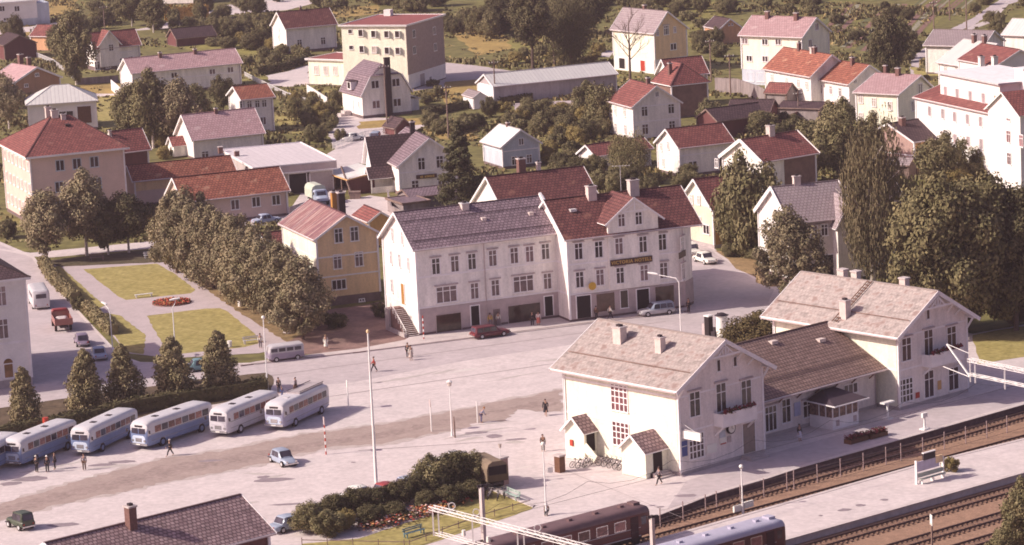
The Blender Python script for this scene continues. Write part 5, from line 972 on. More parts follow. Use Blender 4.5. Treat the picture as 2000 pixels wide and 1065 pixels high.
car(732,276,hdg((742,262),(726,278)),4.2,1.7,1.5,clb,'pale blue car in the yard behind the store','estate'); car(520,436,hdg((500,438),(540,433)),4.2,1.7,1.4,cb,'blue grey car parked by the low ochre wing','sedan'); car(690,275,hdg((670,277),(710,272)),4.0,1.6,1.4,cw,'white car in the yard left of the pale blue car','sedan')
def truck(px,py,hd,label,kind,cabc,boxc,L_=6.2,name='truck'):
    c=at(px,py); e=empty(name,(c.x,c.y,0),hd,label,'truck'); h=L_/2; w=1.1
    m=MB(); m.box(-h,h-.2,-.5,.5,.6,.85); m.build('chassis',[blackm],e)
    m=MB(); m.loft([ring(h-2.3,w*.9,.8,2.2,.3),ring(h-2.2,w*.95,.75,2.3,.3),ring(h-1.4,w*.92,.75,2.25,.3),ring(h-1.15,w*.9,.75,1.5,.25),ring(h-.3,w*.75,.75,1.4,.3),ring(h,w*.6,.8,1.2,.25)]); m.build('cab',[cabc],e,smooth=True)
    m=MB(); m.face([(h-1.12,-.7,1.5),(h-1.12,.7,1.5),(h-1.36,.66,2.12),(h-1.36,-.66,2.12)]); m.build('windscreen',[vglass],e)
    for s in (-1,1): m=MB(); m.box(h-2.1,h-1.5,s*w*.95-.01,s*w*.95+.01,1.55,2.0); m.build('side_window',[vglass],e)
    if kind=='open':
        m=MB(); m.box(-h,h-2.4,-w,w,.95,1.05); m.build('load_bed',[boxc],e)
        for nm,bx in (('side_board',(-h,h-2.4,-w,-w+.07,1.05,1.7)),('side_board',(-h,h-2.4,w-.07,w,1.05,1.7)),('tailgate',(-h-.06,-h,-w,w,1.0,1.75)),('headboard',(h-2.45,h-2.4,-w,w,1.05,2.0))): m=MB(); m.box(*bx); m.build(nm,[boxc],e)
        m=MB(); m.loft([ring(-1.2,.3,1.05,1.2,.1),ring(-.4,.8,1.05,1.6,.3),ring(.3,.4,1.05,1.3,.15)]); m.build('load',[gravel],e,smooth=True)
    else:
        P=lambda x,k=1:[(x,w*k,1.0),(x,w*k,2.2),(x,w*.85*k,2.65),(x,w*.45,2.9),(x,-w*.45,2.9),(x,-w*.85*k,2.65),(x,-w*k,2.2),(x,-w*k,1.0)]
        m=MB(); m.loft([P(-h),P(-h+1.2,1.02),P(0,1.0),P(.6,1.02),P(h-2.4)],mf=lambda c:0); m.build('tarpaulin',[boxc],e); m=MB(); m.box(-h-.04,-h-.02,-w*.85,w*.85,1.15,2.45); m.build('tail_flap',[doord],e); m=MB(); m.box(-h-.08,-h-.04,-w*.95,w*.95,.95,1.6); m.build('tailgate',[mat('olive_board',(.10,.07,.04))],e)
    for s in (-1,1):
        for x in (-h*.55,h*.6): wheel(e,x,s*(w-.2),.45,.28,boxc)
    return e
truck(121,641,sh_,'red open truck with gravel load in the side street','open',crr,paint('truck_red',(.30,.12,.10)))
truck(947,945,hdg((953,948),(908,925)),'olive army truck with rounded canvas cover beside the brick gate pillar','tarp',mat('olive_paint',(.13,.10,.06),.6),mat('olive_canvas',(.21,.155,.11),.9,.12,1.5),6.5,'army_truck')
truck(622,398,hdg((596,385),(640,404)),'truck with pale green canvas cover in the garage yard','tarp',cb,mat('pale_green_canvas',(.50,.52,.44),.9,.08,1.5),6.0,'covered_truck')
# ---------------------------------------------------------------- railcars
def railcar(o,d,xend,zr,bodyc,roofc,label,name='railcar',L_=24):
    """o point on the track, right hand end of the car projected to xend metres along d"""
    hd=math.atan2(d.y,d.x); c=o+d*(xend-L_/2); e=empty(name,(c.x,c.y,DROP+.27),hd,label,'train'); h=L_/2; w=1.48
    secs=[ring(x,k*w,.9,z,.55,.02) for x,k,z in ((-h,1,3.55),(h-1.4,1,3.55),(h-.5,.93,3.5),(h-.12,.8,3.35),(h,.66,3.1))]
    m=MB(); m.loft(secs,mf=lambda c:0 if c.z<2.98 else 1); m.build('body',[bodyc,roofc],e,smooth=True)
    for s in (-1,1):
        for k in range(9):
            m=MB(); m.box(-.6,.6,-.015,.015,-.38,.38); f=MB(); f.box(-.68,.68,-.008,.008,-.46,.46); o2=f.build('window_frame',[chrome],e,(h-3.9-k*2.1,s*(w+.002),2.3)); m.build('window',[mat('train_glass',(.22,.10,.09),.2,.4,2,rand=.5)],o2,(0,s*.004,0))
        m=MB(); m.box(-.45,.45,-.02,.02,-1.0,.95); m.build('door',[mat('dark_carriage_door',(.05,.02,.022))],e,(h-2.2,s*(w+.01),1.9)); m=MB(); m.box(-.3,.3,-.02,.02,-.35,.35); m.build('cab_window',[vglass],e,(h-1.1,s*(w*.97+.02),2.35))
        m=MB(); m.box(-h,h-1.5,s*w-.012,s*w+.02,1.0,1.06); m.box(-h,h-1.5,s*w-.012,s*w+.02,1.75,1.79); m.build('side_line',[galv],e)
    for y in (-.45,.45): m=MB(); m.face([(h-.03,y-.36,2.05),(h-.03,y+.36,2.05),(h-.1,y+.34,2.75),(h-.1,y-.34,2.75)]); m.face([(h+.02,y-.36,2.05),(h+.02,y+.36,2.05),(h-.0,y+.34,2.7),(h-.0,y-.34,2.7)]); m.build('front_window',[vglass],e)
    for x in (h-2.6,h-16): 
        m=MB(); 
        for k in (-1.1,1.1):
            for s in (-.7525,.7525): m.tube((x+k,s-.07,.45),(x+k,s+.07,.45),.45,n=14)
        m.box(x-1.7,x+1.7,-.9,.9,.55,.85); m.build('bogie',[blackm],e)
    for k in range(7): m=MB(); m.box(-.2,.2,-.2,.2,0,.18); m.build('roof_vent',[roofc],e,(h-2.5-k*3,.0,3.55))
    m=MB(); m.box(h-1.35,h-.6,-.45,.45,3.45,3.75); m.build('roof_box',[roofc],e)
    m=MB(); 
    for y in (-.8,.8): m.tube((h,y,.75),(h+.35,y,.75),.09,n=8); m.tube((h+.35,y,.75),(h+.4,y,.75),.2,n=10)
    m.build('buffer',[blackm],e); return e
o1=it0+itn*1.75; p=at(1238,1056,DROP); railcar(o1,idr,(p-o1).dot(idr),0,mat('maroon_carriage',(.12,.035,.032),.4,.15,1),mat('sooty_roof',(.15,.09,.095),.6,.15,.8),'dark maroon railcar on the track above the island platform')
o2=ib+tn*2.0; p=at(1472,1078,DROP); railcar(o2,td,(p-o2).dot(td),0,mat('brown_carriage',(.10,.035,.035),.4,.15,1),mat('pale_blue_roof',(.42,.40,.50),.5,.08,.8),'railcar with pale blue grey roof at the bottom edge')
# ---------------------------------------------------------------- people: one skinned body, clothes and hair as its children
skinm=mat('skin',(.42,.24,.17),.7,.05,2)
_cl={}
def cloth(c):
    k='cloth_%d_%d_%d'%tuple(int(x*100) for x in c)
    if k not in _cl: _cl[k]=mat('woven_'+['wool','cotton','linen','twill','tweed','serge','denim','canvas','felt','jersey','poplin','flannel','gabardine','worsted','calico','drill','khaki','corduroy','satin','velvet','muslin','knit'][len(_cl)%22]+('' if len(_cl)<22 else '_dark'),c,.9,.1,6)
    return _cl[k]
def skinobj(name,verts,edges,rad,m,parent,root=0,sub=1):
    me=bpy.data.meshes.new(name); me.from_pydata([tuple(v) for v in verts],edges,[]); me.materials.append(m)
    o=bpy.data.objects.new(name,me); COL.objects.link(o); o.parent=parent
    o.modifiers.new('skin','SKIN'); 
    if not me.skin_vertices:
        bpy.context.view_layer.objects.active=o; bpy.ops.mesh.customdata_skin_add()
    for i,r in enumerate(rad):
        s=me.skin_vertices[0].data[i]; s.radius=(r,r) if not isinstance(r,tuple) else r; s.use_root=(i==root)
    sm=o.modifiers.new('smooth','SUBSURF'); sm.levels=sub; sm.render_levels=sub; o.modifiers['skin'].use_smooth_shade=True
    return o
def person(px,py,face,top,bot,label,pose='stand',ht=1.75,hair=(.05,.03,.03),hat=None,skirt=None,z=0,at_=None):
    c=at_ or at(px,py,z); s=ht/1.75; e=empty('person',(c.x,c.y,c.z),face,label,'person')
    V=Vector; ln=0.0; sw=0
    if pose=='walk': sw=.34
    if pose=='bend': ln=.55
    def up(p):   # lean the upper body about the hips
        if p.z<.95: return p
        d=p-V((0,0,.95)); return V((0,0,.95))+V((d.x*math.cos(ln)+d.z*math.sin(ln),d.y,-d.x*math.sin(ln)+d.z*math.cos(ln)))
    arm=.12 if pose!='walk' else .28
    J=dict(pelvis=V((0,0,.95)),waist=V((0,0,1.1)),chest=V((.0,0,1.32)),neck=V((.01,0,1.47)),jaw=V((.03,0,1.56)),head=V((.02,0,1.66)),crown=V((.0,0,1.74)))
    for k,sg in (('l',1),('r',-1)):
        f=sw*sg
        J['hip'+k]=V((0,sg*.1,.9)); J['knee'+k]=V((f*.55+.04,sg*.11,.5)); J['ank'+k]=V((f,sg*.11,.09+(.06 if f<0 else 0))); J['toe'+k]=V((f+.17,sg*.13,.03))
        J['sh'+k]=V((0,sg*.19,1.42)); J['el'+k]=V((-arm*sg*(1 if sw else -.1)*.6-.03,sg*.25,1.14)); J['wr'+k]=V((-arm*sg*(1 if sw else -.1)+.1,sg*.24,.90)); J['pa'+k]=V((-arm*sg*(1 if sw else -.1)+.13,sg*.235,.82))
        for q,(dx,dy,dz) in enumerate(((.03,.03,-.07),(.035,.012,-.085),(.03,-.008,-.08),(.02,-.026,-.065),(.055,.0,-.03))): J['f%d%s'%(q,k)]=J['pa'+k]+V((dx,dy*1,dz))
    if pose=='bend':
        for k,sg in (('l',1),('r',-1)):
            J['el'+k]=V((.2,sg*.2,1.2)); J['wr'+k]=V((.42,sg*.12,1.12)); J['pa'+k]=V((.5,sg*.1,1.1))
            for q in range(5): J['f%d%s'%(q,k)]=J['pa'+k]+V((.07,-.03+.016*q,-.01 if q<4 else .03))
    if pose=='sit':
        for k,sg in (('l',1),('r',-1)): J['knee'+k]=V((.42,sg*.12,.88)); J['ank'+k]=V((.45,sg*.12,.48)); J['toe'+k]=V((.6,sg*.12,.44))
    for k in list(J):
        if not k.startswith(('hip','knee','ank','toe')): J[k]=up(J[k])
    off=V((0,0,-.43)) if pose=='sit' else V((0,0,0))
    rad=dict(pelvis=(.15,.11),waist=(.13,.10),chest=(.165,.11),neck=.055,jaw=.075,head=.098,crown=.06,hip=.09,knee=.06,ank=.042,toe=.04,sh=.06,el=.042,wr=.03,pa=.038,f=.011)
    def sub(names,E,infl,m,name,root=0,parent=None):
        vs=[(J[n]+off)*s for n in names]; rr=[]
        for n in names:
            r=rad.get(n) or rad[[k for k in rad if n.startswith(k)][0]]; rr.append(tuple((x+infl)*s for x in r) if isinstance(r,tuple) else (r+infl)*s)
        return skinobj(name,vs,[(names.index(a),names.index(b)) for a,b in E],rr,m,parent or e,root)
    N=['pelvis','waist','chest','neck','jaw','head','crown']; E=[(N[i],N[i+1]) for i in range(6)]
    for k in 'lr':
        N+=[x+k for x in ('hip','knee','ank','toe','sh','el','wr','pa')]; E+=[('pelvis','hip'+k),('hip'+k,'knee'+k),('knee'+k,'ank'+k),('ank'+k,'toe'+k),('chest','sh'+k),('sh'+k,'el'+k),('el'+k,'wr'+k),('wr'+k,'pa'+k)]
        for q in range(5): N.append('f%d%s'%(q,k)); E.append(('pa'+k,'f%d%s'%(q,k)))
    b=sub(N,E,0,skinm,'body')
    N=['pelvis','waist','chest']; E=[('pelvis','waist'),('waist','chest')]
    for k in 'lr': N+=['sh'+k,'el'+k,'wr'+k]; E+=[('chest','sh'+k),('sh'+k,'el'+k),('el'+k,'wr'+k)]
    sub(N,E,.02,cloth(top),'jacket')
    if skirt:
        m=MB(); n=14
        for q in range(n):
            a0,a1=2*PI*q/n,2*PI*(q+1)/n; m.face([(.28*math.cos(a0)*s,.26*math.sin(a0)*s,.42*s),(.28*math.cos(a1)*s,.26*math.sin(a1)*s,.42*s),(.17*math.cos(a1)*s,.17*math.sin(a1)*s,1.08*s),(.17*math.cos(a0)*s,.17*math.sin(a0)*s,1.08*s)])
        m.face([(.28*math.cos(2*PI*q/n)*s,.26*math.sin(2*PI*q/n)*s,.42*s) for q in range(n)][::-1]); m.build('skirt',[cloth(skirt)],e,smooth=True)
    else:
        N=['pelvis']; E=[]
        for k in 'lr': N+=['hip'+k,'knee'+k,'ank'+k]; E+=[('pelvis','hip'+k),('hip'+k,'knee'+k),('knee'+k,'ank'+k)]
        sub(N,E,.022,cloth(bot),'trousers')
    m=MB(); hc=(up(V((-.015,0,1.69)))+off)*s; r=.112*s; K=6
    hm=cloth(hat) if hat else cloth(hair)
    for i in range(K):
        t0,t1=PI/2*i/K*1.1,PI/2*(i+1)/K*1.1
        for q in range(12):
            a0,a1=2*PI*q/12,2*PI*(q+1)/12; f=lambda t,a:(hc.x+r*math.sin(t)*math.cos(a),hc.y+r*math.sin(t)*math.sin(a)*.86,hc.z+r*math.cos(t))
            m.face([f(t0,a0),f(t1,a0),f(t1,a1),f(t0,a1)])
    if hat:
        for q in range(12): a0,a1=2*PI*q/12,2*PI*(q+1)/12; m.face([(hc.x+r*math.cos(a0),hc.y+r*.9*math.sin(a0),hc.z),(hc.x+r*1.5*math.cos(a0),hc.y+r*1.35*math.sin(a0),hc.z-.01),(hc.x+r*1.5*math.cos(a1),hc.y+r*1.35*math.sin(a1),hc.z-.01),(hc.x+r*math.cos(a1),hc.y+r*.9*math.sin(a1),hc.z)])
    m.build('hat' if hat else 'hair',[hm],e,smooth=True)
    m=MB()   # eyes, nose and mouth
    for y in (-.033,.033): c_=(up(V((.108,y,1.645)))+off)*s; m.cbox(c_,(.02,.022,.012),0,1)
    c_=(up(V((.122,0,1.62)))+off)*s; m.cbox(c_,(.03,.022,.05)); c_=(up(V((.108,0,1.575)))+off)*s; m.cbox(c_,(.015,.05,.012),0,1)
    for y in (-.095,.095): c_=(up(V((.0,y,1.63)))+off)*s; m.cbox(c_,(.035,.02,.06))
    m.build('face',[skinm,blackm],e)
    return e
dk=(.035,.028,.035); br=(.12,.07,.05); wh=(.7,.66,.6); gy=(.22,.18,.2); rd=(.35,.06,.05); bl=(.12,.17,.36)
person(72,923,R(60),dk,dk,'man in black with pale cap, leftmost of three beside the first full bus',hat=wh); person(93,923,R(100),dk,dk,'man in black with white cap, middle of three beside the first full bus',hat=(.75,.73,.7)); person(108,917,R(180),dk,dk,'man in dark clothes, right of the two capped men beside the bus')
person(165,919,R(90),gy,br,'man in grey jacket and brown trousers before the second full bus'); person(333,891,R(190),dk,dk,'man in dark suit walking before the middle bus','walk',hat=(.45,.4,.38))
person(545,768,R(-60),dk,dk,'man in dark jacket behind the right end of the bus row'); person(551,776,R(-60),bl,bl,'child in bright blue beside the man behind the buses',ht=1.15,hair=(.3,.2,.1)); person(578,768,R(160),gy,br,'woman with bag behind the grey blue bus',skirt=br)
person(637,683,R(-90),wh,wh,'person in a long white coat on the pavement right of the minibus',skirt=wh,hair=(.3,.2,.12)); person(731,727,R(175),rd,dk,'person in red top striding across the road','walk')
person(797,699,R(-80),dk,dk,'person in black crossing the road, left of the pair below the stairs'); person(803,704,R(-80),wh,(.4,.3,.25),'woman in pale dress, right of the pair crossing the road',skirt=(.5,.4,.36))
person(940,826,R(10),(.25,.24,.33),(.14,.12,.2),'man in blue work clothes bending over the gravel','bend',hair=(.35,.15,.06)); person(1066,812,R(-100),dk,dk,'person in a dark coat walking right of the lamp posts','walk',skirt=dk); person(1061,882,R(-70),br,(.16,.12,.09),'man in brown jacket standing beyond the tall street lamp')
person(1288,947,R(200),gy,dk,'man in grey shirt walking past the right porch of the station','walk'); person(509,680,R(-90),wh,gy,'person in pale shirt standing left of the minibus')
person(1040,637,R(90),dk,dk,'dark dressed person looking in the shop window below the white shop'); person(1052,637,R(80),(.6,.5,.5),rd,'woman in pale top before the shop window',skirt=(.5,.15,.12)); person(1192,624,R(10),wh,dk,'man in white shirt walking under the round yellow sign','walk'); person(1345,611,R(-60),dk,dk,'dark figure at the hotel corner'); person(1165,626,R(60),br,dk,'person in brown standing by the hotel entrance')
person(958,640,R(-90),yelm.name and (.6,.4,.08),gy,'person in yellow top behind the dark red estate car'); person(974,638,R(-90),wh,gy,'person in white behind the bonnet of the dark red estate car')
person(1562,862,R(-50),dk,wh,'woman in dark top and long pale skirt on the station platform',skirt=(.55,.52,.6)); person(1068,1006,R(-100),br,dk,'small figure sitting at the foot of the tall lamp','sit',ht=1.5)
person(1403,640,R(100),bl,dk,'person in blue behind the advertising column')
# ---------------------------------------------------------------- trees and shrubs: tapered trunks with limbs, crowns of many small leaf faces
def leafmat(n,c,c2):
    m=mat(n,c,.75,.0,.9,col2=c2,detail=5,rand=.16,spec=.15,fine=(3,.22)); return m
L_dark=leafmat('dark_leaves',(.066,.060,.028),(.130,.105,.056)); L_olive=leafmat('olive_leaves',(.118,.108,.048),(.235,.192,.105)); L_birch=leafmat('birch_leaves',(.160,.138,.075),(.30,.235,.15)); L_spruce=leafmat('spruce_needles',(.050,.050,.026),(.10,.085,.045)); L_yel=leafmat('yellow_green_leaves',(.22,.17,.06),(.31,.24,.10)); L_och=leafmat('ochre_hedge_leaves',(.36,.22,.07),(.45,.28,.10)); L_cone=leafmat('cypress_leaves',(.17,.145,.075),(.29,.23,.13))
bark=mat('bark',(.13,.085,.07),.9,.3,3); bbark=mat('birch_bark',(.55,.47,.43),.8,.35,4)
def crown_mesh(name,rx,rz,n,kind,seed,leaf,lm):
    """leaf faces in clumps through an uneven crown; local origin at crown bottom"""
    r=random.Random(seed); b=MB(); cl=[]
    nc={'feather':60,'bush':11,'broad':26,'birch':30,'weep':34,'cone':44,'spruce':60,'big':90}[kind]
    for i in range(nc):
        t=(i+.5)/nc
        if kind in('cone','spruce'):
            z=t**(.9)*rz*.97; k=(1-t)**(.75 if kind=='spruce' else .62)
            if kind=='cone' : k=k*(.75+.25*min(1,t*6)); 
            R_=rx*k; a=i*2.4+r.uniform(-.4,.4); cr_=max(.25,R_*.42+.12); d=R_*r.uniform(.45,.95); cl.append((Vector((d*math.cos(a),d*math.sin(a),z)),cr_,cr_*(.5 if kind=='spruce' else .8)))
        else:
            u=1-2*t; a=i*2.39996; q=math.sqrt(max(0,1-u*u)); f=r.uniform(.45,.86)
            wd=1.0+.18*math.sin(a*2+seed)
            x=Vector((q*math.cos(a)*rx*f*wd,q*math.sin(a)*rx*f*wd,rz*.5+u*rz*.5*f))
            if kind in('birch','feather'): k=1-.42*max(0,u); x.x*=k; x.y*=k
            if kind=='feather' and u<0: k=1.15+.35*min(1,-u*1.3); x.x*=k; x.y*=k
            cr_=rx*(r.uniform(.24,.40) if kind not in('big','feather') else r.uniform(.15,.26) if kind=='big' else r.uniform(.16,.30)); cl.append((x,cr_,cr_*(1.0 if kind!='weep' else 1.9)))
    per=n//len(cl)
    for c,cr_,cz in cl:
        for k in range(per):
            d=Vector((r.gauss(0,1),r.gauss(0,1),r.gauss(0,1))); d.normalize(); f=r.uniform(.45,1.12)
            p=c+Vector((d.x*cr_*f,d.y*cr_*f,d.z*cz*f)); s=leaf*r.uniform(.6,1.35)
            nn=(d+Vector((r.uniform(-.8,.8),r.uniform(-.8,.8),r.uniform(-.5,.9)))).normalized()
            a=nn.cross(Vector((r.uniform(-1,1),r.uniform(-1,1),r.uniform(-1,1)))).normalized(); e=nn.cross(a)
            if kind=='weep': a=Vector((0,0,-1)); e=nn.cross(a); e=e.normalized() if e.length>.01 else Vector((1,0,0)); b.face([p-e*s*.4,p+a*s*1.6-e*s*.15,p+a*s*1.6+e*s*.15,p+e*s*.4])
            else: b.face([p-a*s,p-e*s*.65,p+a*s,p+e*s*.65])
    return b.mesh('crown',[lm])
def trunk_mesh(h,r0,seed,lm,limbs=6,top=.8,spread=.35):
    r=random.Random(seed); b=MB(); p=Vector((0,0,-.2)); n=5
    for i in range(n):
        q=Vector((r.uniform(-.12,.12)*i*.5,r.uniform(-.12,.12)*i*.5,h*top*(i+1)/n)); b.tube(p,q,r0*(1-i/n*.75),r0*(1-(i+1)/n*.75),7,cap=False); p=q
    for k in range(limbs):
        t=r.uniform(.35,.95); a=k*2.4; z=h*top*t; L=h*spread*(1.1-t*.5); b.tube((0,0,z),(L*math.cos(a),L*math.sin(a),z+L*.8),r0*.32,r0*.08,5,cap=False)
    return b.mesh('trunk',[lm])
LIB={}
def lib(kind,lm,v):
    k=(kind,lm.name,v)
    if k not in LIB:
        P={'feather':(3.2,9.5,19000,.13),'bush':(1.6,2.0,3000,.11),'broad':(3.0,5.2,11000,.14),'birch':(3.0,7.5,15000,.135),'weep':(3.5,9,20000,.12),'cone':(2.2,5.6,11000,.12),'spruce':(3.0,11,16000,.15),'big':(8,14,80000,.20)}[kind]
        LIB[k]=(crown_mesh('crown',P[0],P[1],P[2],kind,v*17+len(kind),P[3],lm),P[0],P[1])
    return LIB[k]
TR={}
TREES=[]
def tree(px,py,h,r,kind='broad',lm=None,label='',name='tree',cat='tree',group=None,cb=None,v=0,bk=None,base=None,at_=None):
    c=at_ or at(px,py); lm=lm or L_olive; me,rx,rz=lib(kind,lm,v); rr=random.Random(int(px*7+py*13))
    if cb is None: cb={'feather':.03,'bush':0.0,'broad':.18,'birch':.16,'weep':.07,'cone':.06,'spruce':.04,'big':.12}[kind]
    e=empty(name,(c.x,c.y,0),rr.uniform(0,6.28),label,cat,group)
    o=inst('crown',me,e,(0,0,h*cb),0,(r/rx,r/rx*rr.uniform(.92,1.08),h*(1-cb)/rz))
    if kind!='bush':
        bk=bk or bark; k=(bk.name,kind)
        if k not in TR: TR[k]=trunk_mesh(10,.22,len(TR),bk,0 if kind in('cone','spruce') else 7,.95 if kind=='spruce' else .8,.3)
        inst('trunk',TR[k],e,(0,0,0),0,(h/10*.9,h/10*.9,h/10))
    else:
        if 'bushstem' not in TR: TR['bushstem']=trunk_mesh(1.6,.05,3,bark,5,.7,.5)
        inst('stem',TR['bushstem'],e,(0,0,0),0,(r/1.6,r/1.6,h/2))
    TREES.append(e); return e
# the dense row along the park
ordn=['uppermost','second','third','fourth','fifth','sixth','seventh','eighth','ninth','tenth','eleventh','lowest']
for k in range(12):
    t=k/11; x=346+t*246+[0,6,-5,4,-3,7,-6,3,0,5,-4,0][k]; y=534+t*t*30+t*100; tree(x,y,12.6-1.9*t+[0,.5,-.6,.3,-.4,.6,-.5,.2,-.3,.5,-.2,.4][k],3.5+[0,.3,-.2,.4,0,.2,.3,-.1,.4,0,.3,.4][k],'feather',L_birch,ordn[k]+' tree of the dense park row counted from the upper end, grey green feathery crown','park_tree','tree','tree row along the park',0,k%3)
for k,(x,y,h_,r_,lb,lm) in enumerate([(92,512,10.2,3.7,'left birch of three before the peach hipped building',L_birch),(170,500,12.2,4.1,'tall middle birch of three before the peach hipped building',L_birch),(252,494,9.4,3.6,'dark right tree of three before the peach hipped building',L_dark),(212,498,8,3.0,'dark lower tree between middle birch and right tree',L_dark)]): tree(x,y,h_,r_,'birch',lm,lb,'birch_tree','tree','trees before the hipped building',.12,k%3,bbark)
for k,(x,y,h_,r_,lb) in enumerate([(50,836,6.7,2.0,'leftmost conifer of the row behind the buses'),(170,804,7.0,2.3,'second conifer of the row behind the buses'),(244,794,7.0,2.35,'third and middle conifer of the row behind the buses'),(341,783,7.3,2.5,'fourth conifer of the row behind the buses'),(430,768,7.1,2.4,'rightmost conifer of the row behind the buses')]): tree(x,y,h_,r_,'cone',L_cone,lb+', broad and pointed','conifer','tree','conifers behind the buses',None,k%2)
tree(1872,652,19.5,9.0,'big',leafmat('elm_leaves',(.098,.088,.04),(.19,.155,.08)),'huge round leafy tree behind the right station pavilion','big_tree',v=0,cb=.01); tree(1985,646,16.5,7.6,'big',L_dark,'dark big tree at the right edge beside the huge round tree','big_tree',v=1,cb=.03)
tree(1706,556,20.2,4.5,'weep',leafmat('weeping_birch_leaves',(.118,.10,.055),(.225,.175,.10)),'very tall weeping birch left of the huge round tree','weeping_birch','tree',bk=bbark,cb=.02); tree(1545,590,12.6,3.9,'feather',L_birch,'loose birch in front of the pale slate roofed villa','birch_tree',v=1,bk=bbark,cb=.02)
tree(1466,500,13.5,4.4,'broad',L_olive,'round leafy tree between yellow lodge and slate roofed villa','broadleaf_tree',v=1,cb=.03); tree(1430,486,8,2.6,'broad',L_olive,'smaller tree by the steps of the yellow lodge','broadleaf_tree',v=2,cb=.03)
tree(1640,350,10.2,4.2,'broad',L_olive,'bushy tree right of the house with the white chimney','broadleaf_tree',v=0,cb=.05); tree(1585,322,7.5,3.4,'broad',L_olive,'lower tree behind the house with the white chimney','broadleaf_tree',v=2,cb=.05); tree(1700,330,8.5,3.0,'broad',L_olive,'tree against the pink sunlit gable','broadleaf_tree',v=1,cb=.05)
tree(901,416,13.6,3.5,'spruce',L_spruce,'dark ragged spruce right of the white store','spruce_tree',v=0); tree(88,242,5.4,1.3,'spruce',L_dark,'small spruce before the white hipped roof','spruce_tree',v=1)
for k,(x,y,h_,r_,lb) in enumerate([(262,286,11.2,3.8,'left birch of the cluster before the long pink roofed house'),(300,290,13.8,4.2,'tallest birch of the cluster before the long pink roofed house'),(352,290,13.2,4.0,'right birch of the cluster before the long pink roofed house'),(385,262,9.0,3.0,'small birch at the right of the cluster, near the bright red roof')]): tree(x,y,h_,r_,'birch',L_olive if k!=2 else L_birch,lb,'birch_tree','tree','garden birches before the long house',.07,k%3,bbark)
tree(437,218,6.6,2.4,'broad',L_dark,'dark round tree left of the bright red roof','round_tree',v=1,cb=.1); tree(150,166,15.5,4.0,'birch',L_olive,'tall slender birch left of the white veranda villa','birch_tree',v=0,bk=bbark,cb=.05); tree(120,120,9,2.8,'birch',L_olive,'birch behind the tall slender one at the upper left','birch_tree',v=1,bk=bbark,cb=.05)
tree(300,64,10,4,'birch',L_olive,'birch with white trunk above the veranda villa','birch_tree',v=2,bk=bbark); tree(258,52,9,3.6,'birch',L_olive,'birch left of the white trunked one at the top','birch_tree',v=1,bk=bbark); tree(34,92,7.0,2.3,'broad',L_dark,'round tree beside the white house in the upper left corner','round_tree',v=0,cb=.03)
tree(18,252,9.6,3.0,'birch',L_birch,'birch at the left edge beside the white hipped roof','birch_tree',v=0,bk=bbark); tree(-4,215,8.2,2.6,'broad',L_yel,'yellowish tree cut by the left edge','broadleaf_tree',v=2,cb=.05); tree(88,95,4.5,1.8,'broad',L_olive,'small tree before the red barn','broadleaf_tree',v=0,cb=.05)
tree(1041,140,17.0,4.8,'birch',L_dark,'tall dark tree with bare lower trunk above the long shed','tall_tree',v=0,cb=.3); tree(1116,128,13.2,4.6,'weep',L_dark,'drooping dark tree right of the tall bare trunked one','weeping_tree',v=1,cb=.02); tree(1150,70,10,4.2,'birch',L_dark,'dark tree left of the yellow villa','broadleaf_tree',v=2); tree(975,70,9,4,'birch',L_dark,'dark tree above the hillside at top centre','broadleaf_tree',v=1)
tree(1736,160,14.4,3.7,'birch',L_dark,'tall dark tree standing between the terraces and garden plots','tall_tree',v=2,cb=.04); tree(1228,358,7.6,3.6,'weep',L_olive,'bushy weeping tree before the low barn','weeping_tree',v=0,cb=.0)
tree(1178,262,8.2,3.4,'broad',L_olive,'tree left of the tall white house','broadleaf_tree',v=0,cb=.0); tree(1150,232,6.5,3,'broad',L_olive,'tree below the end of the long shed','broadleaf_tree',v=1,cb=.0); tree(1487,264,4.4,2.6,'broad',L_olive,'bush tree on the brick red shed','small_tree',v=2,cb=0); tree(1388,254,5.2,2.3,'broad',L_olive,'small tree right of the tall white house','small_tree',v=1,cb=0)
tree(1640,262,6.0,3,'broad',L_olive,'tree before the red roofed row houses','small_tree',v=1,cb=0); tree(1840,360,7.5,3.6,'broad',L_olive,'leafy tree before the white terrace','broadleaf_tree',v=1,cb=.05); tree(1930,350,6,3.5,'broad',L_olive,'tree below the rusty pale roof','broadleaf_tree',v=2,cb=.05); tree(2000,290,7,3,'broad',L_olive,'tree at the right edge by the white gable wing','broadleaf_tree',v=0,cb=.1)
tree(1478,690,4.6,3.5,'broad',leafmat('dark_yew_leaves',(.072,.055,.024),(.12,.09,.04)),'dense round bush behind the ticket hall roof','round_bush','bush',v=1,cb=0); tree(2000,1092,7.2,2.0,'birch',L_olive,'young tree at the lower right edge','young_tree',v=1,cb=.03); tree(1958,1100,3.0,1.6,'broad',L_olive,'low bush beside the tracks at the lower right corner','bush','bush',v=0,cb=0)
tree(655,640,1.9,1.9,'bush',L_dark,'dark low bush in the shaded yard by the park row','bush','bush'); tree(746,620,2.0,1.3,'bush',L_dark,'dark bush left of the outside stair','bush','bush'); tree(1448,236,3.5,2,'broad',L_olive,'bush left of the weathered plank shed','bush','bush',v=0,cb=0)
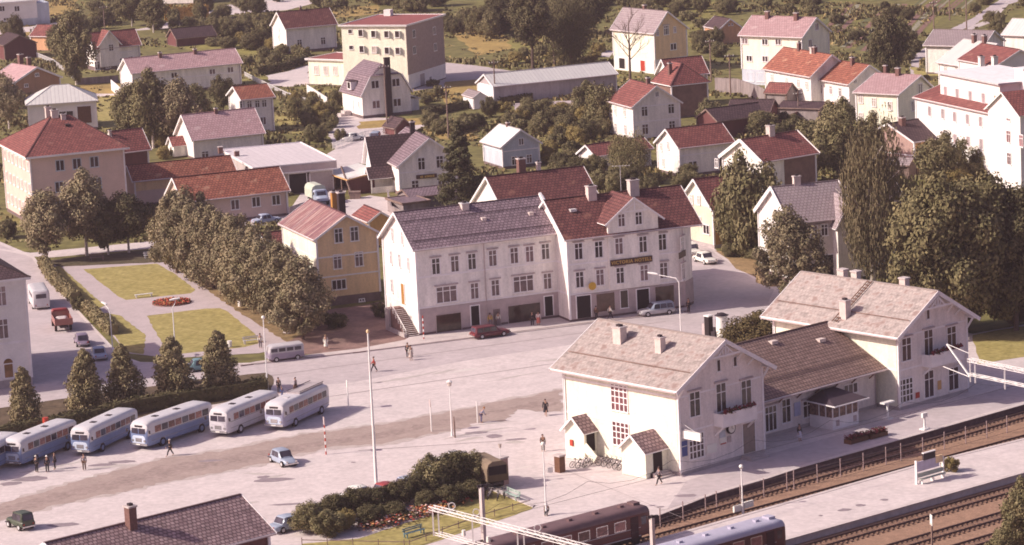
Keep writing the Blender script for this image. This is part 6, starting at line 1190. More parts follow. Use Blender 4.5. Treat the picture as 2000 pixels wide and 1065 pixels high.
# bare tree in front of the yellow villa
def bare(px,py,h,label):
    c=at(px,py); e=empty('bare_tree',(c.x,c.y,0),0,label,'tree'); b=MB(); w=MB(); r=random.Random(5)
    b.tube((0,0,0),(.1,0,h*.6),.26,.14,8,cap=False)
    def br(p,d,L,rad,dep):
        q=p+d*L; w.tube(p,q,rad,rad*.6,5,cap=False)
        if dep==0: return
        for k in range(3): br(q if k else p+d*L*.6,(d+Vector((r.uniform(-.7,.7),r.uniform(-.7,.7),r.uniform(-.1,.5)))).normalized(),L*.62,rad*.55,dep-1)
    for k in range(9):
        a=k*2.4; z=h*(.3+.035*k); br(Vector((.05,0,z)),Vector((math.cos(a)*.8,math.sin(a)*.8,.75)).normalized(),h*.2,.09,3)
    br(Vector((.1,0,h*.6)),Vector((0,0,1)),h*.2,.12,3); b.build('trunk',[bark],e); w.build('branches',[bark],e)
bare(1231,160,13.6,'nearly leafless tree standing before the yellow villa')
# shrubbery in front of the square
for k,(x,y,h_,r_,lb,lm) in enumerate([(608,1040,3.4,2.0,'leftmost bush of the square shrubbery',L_olive),(640,1048,3.0,1.9,'low front bush at the left of the shrubbery',L_olive),(650,1018,3.4,2.0,'second bush from the left in the shrubbery',L_dark),(690,1008,3.2,2.0,'bush left of the flagpole in the shrubbery',L_dark),(676,1034,2.3,1.3,'yellowish bush in the front of the shrubbery',L_yel),(735,998,3.0,2.0,'bush at the foot of the flagpole',L_dark),(725,1024,2.2,1.7,'low dark bush behind the grave white bench spot',L_dark),(775,988,2.9,1.9,'bush right of the flagpole',L_dark),(770,1012,2.0,1.6,'low bush in the middle front of the shrubbery',L_dark),(812,978,3.0,1.9,'bush before the blue car',L_dark),(845,966,4.6,2.4,'big bush at the left of the tallest pair',L_olive),(882,958,5.0,2.6,'tallest bush of the shrubbery left of the army truck',L_dark),(918,952,4.2,2.0,'bush directly before the army truck',L_olive),(880,984,2.2,1.7,'low dark bush under the tallest bush',L_dark),(920,972,2.2,1.5,'low bush at the right end of the shrubbery',L_dark),(836,992,2.0,1.5,'low bush right of the flowers',L_dark)]): tree(x,y,h_*.82,r_*.88,'broad',lm,lb,'shrub','bush','shrubs along the square garden',0,k%3)
# flower borders
def flowers(px,label,cols,n,amp,name='flower_border',hh=.5):
    P=[at(*p,.03) for p in px]; c=sum(P,Vector())/len(P); e=empty(name,(c.x,c.y,.03),0,label,'flowers'); r=random.Random(n); b=MB()
    segs=[(P[i],P[i+1]) for i in range(len(P)-1)] or [(P[0],P[0])]
    for k in range(n):
        a,d=r.choice(segs); q=a+(d-a)*r.random()-c; q+=Vector((r.gauss(0,amp),r.gauss(0,amp),r.uniform(.08,hh))); s=r.uniform(.09,.17); u=Vector((r.uniform(-1,1),r.uniform(-1,1),r.uniform(-.4,.4))).normalized()*s; w_=u.cross(Vector((r.uniform(-.5,.5),r.uniform(-.5,.5),1))).normalized()*s
        b.face([q-u,q-w_,q+u,q+w_],r.randrange(len(cols)))
    b.build('blossoms',cols,e); return e
petr=mat('red_petals',(.42,.07,.045),.8,.3,3); peto=mat('orange_petals',(.5,.22,.08),.8,.3,3); petp=mat('pale_pink_petals',(.62,.42,.38),.8,.2,3); flg=mat('border_leaves',(.10,.085,.04),.8,.3,3); petd=mat('dark_red_petals',(.19,.03,.045))
flowers([(720,1032),(760,1022),(820,1006),(850,998)],'pale pink and orange flower border along the station lawn',[petp,peto,petr,flg,flg],1500,.8,hh=.7); flowers([(838,1000),(860,992),(905,980)],'orange flower border at the right end of the shrubbery',[peto,petr,flg,flg],600,.6)
# round red bed
c=at(335,592,.03); a=at(371,592,.03); rb=(a-c).length; e=empty('flower_bed',(c.x,c.y,.03),0,'round bed of red flowers in the middle of the park','flower bed'); b=MB(); b.tube((0,0,-.05),(0,0,.12),rb,n=28); b.build('soil',[soil],e); r=random.Random(9); f=MB()
for k in range(1600):
    t=r.uniform(0,6.283); d=rb*.97*math.sqrt(r.random()); p=Vector((d*math.cos(t),d*math.sin(t),.12+.45*r.random()*(1.05-d/rb*.6))); s=r.uniform(.08,.15); u=Vector((r.uniform(-1,1),r.uniform(-1,1),r.uniform(-.5,.5))).normalized()*s; w_=u.cross(Vector((r.uniform(-.5,.5),r.uniform(-.5,.5),1))).normalized()*s
    f.face([p-u,p-w_,p+u,p+w_],r.choice((0,0,0,1,2)))
f.build('blossoms',[petr,peto,flg],e)
for k,(p,lb) in enumerate([([(1655,868),(1690,858)],'left long box of dark red flowers on the platform'),([(1695,858),(1728,849)],'right long box of dark red flowers on the platform')]):
    A,B=at(*p[0]),at(*p[1]); e=empty('flower_box',((A.x+B.x)/2,(A.y+B.y)/2,0),math.atan2(B.y-A.y,B.x-A.x),lb,'flower box'); L=(B-A).length/2; b=MB(); b.box(-L,L,-.45,.45,0,.45); b.build('trough',[doorb],e); f=MB(); r=random.Random(k)
    for q in range(420): pt=Vector((r.uniform(-L,L),r.uniform(-.5,.5),.45+r.uniform(0,.4))); s=r.uniform(.08,.14); u=Vector((r.uniform(-1,1),r.uniform(-1,1),r.uniform(-.5,.5))).normalized()*s; w_=u.cross(Vector((.3,r.uniform(-.5,.5),1))).normalized()*s; f.face([pt-u,pt-w_,pt+u,pt+w_],r.choice((0,0,1)))
    f.build('blossoms',[petd,flg],e)
tree(1857,921,1.5,1.0,'bush',L_yel,'yellow and red flowering bush beside the platform bench board','flowering_bush','bush')
# hedges
def hedge(px,w,h,lm,label,dens=60,name='hedge',leaf=.15):
    P=[at(*p) for p in px]; o=P[0].copy(); e=empty(name,(o.x,o.y,0),0,label,'hedge'); b=MB(); r=random.Random(len(px)+int(px[0][0])); c=MB()
    for p,q in zip(P,P[1:]):
        L=(q-p).length; d=(q-p)/L; n=Vector((-d.y,d.x,0)); c.bar(p-o+Vector((0,0,h*.45)),q-o+Vector((0,0,h*.45)),w*.8,h*.85)
        for k in range(int(L*dens)):
            t=r.uniform(0,L); a=r.uniform(-.35,PI+.35); bump=1+.13*math.sin((t+p.x)*1.3)+.07*math.sin((t+p.y)*4.1); f=r.uniform(.85,1.08)*bump
            pt=p-o+d*t+n*math.cos(a)*w/2*f+Vector((0,0,h*.5+math.sin(a)*h*.5*f)) if a>=0 and a<=PI else p-o+d*t+n*(w/2*f if a<PI/2 else -w/2*f)+Vector((0,0,r.uniform(.05,h*.5)))
            s=leaf*r.uniform(.6,1.4); u=Vector((r.uniform(-1,1),r.uniform(-1,1),r.uniform(-1,1))).normalized()*s; w_=u.cross(Vector((r.uniform(-1,1),r.uniform(-1,1),1))).normalized()*s
            b.face([pt-u,pt-w_*.7,pt+u,pt+w_*.7])
    f_=b.build('foliage',[lm],e); c.build('inner_twigs',[lm],e); return e
hedge([(-20,866),(60,850),(140,836),(260,806),(400,784),(520,766)],1.7,1.7,L_dark,'long dark hedge right behind the parked buses',90)
hedge([(84,518),(100,545),(128,573),(148,590)],1.5,1.4,L_cone,'upper olive hedge between side street and park',110); hedge([(168,606),(186,624),(204,640),(222,655)],1.5,1.4,L_cone,'lower olive hedge between side street and park',110); tree(157,606,1.8,1.2,'bush',L_dark,'dark bush in the gap of the park hedge','bush','bush')
hedge([(322,42),(408,36)],1.6,3.4,L_och,'tall ochre hedge under the white house at the top',70,leaf=.25); hedge([(1040,198),(935,206),(870,220),(830,228)],1.6,1.4,L_dark,'long dark hedge in front of the long shed',40,leaf=.22); hedge([(500,148),(560,135),(596,122)],1.5,1.6,L_dark,'dark hedge left of the low factory wing',50,leaf=.22); hedge([(380,48),(470,70),(530,90)],2,2,L_dark,'dark hedge on the slope left of the white house',40,leaf=.25)
# scattered garden shrubs, each its own plant, labelled by what it stands beside
HN=[(k,bpy.data.objects.get(HS[k].root.name),HS[k].root['label']) for k in HS]
used={}
def proj(v):
    d=v-Vector((0,0,CH)); z=d.dot(_f0); return 1000+FPX*d.dot(_R)/z,532.5-FPX*d.dot(_U)/z
HP=[(k,proj(o.location),' '.join(l.split(' ')[:]),o.location) for k,o,l in HN]
def shortl(l):
    for s in (' with ',' behind ',' beside ',' before ',' at the ',' cut by ',' in the ',' and ',', ',' left of ',' right of ',' on a ',' half ',' standing ',' next to ',' below ',' against ',' between ',' above ',' joined ',' under '): l=l.split(s)[0] if len(l.split(s)[0].split())>=3 else l
    return l
GROUPP='garden bushes and trees around the houses'
inside=[(Matrix.Translation(o.location).to_3x3(),o.location,o.rotation_euler[2],FIT[k][3]/2+.7,FIT[k][4]/2+.7) for k,o,l in HN]
def blocked(c):
    for _,p,a,hl,hw in inside:
        d=c-p; x=d.x*math.cos(a)+d.y*math.sin(a); y=-d.x*math.sin(a)+d.y*math.cos(a)
        if abs(x)<hl and abs(y)<hw: return True
    return False
rs=random.Random(21)
size={0:'small',1:'mid sized',2:'large'}
def scatter(poly,n,hr,rr_,lms,kinds=('bush','broad'),tries=40):
    xs=[p[0] for p in poly]; ys=[p[1] for p in poly]
    def ins(x,y):
        c=False; j=len(poly)-1
        for i in range(len(poly)):
            if (poly[i][1]>y)!=(poly[j][1]>y) and x<(poly[j][0]-poly[i][0])*(y-poly[i][1])/(poly[j][1]-poly[i][1])+poly[i][0]: c=not c
            j=i
        return c
    k=0
    for _ in range(n*tries):
        if k>=n: break
        x=rs.uniform(min(xs),max(xs)); y=rs.uniform(min(ys),max(ys))
        if not ins(x,y): continue
        c=at(x,y)
        if blocked(c): continue
        hh=rs.uniform(*hr); r_=rs.uniform(*rr_); lm=rs.choice(lms); kd=rs.choice(kinds); kd='broad' if hh>2.6 else kd
        i=min(range(len(HP)),key=lambda q:(HP[q][1][0]-x)**2+((HP[q][1][1]-y)*1.6)**2); dx=x-HP[i][1][0]; dy=y-(HP[i][1][1]-8)
        side='left of' if dx<-25 else 'right of' if dx>25 else ('behind' if dy<0 else 'in front of')
        cn={'dark_leaves':'dark green','olive_leaves':'olive green','birch_leaves':'grey green','yellow_green_leaves':'yellow green'}.get(lm.name,'green')
        word='tree' if hh>3.6 else 'bush'; sz='low' if hh<1.8 else 'tall' if hh>3.2 else 'rounded'
        key=(cn,sz,word,side,HP[i][2]); used[key]=used.get(key,0)+1
        nth=['','second ','third ','fourth ','fifth ','sixth ','seventh ','eighth ','ninth ','tenth ','eleventh ','twelfth '][min(11,used[key]-1)]
        lb=nth+'%s %s %s %s the %s'%(sz,cn,word,side,shortl(HP[i][2])); lb=' '.join(lb.split()[:16])
        tree(x,y,hh,r_,kd,lm,lb,'garden_tree' if word=='tree' else 'garden_bush',word,GROUPP,0,rs.randrange(3)); k+=1
D_=[L_dark,L_olive,L_olive,L_olive]; Y_=[L_olive,L_yel,L_olive]
scatter([(400,20),(530,5),(535,100),(500,125),(420,95),(330,78),(300,60)],30,(2.2,5),(1.6,2.6),D_)
scatter([(480,90),(600,110),(560,128),(480,150)],9,(1.6,3.2),(1.2,1.8),D_); scatter([(340,60),(540,85),(530,100),(350,95)],12,(1.6,3),(1.2,2),Y_)
scatter([(870,0),(1130,-5),(1190,60),(1120,80),(1000,70),(880,100)],34,(2.5,6),(1.8,3),D_); scatter([(880,90),(1190,100),(1160,125),(880,125)],11,(1.2,2.6),(1.2,1.9),Y_)
scatter([(1130,0),(1420,0),(1430,25),(1370,60),(1340,40),(1120,30)],24,(2,4.2),(1.6,2.6),D_); scatter([(1340,60),(1410,90),(1400,150),(1345,130)],9,(1.8,4),(1.4,2.2),D_)
scatter([(950,215),(1190,225),(1190,270),(1060,330),(1060,270),(950,240)],34,(1.8,3.6),(1.5,2.3),Y_+[L_dark]); scatter([(830,245),(935,245),(930,265),(840,268)],8,(1.6,3),(1.3,2),D_)
scatter([(1050,300),(1170,345),(1300,360),(1290,395),(1170,380),(1060,340)],18,(1.6,3.4),(1.3,2.1),D_); scatter([(560,190),(660,205),(660,250),(560,250)],16,(1.8,4.0),(1.1,1.7),Y_); scatter([(600,235),(690,245),(650,300),(590,290)],9,(1.6,3),(1.2,1.8),D_)
scatter([(1600,25),(1780,0),(1790,90),(1700,95),(1640,70)],9,(1.2,2.6),(1,1.6),D_); scatter([(1745,70),(1800,60),(1800,130),(1760,150)],8,(1.4,2.8),(1.1,1.7),D_); scatter([(1480,10),(1600,0),(1600,30),(1490,25)],14,(1.8,3.6),(1.4,2.2),D_)
scatter([(1880,10),(2000,-10),(2010,60),(1960,80),(1900,60)],10,(1.2,3),(1.2,2),Y_); scatter([(180,0),(320,0),(300,35),(190,70)],10,(2,4.5),(1.6,2.6),D_); scatter([(150,50),(200,60),(180,110),(150,130)],6,(2,4),(1.4,2),D_)
scatter([(240,190),(330,245),(320,300),(235,265)],9,(1.6,3.2),(1.3,2),D_); scatter([(290,280),(345,280),(345,310),(300,320)],5,(1.4,2.6),(1.1,1.6),Y_); scatter([(1440,255),(1560,235),(1580,260),(1450,290)],8,(1.4,3),(1.2,2),D_)
scatter([(1590,300),(1700,330),(1700,420),(1640,380)],9,(2,4),(1.5,2.4),D_); scatter([(1430,470),(1500,510),(1490,540),(1410,500)],7,(1,1.8),(1,1.5),D_); scatter([(1330,330),(1400,335),(1330,380)],5,(1.6,3),(1.2,1.8),D_)
scatter([(0,55),(80,60),(80,100),(0,80)],5,(1.4,3),(1.2,1.8),D_); scatter([(530,0),(700,0),(660,25),(560,15)],8,(1.6,3.5),(1.4,2.2),D_); scatter([(700,0),(880,0),(870,30),(720,20)],12,(3,6.5),(2,3),D_)
scatter([(1700,560),(1900,640),(1700,640),(1560,600)],8,(1.6,3.2),(1.4,2.2),[L_dark]); scatter([(1905,600),(2010,580),(2010,640),(1920,640)],5,(1.8,3.2),(1.4,2.2),[L_dark]); scatter([(0,440),(60,470),(0,475)],3,(1.6,3),(1.2,1.8),D_)
scatter([(1750,270),(1780,240),(1870,250),(1990,350),(1860,370),(1800,380)],9,(1.8,3.6),(1.4,2.2),Y_); scatter([(820,160),(930,170),(900,210),(830,205)],6,(1,2),(1,1.6),Y_)

# undergrowth: weeds, tall grass and seedlings nobody could count, one object over the unpaved ground
CL=[([at(*p) for p in q]) for q in CLEAR]; CB=[(min(p.x for p in q),max(p.x for p in q),min(p.y for p in q),max(p.y for p in q),q) for q in CL]
def inpoly(x,y,q):
    c=False; j=len(q)-1
    for i in range(len(q)):
        a,b_=q[i],q[j]
        if (a.y>y)!=(b_.y>y) and x<(b_.x-a.x)*(y-a.y)/(b_.y-a.y)+a.x: c=not c
        j=i
    return c
ug=MB(); rg=random.Random(77); cnt=0
for _ in range(38000):
    y=rg.uniform(425,850); x=rg.uniform(-.165,.16)*y
    nz_=math.sin(x*.11+1.3*math.sin(y*.07))+math.sin(y*.13+x*.05)+.8*math.sin(x*.31+y*.23)
    if nz_+rg.uniform(-1.1,1.1)<.1: continue
    if any(a<=x<=b_ and c_<=y<=d_ and inpoly(x,y,q) for a,b_,c_,d_,q in CB) or blocked(Vector((x,y,0))): continue
    cnt+=1; hh=rg.uniform(.15,.45)+max(0,nz_)*.22; w_=rg.uniform(.25,.7)
    for k in range(4):
        a=rg.uniform(0,PI); p=Vector((x+rg.uniform(-.5,.5),y+rg.uniform(-.5,.5),0)); d=Vector((math.cos(a),math.sin(a),0))*w_; t=Vector((rg.uniform(-.3,.3),rg.uniform(-.3,.3),hh)); m_=0 if rg.random()<.3 else 1 if rg.random()<.75 else 2
        ug.face([p-d*.5,p+d*.5,p+d*.35+t,p-d*.35+t],m_)
uo=ug.build('undergrowth',[L_dark,L_olive,mat('straw_grass',(.27,.20,.09),.9,.2,.5,fine=(2,.2))]); uo['kind']='stuff'
# ---------------------------------------------------------------- street furniture
def post(b,x,y,z0,z1,r0,r1=None,m=0,n=8): b.tube((x,y,z0),(x,y,z1),r0,r1 or r0,n,m); return b
c=at(736,962); e=empty('flagpole',(c.x,c.y,0),0,'very tall white flagpole on the square with a gilded knob','flagpole'); hf=15.6
b=MB(); post(b,0,0,0,hf,.17,.075); b.build('pole',[whitem],e,smooth=True); b=MB(); b.box(-.3,.3,-.3,.3,0,.5); b.build('base',[conc],e); b=MB(); [b.tube((0,0,hf+z0),(0,0,hf+z1),r0,r1,10) for z0,z1,r0,r1 in ((0,.1,.06,.16),(.1,.25,.16,.16),(.25,.36,.16,.05))]; b.build('knob',[ochre],e)
def lamp(px,py,h,label,kind='globe',rz=0,arm=2.4,name='street_lamp',z=0):
    c=at(px,py,z); e=empty(name,(c.x,c.y,z),rz,label,'street lamp'); b=MB(); post(b,0,0,0,h*.25,.11,.09); post(b,0,0,h*.25,h,.075,.05)
    if kind=='arm':
        b.tube((0,0,h),(.3,0,h+.5),.05,.05,6); b.tube((.3,0,h+.5),(arm,0,h+.95),.05,.045,6); b.build('post',[whitem],e,smooth=True); m=MB(); m.loft([ring(arm-.7,.12,h+.84,h+1.0,.06),ring(arm-.2,.2,h+.86,h+1.12,.1),ring(arm+.5,.16,h+.96,h+1.14,.08)]); m.build('lamp_head',[whitem],e,smooth=True)
    elif kind=='lantern':
        b.build('post',[whitem],e,smooth=True); m=MB(); m.tube((0,0,h),(0,0,h+.12),.1,.22,8); m.tube((0,0,h+.5),(0,0,h+.72),.32,.04,8); m.build('lantern_frame',[whitem],e); m=MB(); m.tube((0,0,h+.12),(0,0,h+.5),.2,.26,8); m.build('lantern_glass',[pane_l],e)
    else:
        b.build('post',[whitem],e,smooth=True); m=MB()
        for i in range(5):
            t0,t1=PI*i/5,PI*(i+1)/5; m.tube((0,0,h+.2-.2*math.cos(t0)),(0,0,h+.2-.2*math.cos(t1)),max(.01,.22*math.sin(t0)),max(.01,.22*math.sin(t1)),10,cap=False)
        m.build('globe',[signw],e,smooth=True)
    return e
lamp(1331,680,7.6,'white street lamp with bent arm in front of the hotel','arm',R(158),3.2); lamp(222,712,6.0,'white street lamp with short arm beside the second conifer','arm',R(120),1.6); lamp(345,722,7.2,'white lamp post rising behind the fourth conifer','arm',R(10),.4)
lamp(883,852,5.2,'lamp post with small lantern by the worn gravel strip','lantern'); lamp(1067,1007,6.6,'tall thin lamp post nearest the station lawn','globe'); lamp(1451,1006,4.4,'lamp post with globe between the railway tracks','globe',z=DROP); lamp(523,766,8.2,'pale lamp post left of the minibus at the hedge end','globe')
def striped(px,py,h,label,disc=None,board=None,name='striped_post',plain=False):
    c=at(px,py); e=empty(name,(c.x,c.y,0),R(-80),label,'sign post'); b=MB(); n=9
    for k in range(n): post(b,0,0,h*k/n,h*(k+1)/n,.07,.07,1 if plain else k%2)
    b.build('post',[redm,whitem],e)
    if disc: m=MB(); m.tube((0,-.05,h+.3),(0,0,h+.3),.42,n=18); m.build('disc',[disc],e)
    if board: m=MB(); m.box(-.42,.42,-.06,0,h,h+.75); m.build('board',[board],e)
striped(637,888,3.1,'red and white striped post with a brown board on the square',board=plinthm); striped(843,843,2.7,'pale post with a round dark disc sign on the square',disc=plinthm,plain=True); striped(828,664,2.9,'red and white striped pole at the corner of the white shop building'); striped(681,800,2.4,'thin pale sign post right of the grey blue bus',board=signw,name='sign_post',plain=True); striped(933,826,2.3,'short white post beside the bending man',board=None,name='marker_post',plain=True)
c=at(875,830) ; e=empty('direction_sign',(at(883,853).x+.3,at(883,853).y-.5,0),0,'thin signpost with small cross board beside the lantern post','sign'); b=MB(); post(b,0,0,0,1.7,.09); b.build('post',[wood],e); b=MB(); b.box(-.05,.05,-.05,.05,1.7,2.2); b.build('finger',[wood],e)
def bench(px,py,hd,label,m,L=2.0,back=True,z=0):
    c=at(px,py,z); e=empty('bench',(c.x,c.y,z),hd,label,'bench'); h=L/2
    b=MB(); [b.box(-h,h,y,y+.12,.42,.46) for y in (-.25,-.1,.05)]; b.build('seat',[m],e)
    if back: b=MB(); [b.box(-h,h,.22,.26,z_,z_+.11) for z_ in (.58,.76)]; b.build('backrest',[m],e)
    for x in (-h+.2,h-.2): b=MB(); b.box(x-.05,x+.05,-.25,-.17,0,.42); b.box(x-.05,x+.05,.16,.24,0,.85 if back else .42); b.box(x-.05,x+.05,-.25,.24,.38,.42); b.build('leg',[m],e)
    return e
bench(281,581,hdg((264,583),(298,579)),'white bench left of the round red flower bed',whitem,2.4,False); bench(493,671,hdg((480,673),(510,669)),'grey bench at the lower corner of the right park lawn',galv,2.3); bench(809,1047,hdg((790,1052),(825,1042)),'blue green bench on the lawn by the catenary portal',ctl,2.4); bench(1000,974,hdg((985,968),(1015,980)),'pale green bench beside the station lawn wall',mat('pale_green_paint',(.34,.42,.38)),2.6)
bench(430,551,hdg((415,548),(445,555)),'white bench half under the park tree row',whitem,1.8); bench(295,504,hdg((285,505),(312,502)),'pale bench in the shade at the top of the park',galv,2); bench(190,509,hdg((180,510),(205,508)),'dark bench in the shade before the middle birch',wood,2)
def small(name,label,cat,px,py,fn,rz=0,z=0):
    c=at(px,py,z); e=empty(name,(c.x,c.y,z),rz,label,cat); fn(e); return e
small('advertising_column','white round advertising column behind the left pavilion roof','column',1411,664,lambda e:[MB().tube((0,0,0),(0,0,.3),.75,n=20).build('base',[conc],e),MB().tube((0,0,.3),(0,0,2.9),.65,n=20).build('drum',[signw],e,smooth=True),MB().tube((0,0,2.9),(0,0,3.2),.85,.2,n=20).build('cap',[blackm],e)])
small('kiosk_cabinet','dark brown narrow cabinet left of the advertising column','cabinet',1385,661,lambda e:[MB().box(-.35,.35,-.35,.35,0,2.6).build('body',[doord],e),MB().box(-.4,.4,-.4,.4,2.6,2.75).build('top',[whitem],e),MB().box(-.8,-.37,-.3,.3,0,1.7).build('side_panel',[plinthm],e)],R(-48)); small('low_cabinet','low black cabinet between brown cabinet and advertising column','cabinet',1396,664,lambda e:[MB().box(-.3,.3,-.3,.3,0,1.0).build('body',[blackm],e),MB().box(-.12,.12,-.1,.1,1,1.5).build('top',[blackm],e)],R(-48))
for k,(x,y,w_,h_,lb) in enumerate([(1094,922,.75,1.6,'brick gate pillar left of the bicycles'),(980,946,1.0,2.6,'tall brick gate pillar right of the army truck')]):
    small('gate_pillar',lb,'pillar',x,y,lambda e:[MB().box(-w_/2,w_/2,-w_/2,w_/2,0,h_).build('shaft',[brickp if k else doorb],e),MB().box(-w_/2-.08,w_/2+.08,-w_/2-.08,w_/2+.08,h_,h_+.15).build('cap',[conc],e)]+([MB().tube((0,0,h_+.15),(0,0,h_+1.0),.05,n=6).build('lamp_post',[whitem],e),MB().tube((0,0,h_+1.0),(0,0,h_+1.4),.1,.2,n=8).build('lantern',[pane_l],e)] if k else []),R(-48))
def fence(P,h,m,label,pitch=.9,name='fence',rails=2,z=0,picket=None,cat='fence',pr=.045,solid=False,rw=.065):
    P=[at(*p,z) for p in P]; o=P[0].copy(); e=empty(name,(o.x,o.y,z),0,label,cat); V=Vector; b=MB()
    for p,q in zip(P,P[1:]):
        p=p-o; q=q-o; L=(q-p).length; d=(q-p)/L
        if solid: b.bar(p+V((0,0,h/2)),q+V((0,0,h/2)),.12,h); b.bar(p+V((0,0,h)),q+V((0,0,h)),.2,.06)
        else:
            for k in range(rails): b.bar(p+V((0,0,h*(k+1)/(rails+.3))),q+V((0,0,h*(k+1)/(rails+.3))),rw,rw)
            if picket:
                for k in range(int(L/picket)): c_=p+d*picket*(k+.5); b.bar(c_+V((0,0,.1)),c_+V((0,0,h)),.05,.09)
    b.build('rail' if not solid else 'panel',[m],e)
    if not solid:
        n_=0
        for p,q in zip(P,P[1:]):
            L=(q-p).length; d=(q-p)/L; k=0
            while k<=L and n_<90: c_=p-o+d*k; g=MB(); g.tube((0,0,0),(0,0,h+.05),pr,n=6); g.build('post',[m],e,(c_.x,c_.y,0)); k+=pitch; n_+=1
    return e
fence([(1290,1030),(1400,996),(1551,955),(1760,901),(1967,846),(2100,812)],1.75,mat('grey_fence_post',(.33,.24,.24),.8,.1,2),'wire fence of tall grey posts between the upper railway tracks',3.05,z=DROP,rails=2,pr=.06,rw=.016)
fence([(590,1066),(800,1070),(930,1020),(1036,988)],.7,wood,'low dark rail fence along the front of the station lawn',2.4,rails=1)
fence([(62,108),(105,126),(152,162)],1.1,whitem,'white picket fence before the veranda villa',1.8,picket=.35); fence([(152,166),(232,160)],1.3,greyw,'grey board fence below the veranda villa',solid=True)
fence([(478,150),(560,190),(640,215)],1.0,whitem,'white garden fence right of the long pink roofed house',1.8,picket=.35); fence([(218,176),(240,196)],2.0,whitep,'short white wall beside the long pink roofed house',solid=True); fence([(600,182),(640,208)],1.6,whitem,'white stair wall left of the gambrel house',solid=True)
fence([(650,292),(712,268),(756,262)],1.1,whitem,'white picket fence around the yard behind the store',1.8,picket=.35); fence([(1150,404),(1290,380)],1.2,whitep,'white garden wall behind the hotel roof',solid=True); fence([(1397,180),(1440,182),(1480,196),(1500,208)],2.6,greyw,'weathered tall board fence beside the woodshed',solid=True); fence([(1505,262),(1560,236),(1600,222)],1.6,darkred,'dark red board fence between the red roofs',solid=True)
fence([(758,392),(765,425),(800,440)],1.7,greyw,'plank fence by the yard behind the slate roofed shops',solid=True); fence([(566,424),(600,412)],1.4,plinthm,'low mauve wall at the end of the ochre wing',solid=True)
# utility poles
for x,y,h_,lb in ((757,262,12,'tall wooden utility pole in front of the gambrel house'),(876,270,9,'utility pole right of the gambrel house garden'),(968,204,8,'utility pole before the long white roofed shed'),(1389,160,8,'utility pole with insulators right of the yellow villa'),(1427,186,7.5,'utility pole beside the weathered board fence'),(1083,130,8,'thin pole between the two dark hillside trees'),(1888,58,9,'tall pole beside the pale hill road'),(1824,58,6,'pale pole left of the hill road'),(1855,40,7,'thin pole above the garden plots'),(205,62,6,'white pole by the white trunked birch'),(1560,236,5,'thin pale pole between the plank sheds')):
    def f(e,h_=h_):
        MB().tube((0,0,0),(0,0,h_),.15,.1,7).build('pole',[wood],e); MB().box(-.9,.9,-.06,.06,h_-.6,h_-.45).build('crossarm',[wood],e); b=MB(); [b.tube((x_,0,h_-.45),(x_,0,h_-.25),.06,n=6) for x_ in (-.8,-.3,.3,.8)]; b.build('insulators',[signw],e)
    small('utility_pole',lb,'utility pole',x,y,f,R(20)); bpy.data.objects
# white scale and signs on the platform
small('platform_scale','white weighing scale standing on the sunlit platform edge','scale',1806,839,lambda e:[MB().box(-.45,.45,-.35,.35,0,.14).build('base',[whitem],e),MB().tube((0,0,.14),(0,0,1.25),.14,.09,n=8).build('column',[whitem],e),MB().box(-.35,.35,-.12,.12,1.25,1.7).build('head',[whitem],e)],R(42))
small('platform_table','white topped parcel stand against the right pavilion','stand',1734,818,lambda e:[MB().box(-.8,.8,-.3,.3,1.65,1.8).build('top',[whitem],e),MB().box(-.08,.08,-.08,.08,0,1.65).build('leg',[whitem],e),MB().box(-.4,.4,-.4,.4,0,.12).build('foot',[whitem],e)],R(42))
b0=at(1790,946); b1=at(1842,931); hb=math.atan2(b1.y-b0.y,b1.x-b0.x); Lb=(b1-b0).length
def pb(e):
    MB().box(-.06,.06,-.12,.12,0,2.25).build('post',[whitem],e); MB().box(Lb-.06,Lb+.06,-.12,.12,0,2.0).build('post',[whitem],e); MB().box(.06,Lb*.85,-.05,.05,1.15,2.1).build('name_board',[mat('lilac_board',(.52,.46,.56))],e); MB().box(1.0,2.6,-.1,.1,2.1,2.75).build('upper_board',[blackm],e); MB().box(.95,2.65,-.13,.13,2.75,2.83).build('cap',[whitem],e)
    MB().box(Lb*.72,Lb-.07,-.07,.07,1.5,2.2).build('ochre_panel',[ochre],e); b=MB(); b.box(.1,Lb-.1,-.5,-.1,.42,.48); b.box(.1,Lb-.1,-.12,-.06,.6,1.0); b.build('bench_seat',[mat('pale_green_bench',(.42,.44,.38))],e); b=MB(); [b.box(x_,x_+.08,-.5,-.1,0,.42) for x_ in (.3,Lb/2,Lb-.4)]; b.build('bench_leg',[whitem],e); MB().bar((Lb,.0,.9),(Lb+.7,.6,0),.09).build('brace',[whitem],e)
small('platform_board','white framed name board with bench on the island platform','sign board',1790,946,pb,hb)
small('white_marker','white square marker sign on a dark post at the lower right','sign',1821,1078,lambda e:[MB().tube((0,0,0),(0,0,2.6),.09,n=6).build('post',[wood],e),MB().box(-.32,.32,-.06,.0,2.4,3.35).build('board',[signw],e)],R(-80),DROP); small('platform_light','small white square sign hanging from the thin lamp post','sign',1068,1006,lambda e:[MB().box(.25,.75,-.05,.05,4.0,4.5).build('board',[signw],e),MB().box(.05,.25,-.02,.02,4.2,4.25).build('bracket',[galv],e)])
small('track_marker','white low box sign on the lamp post between the tracks','sign',1453,1004,lambda e:[MB().box(-1.3,-.1,-.1,.1,.4,1.0).build('board',[signw],e),MB().box(.1,1.2,-.1,.1,.5,1.1).build('board',[signw],e),MB().box(-.05,.05,-.05,.05,0,1.1).build('post',[galv],e)],R(40),DROP)
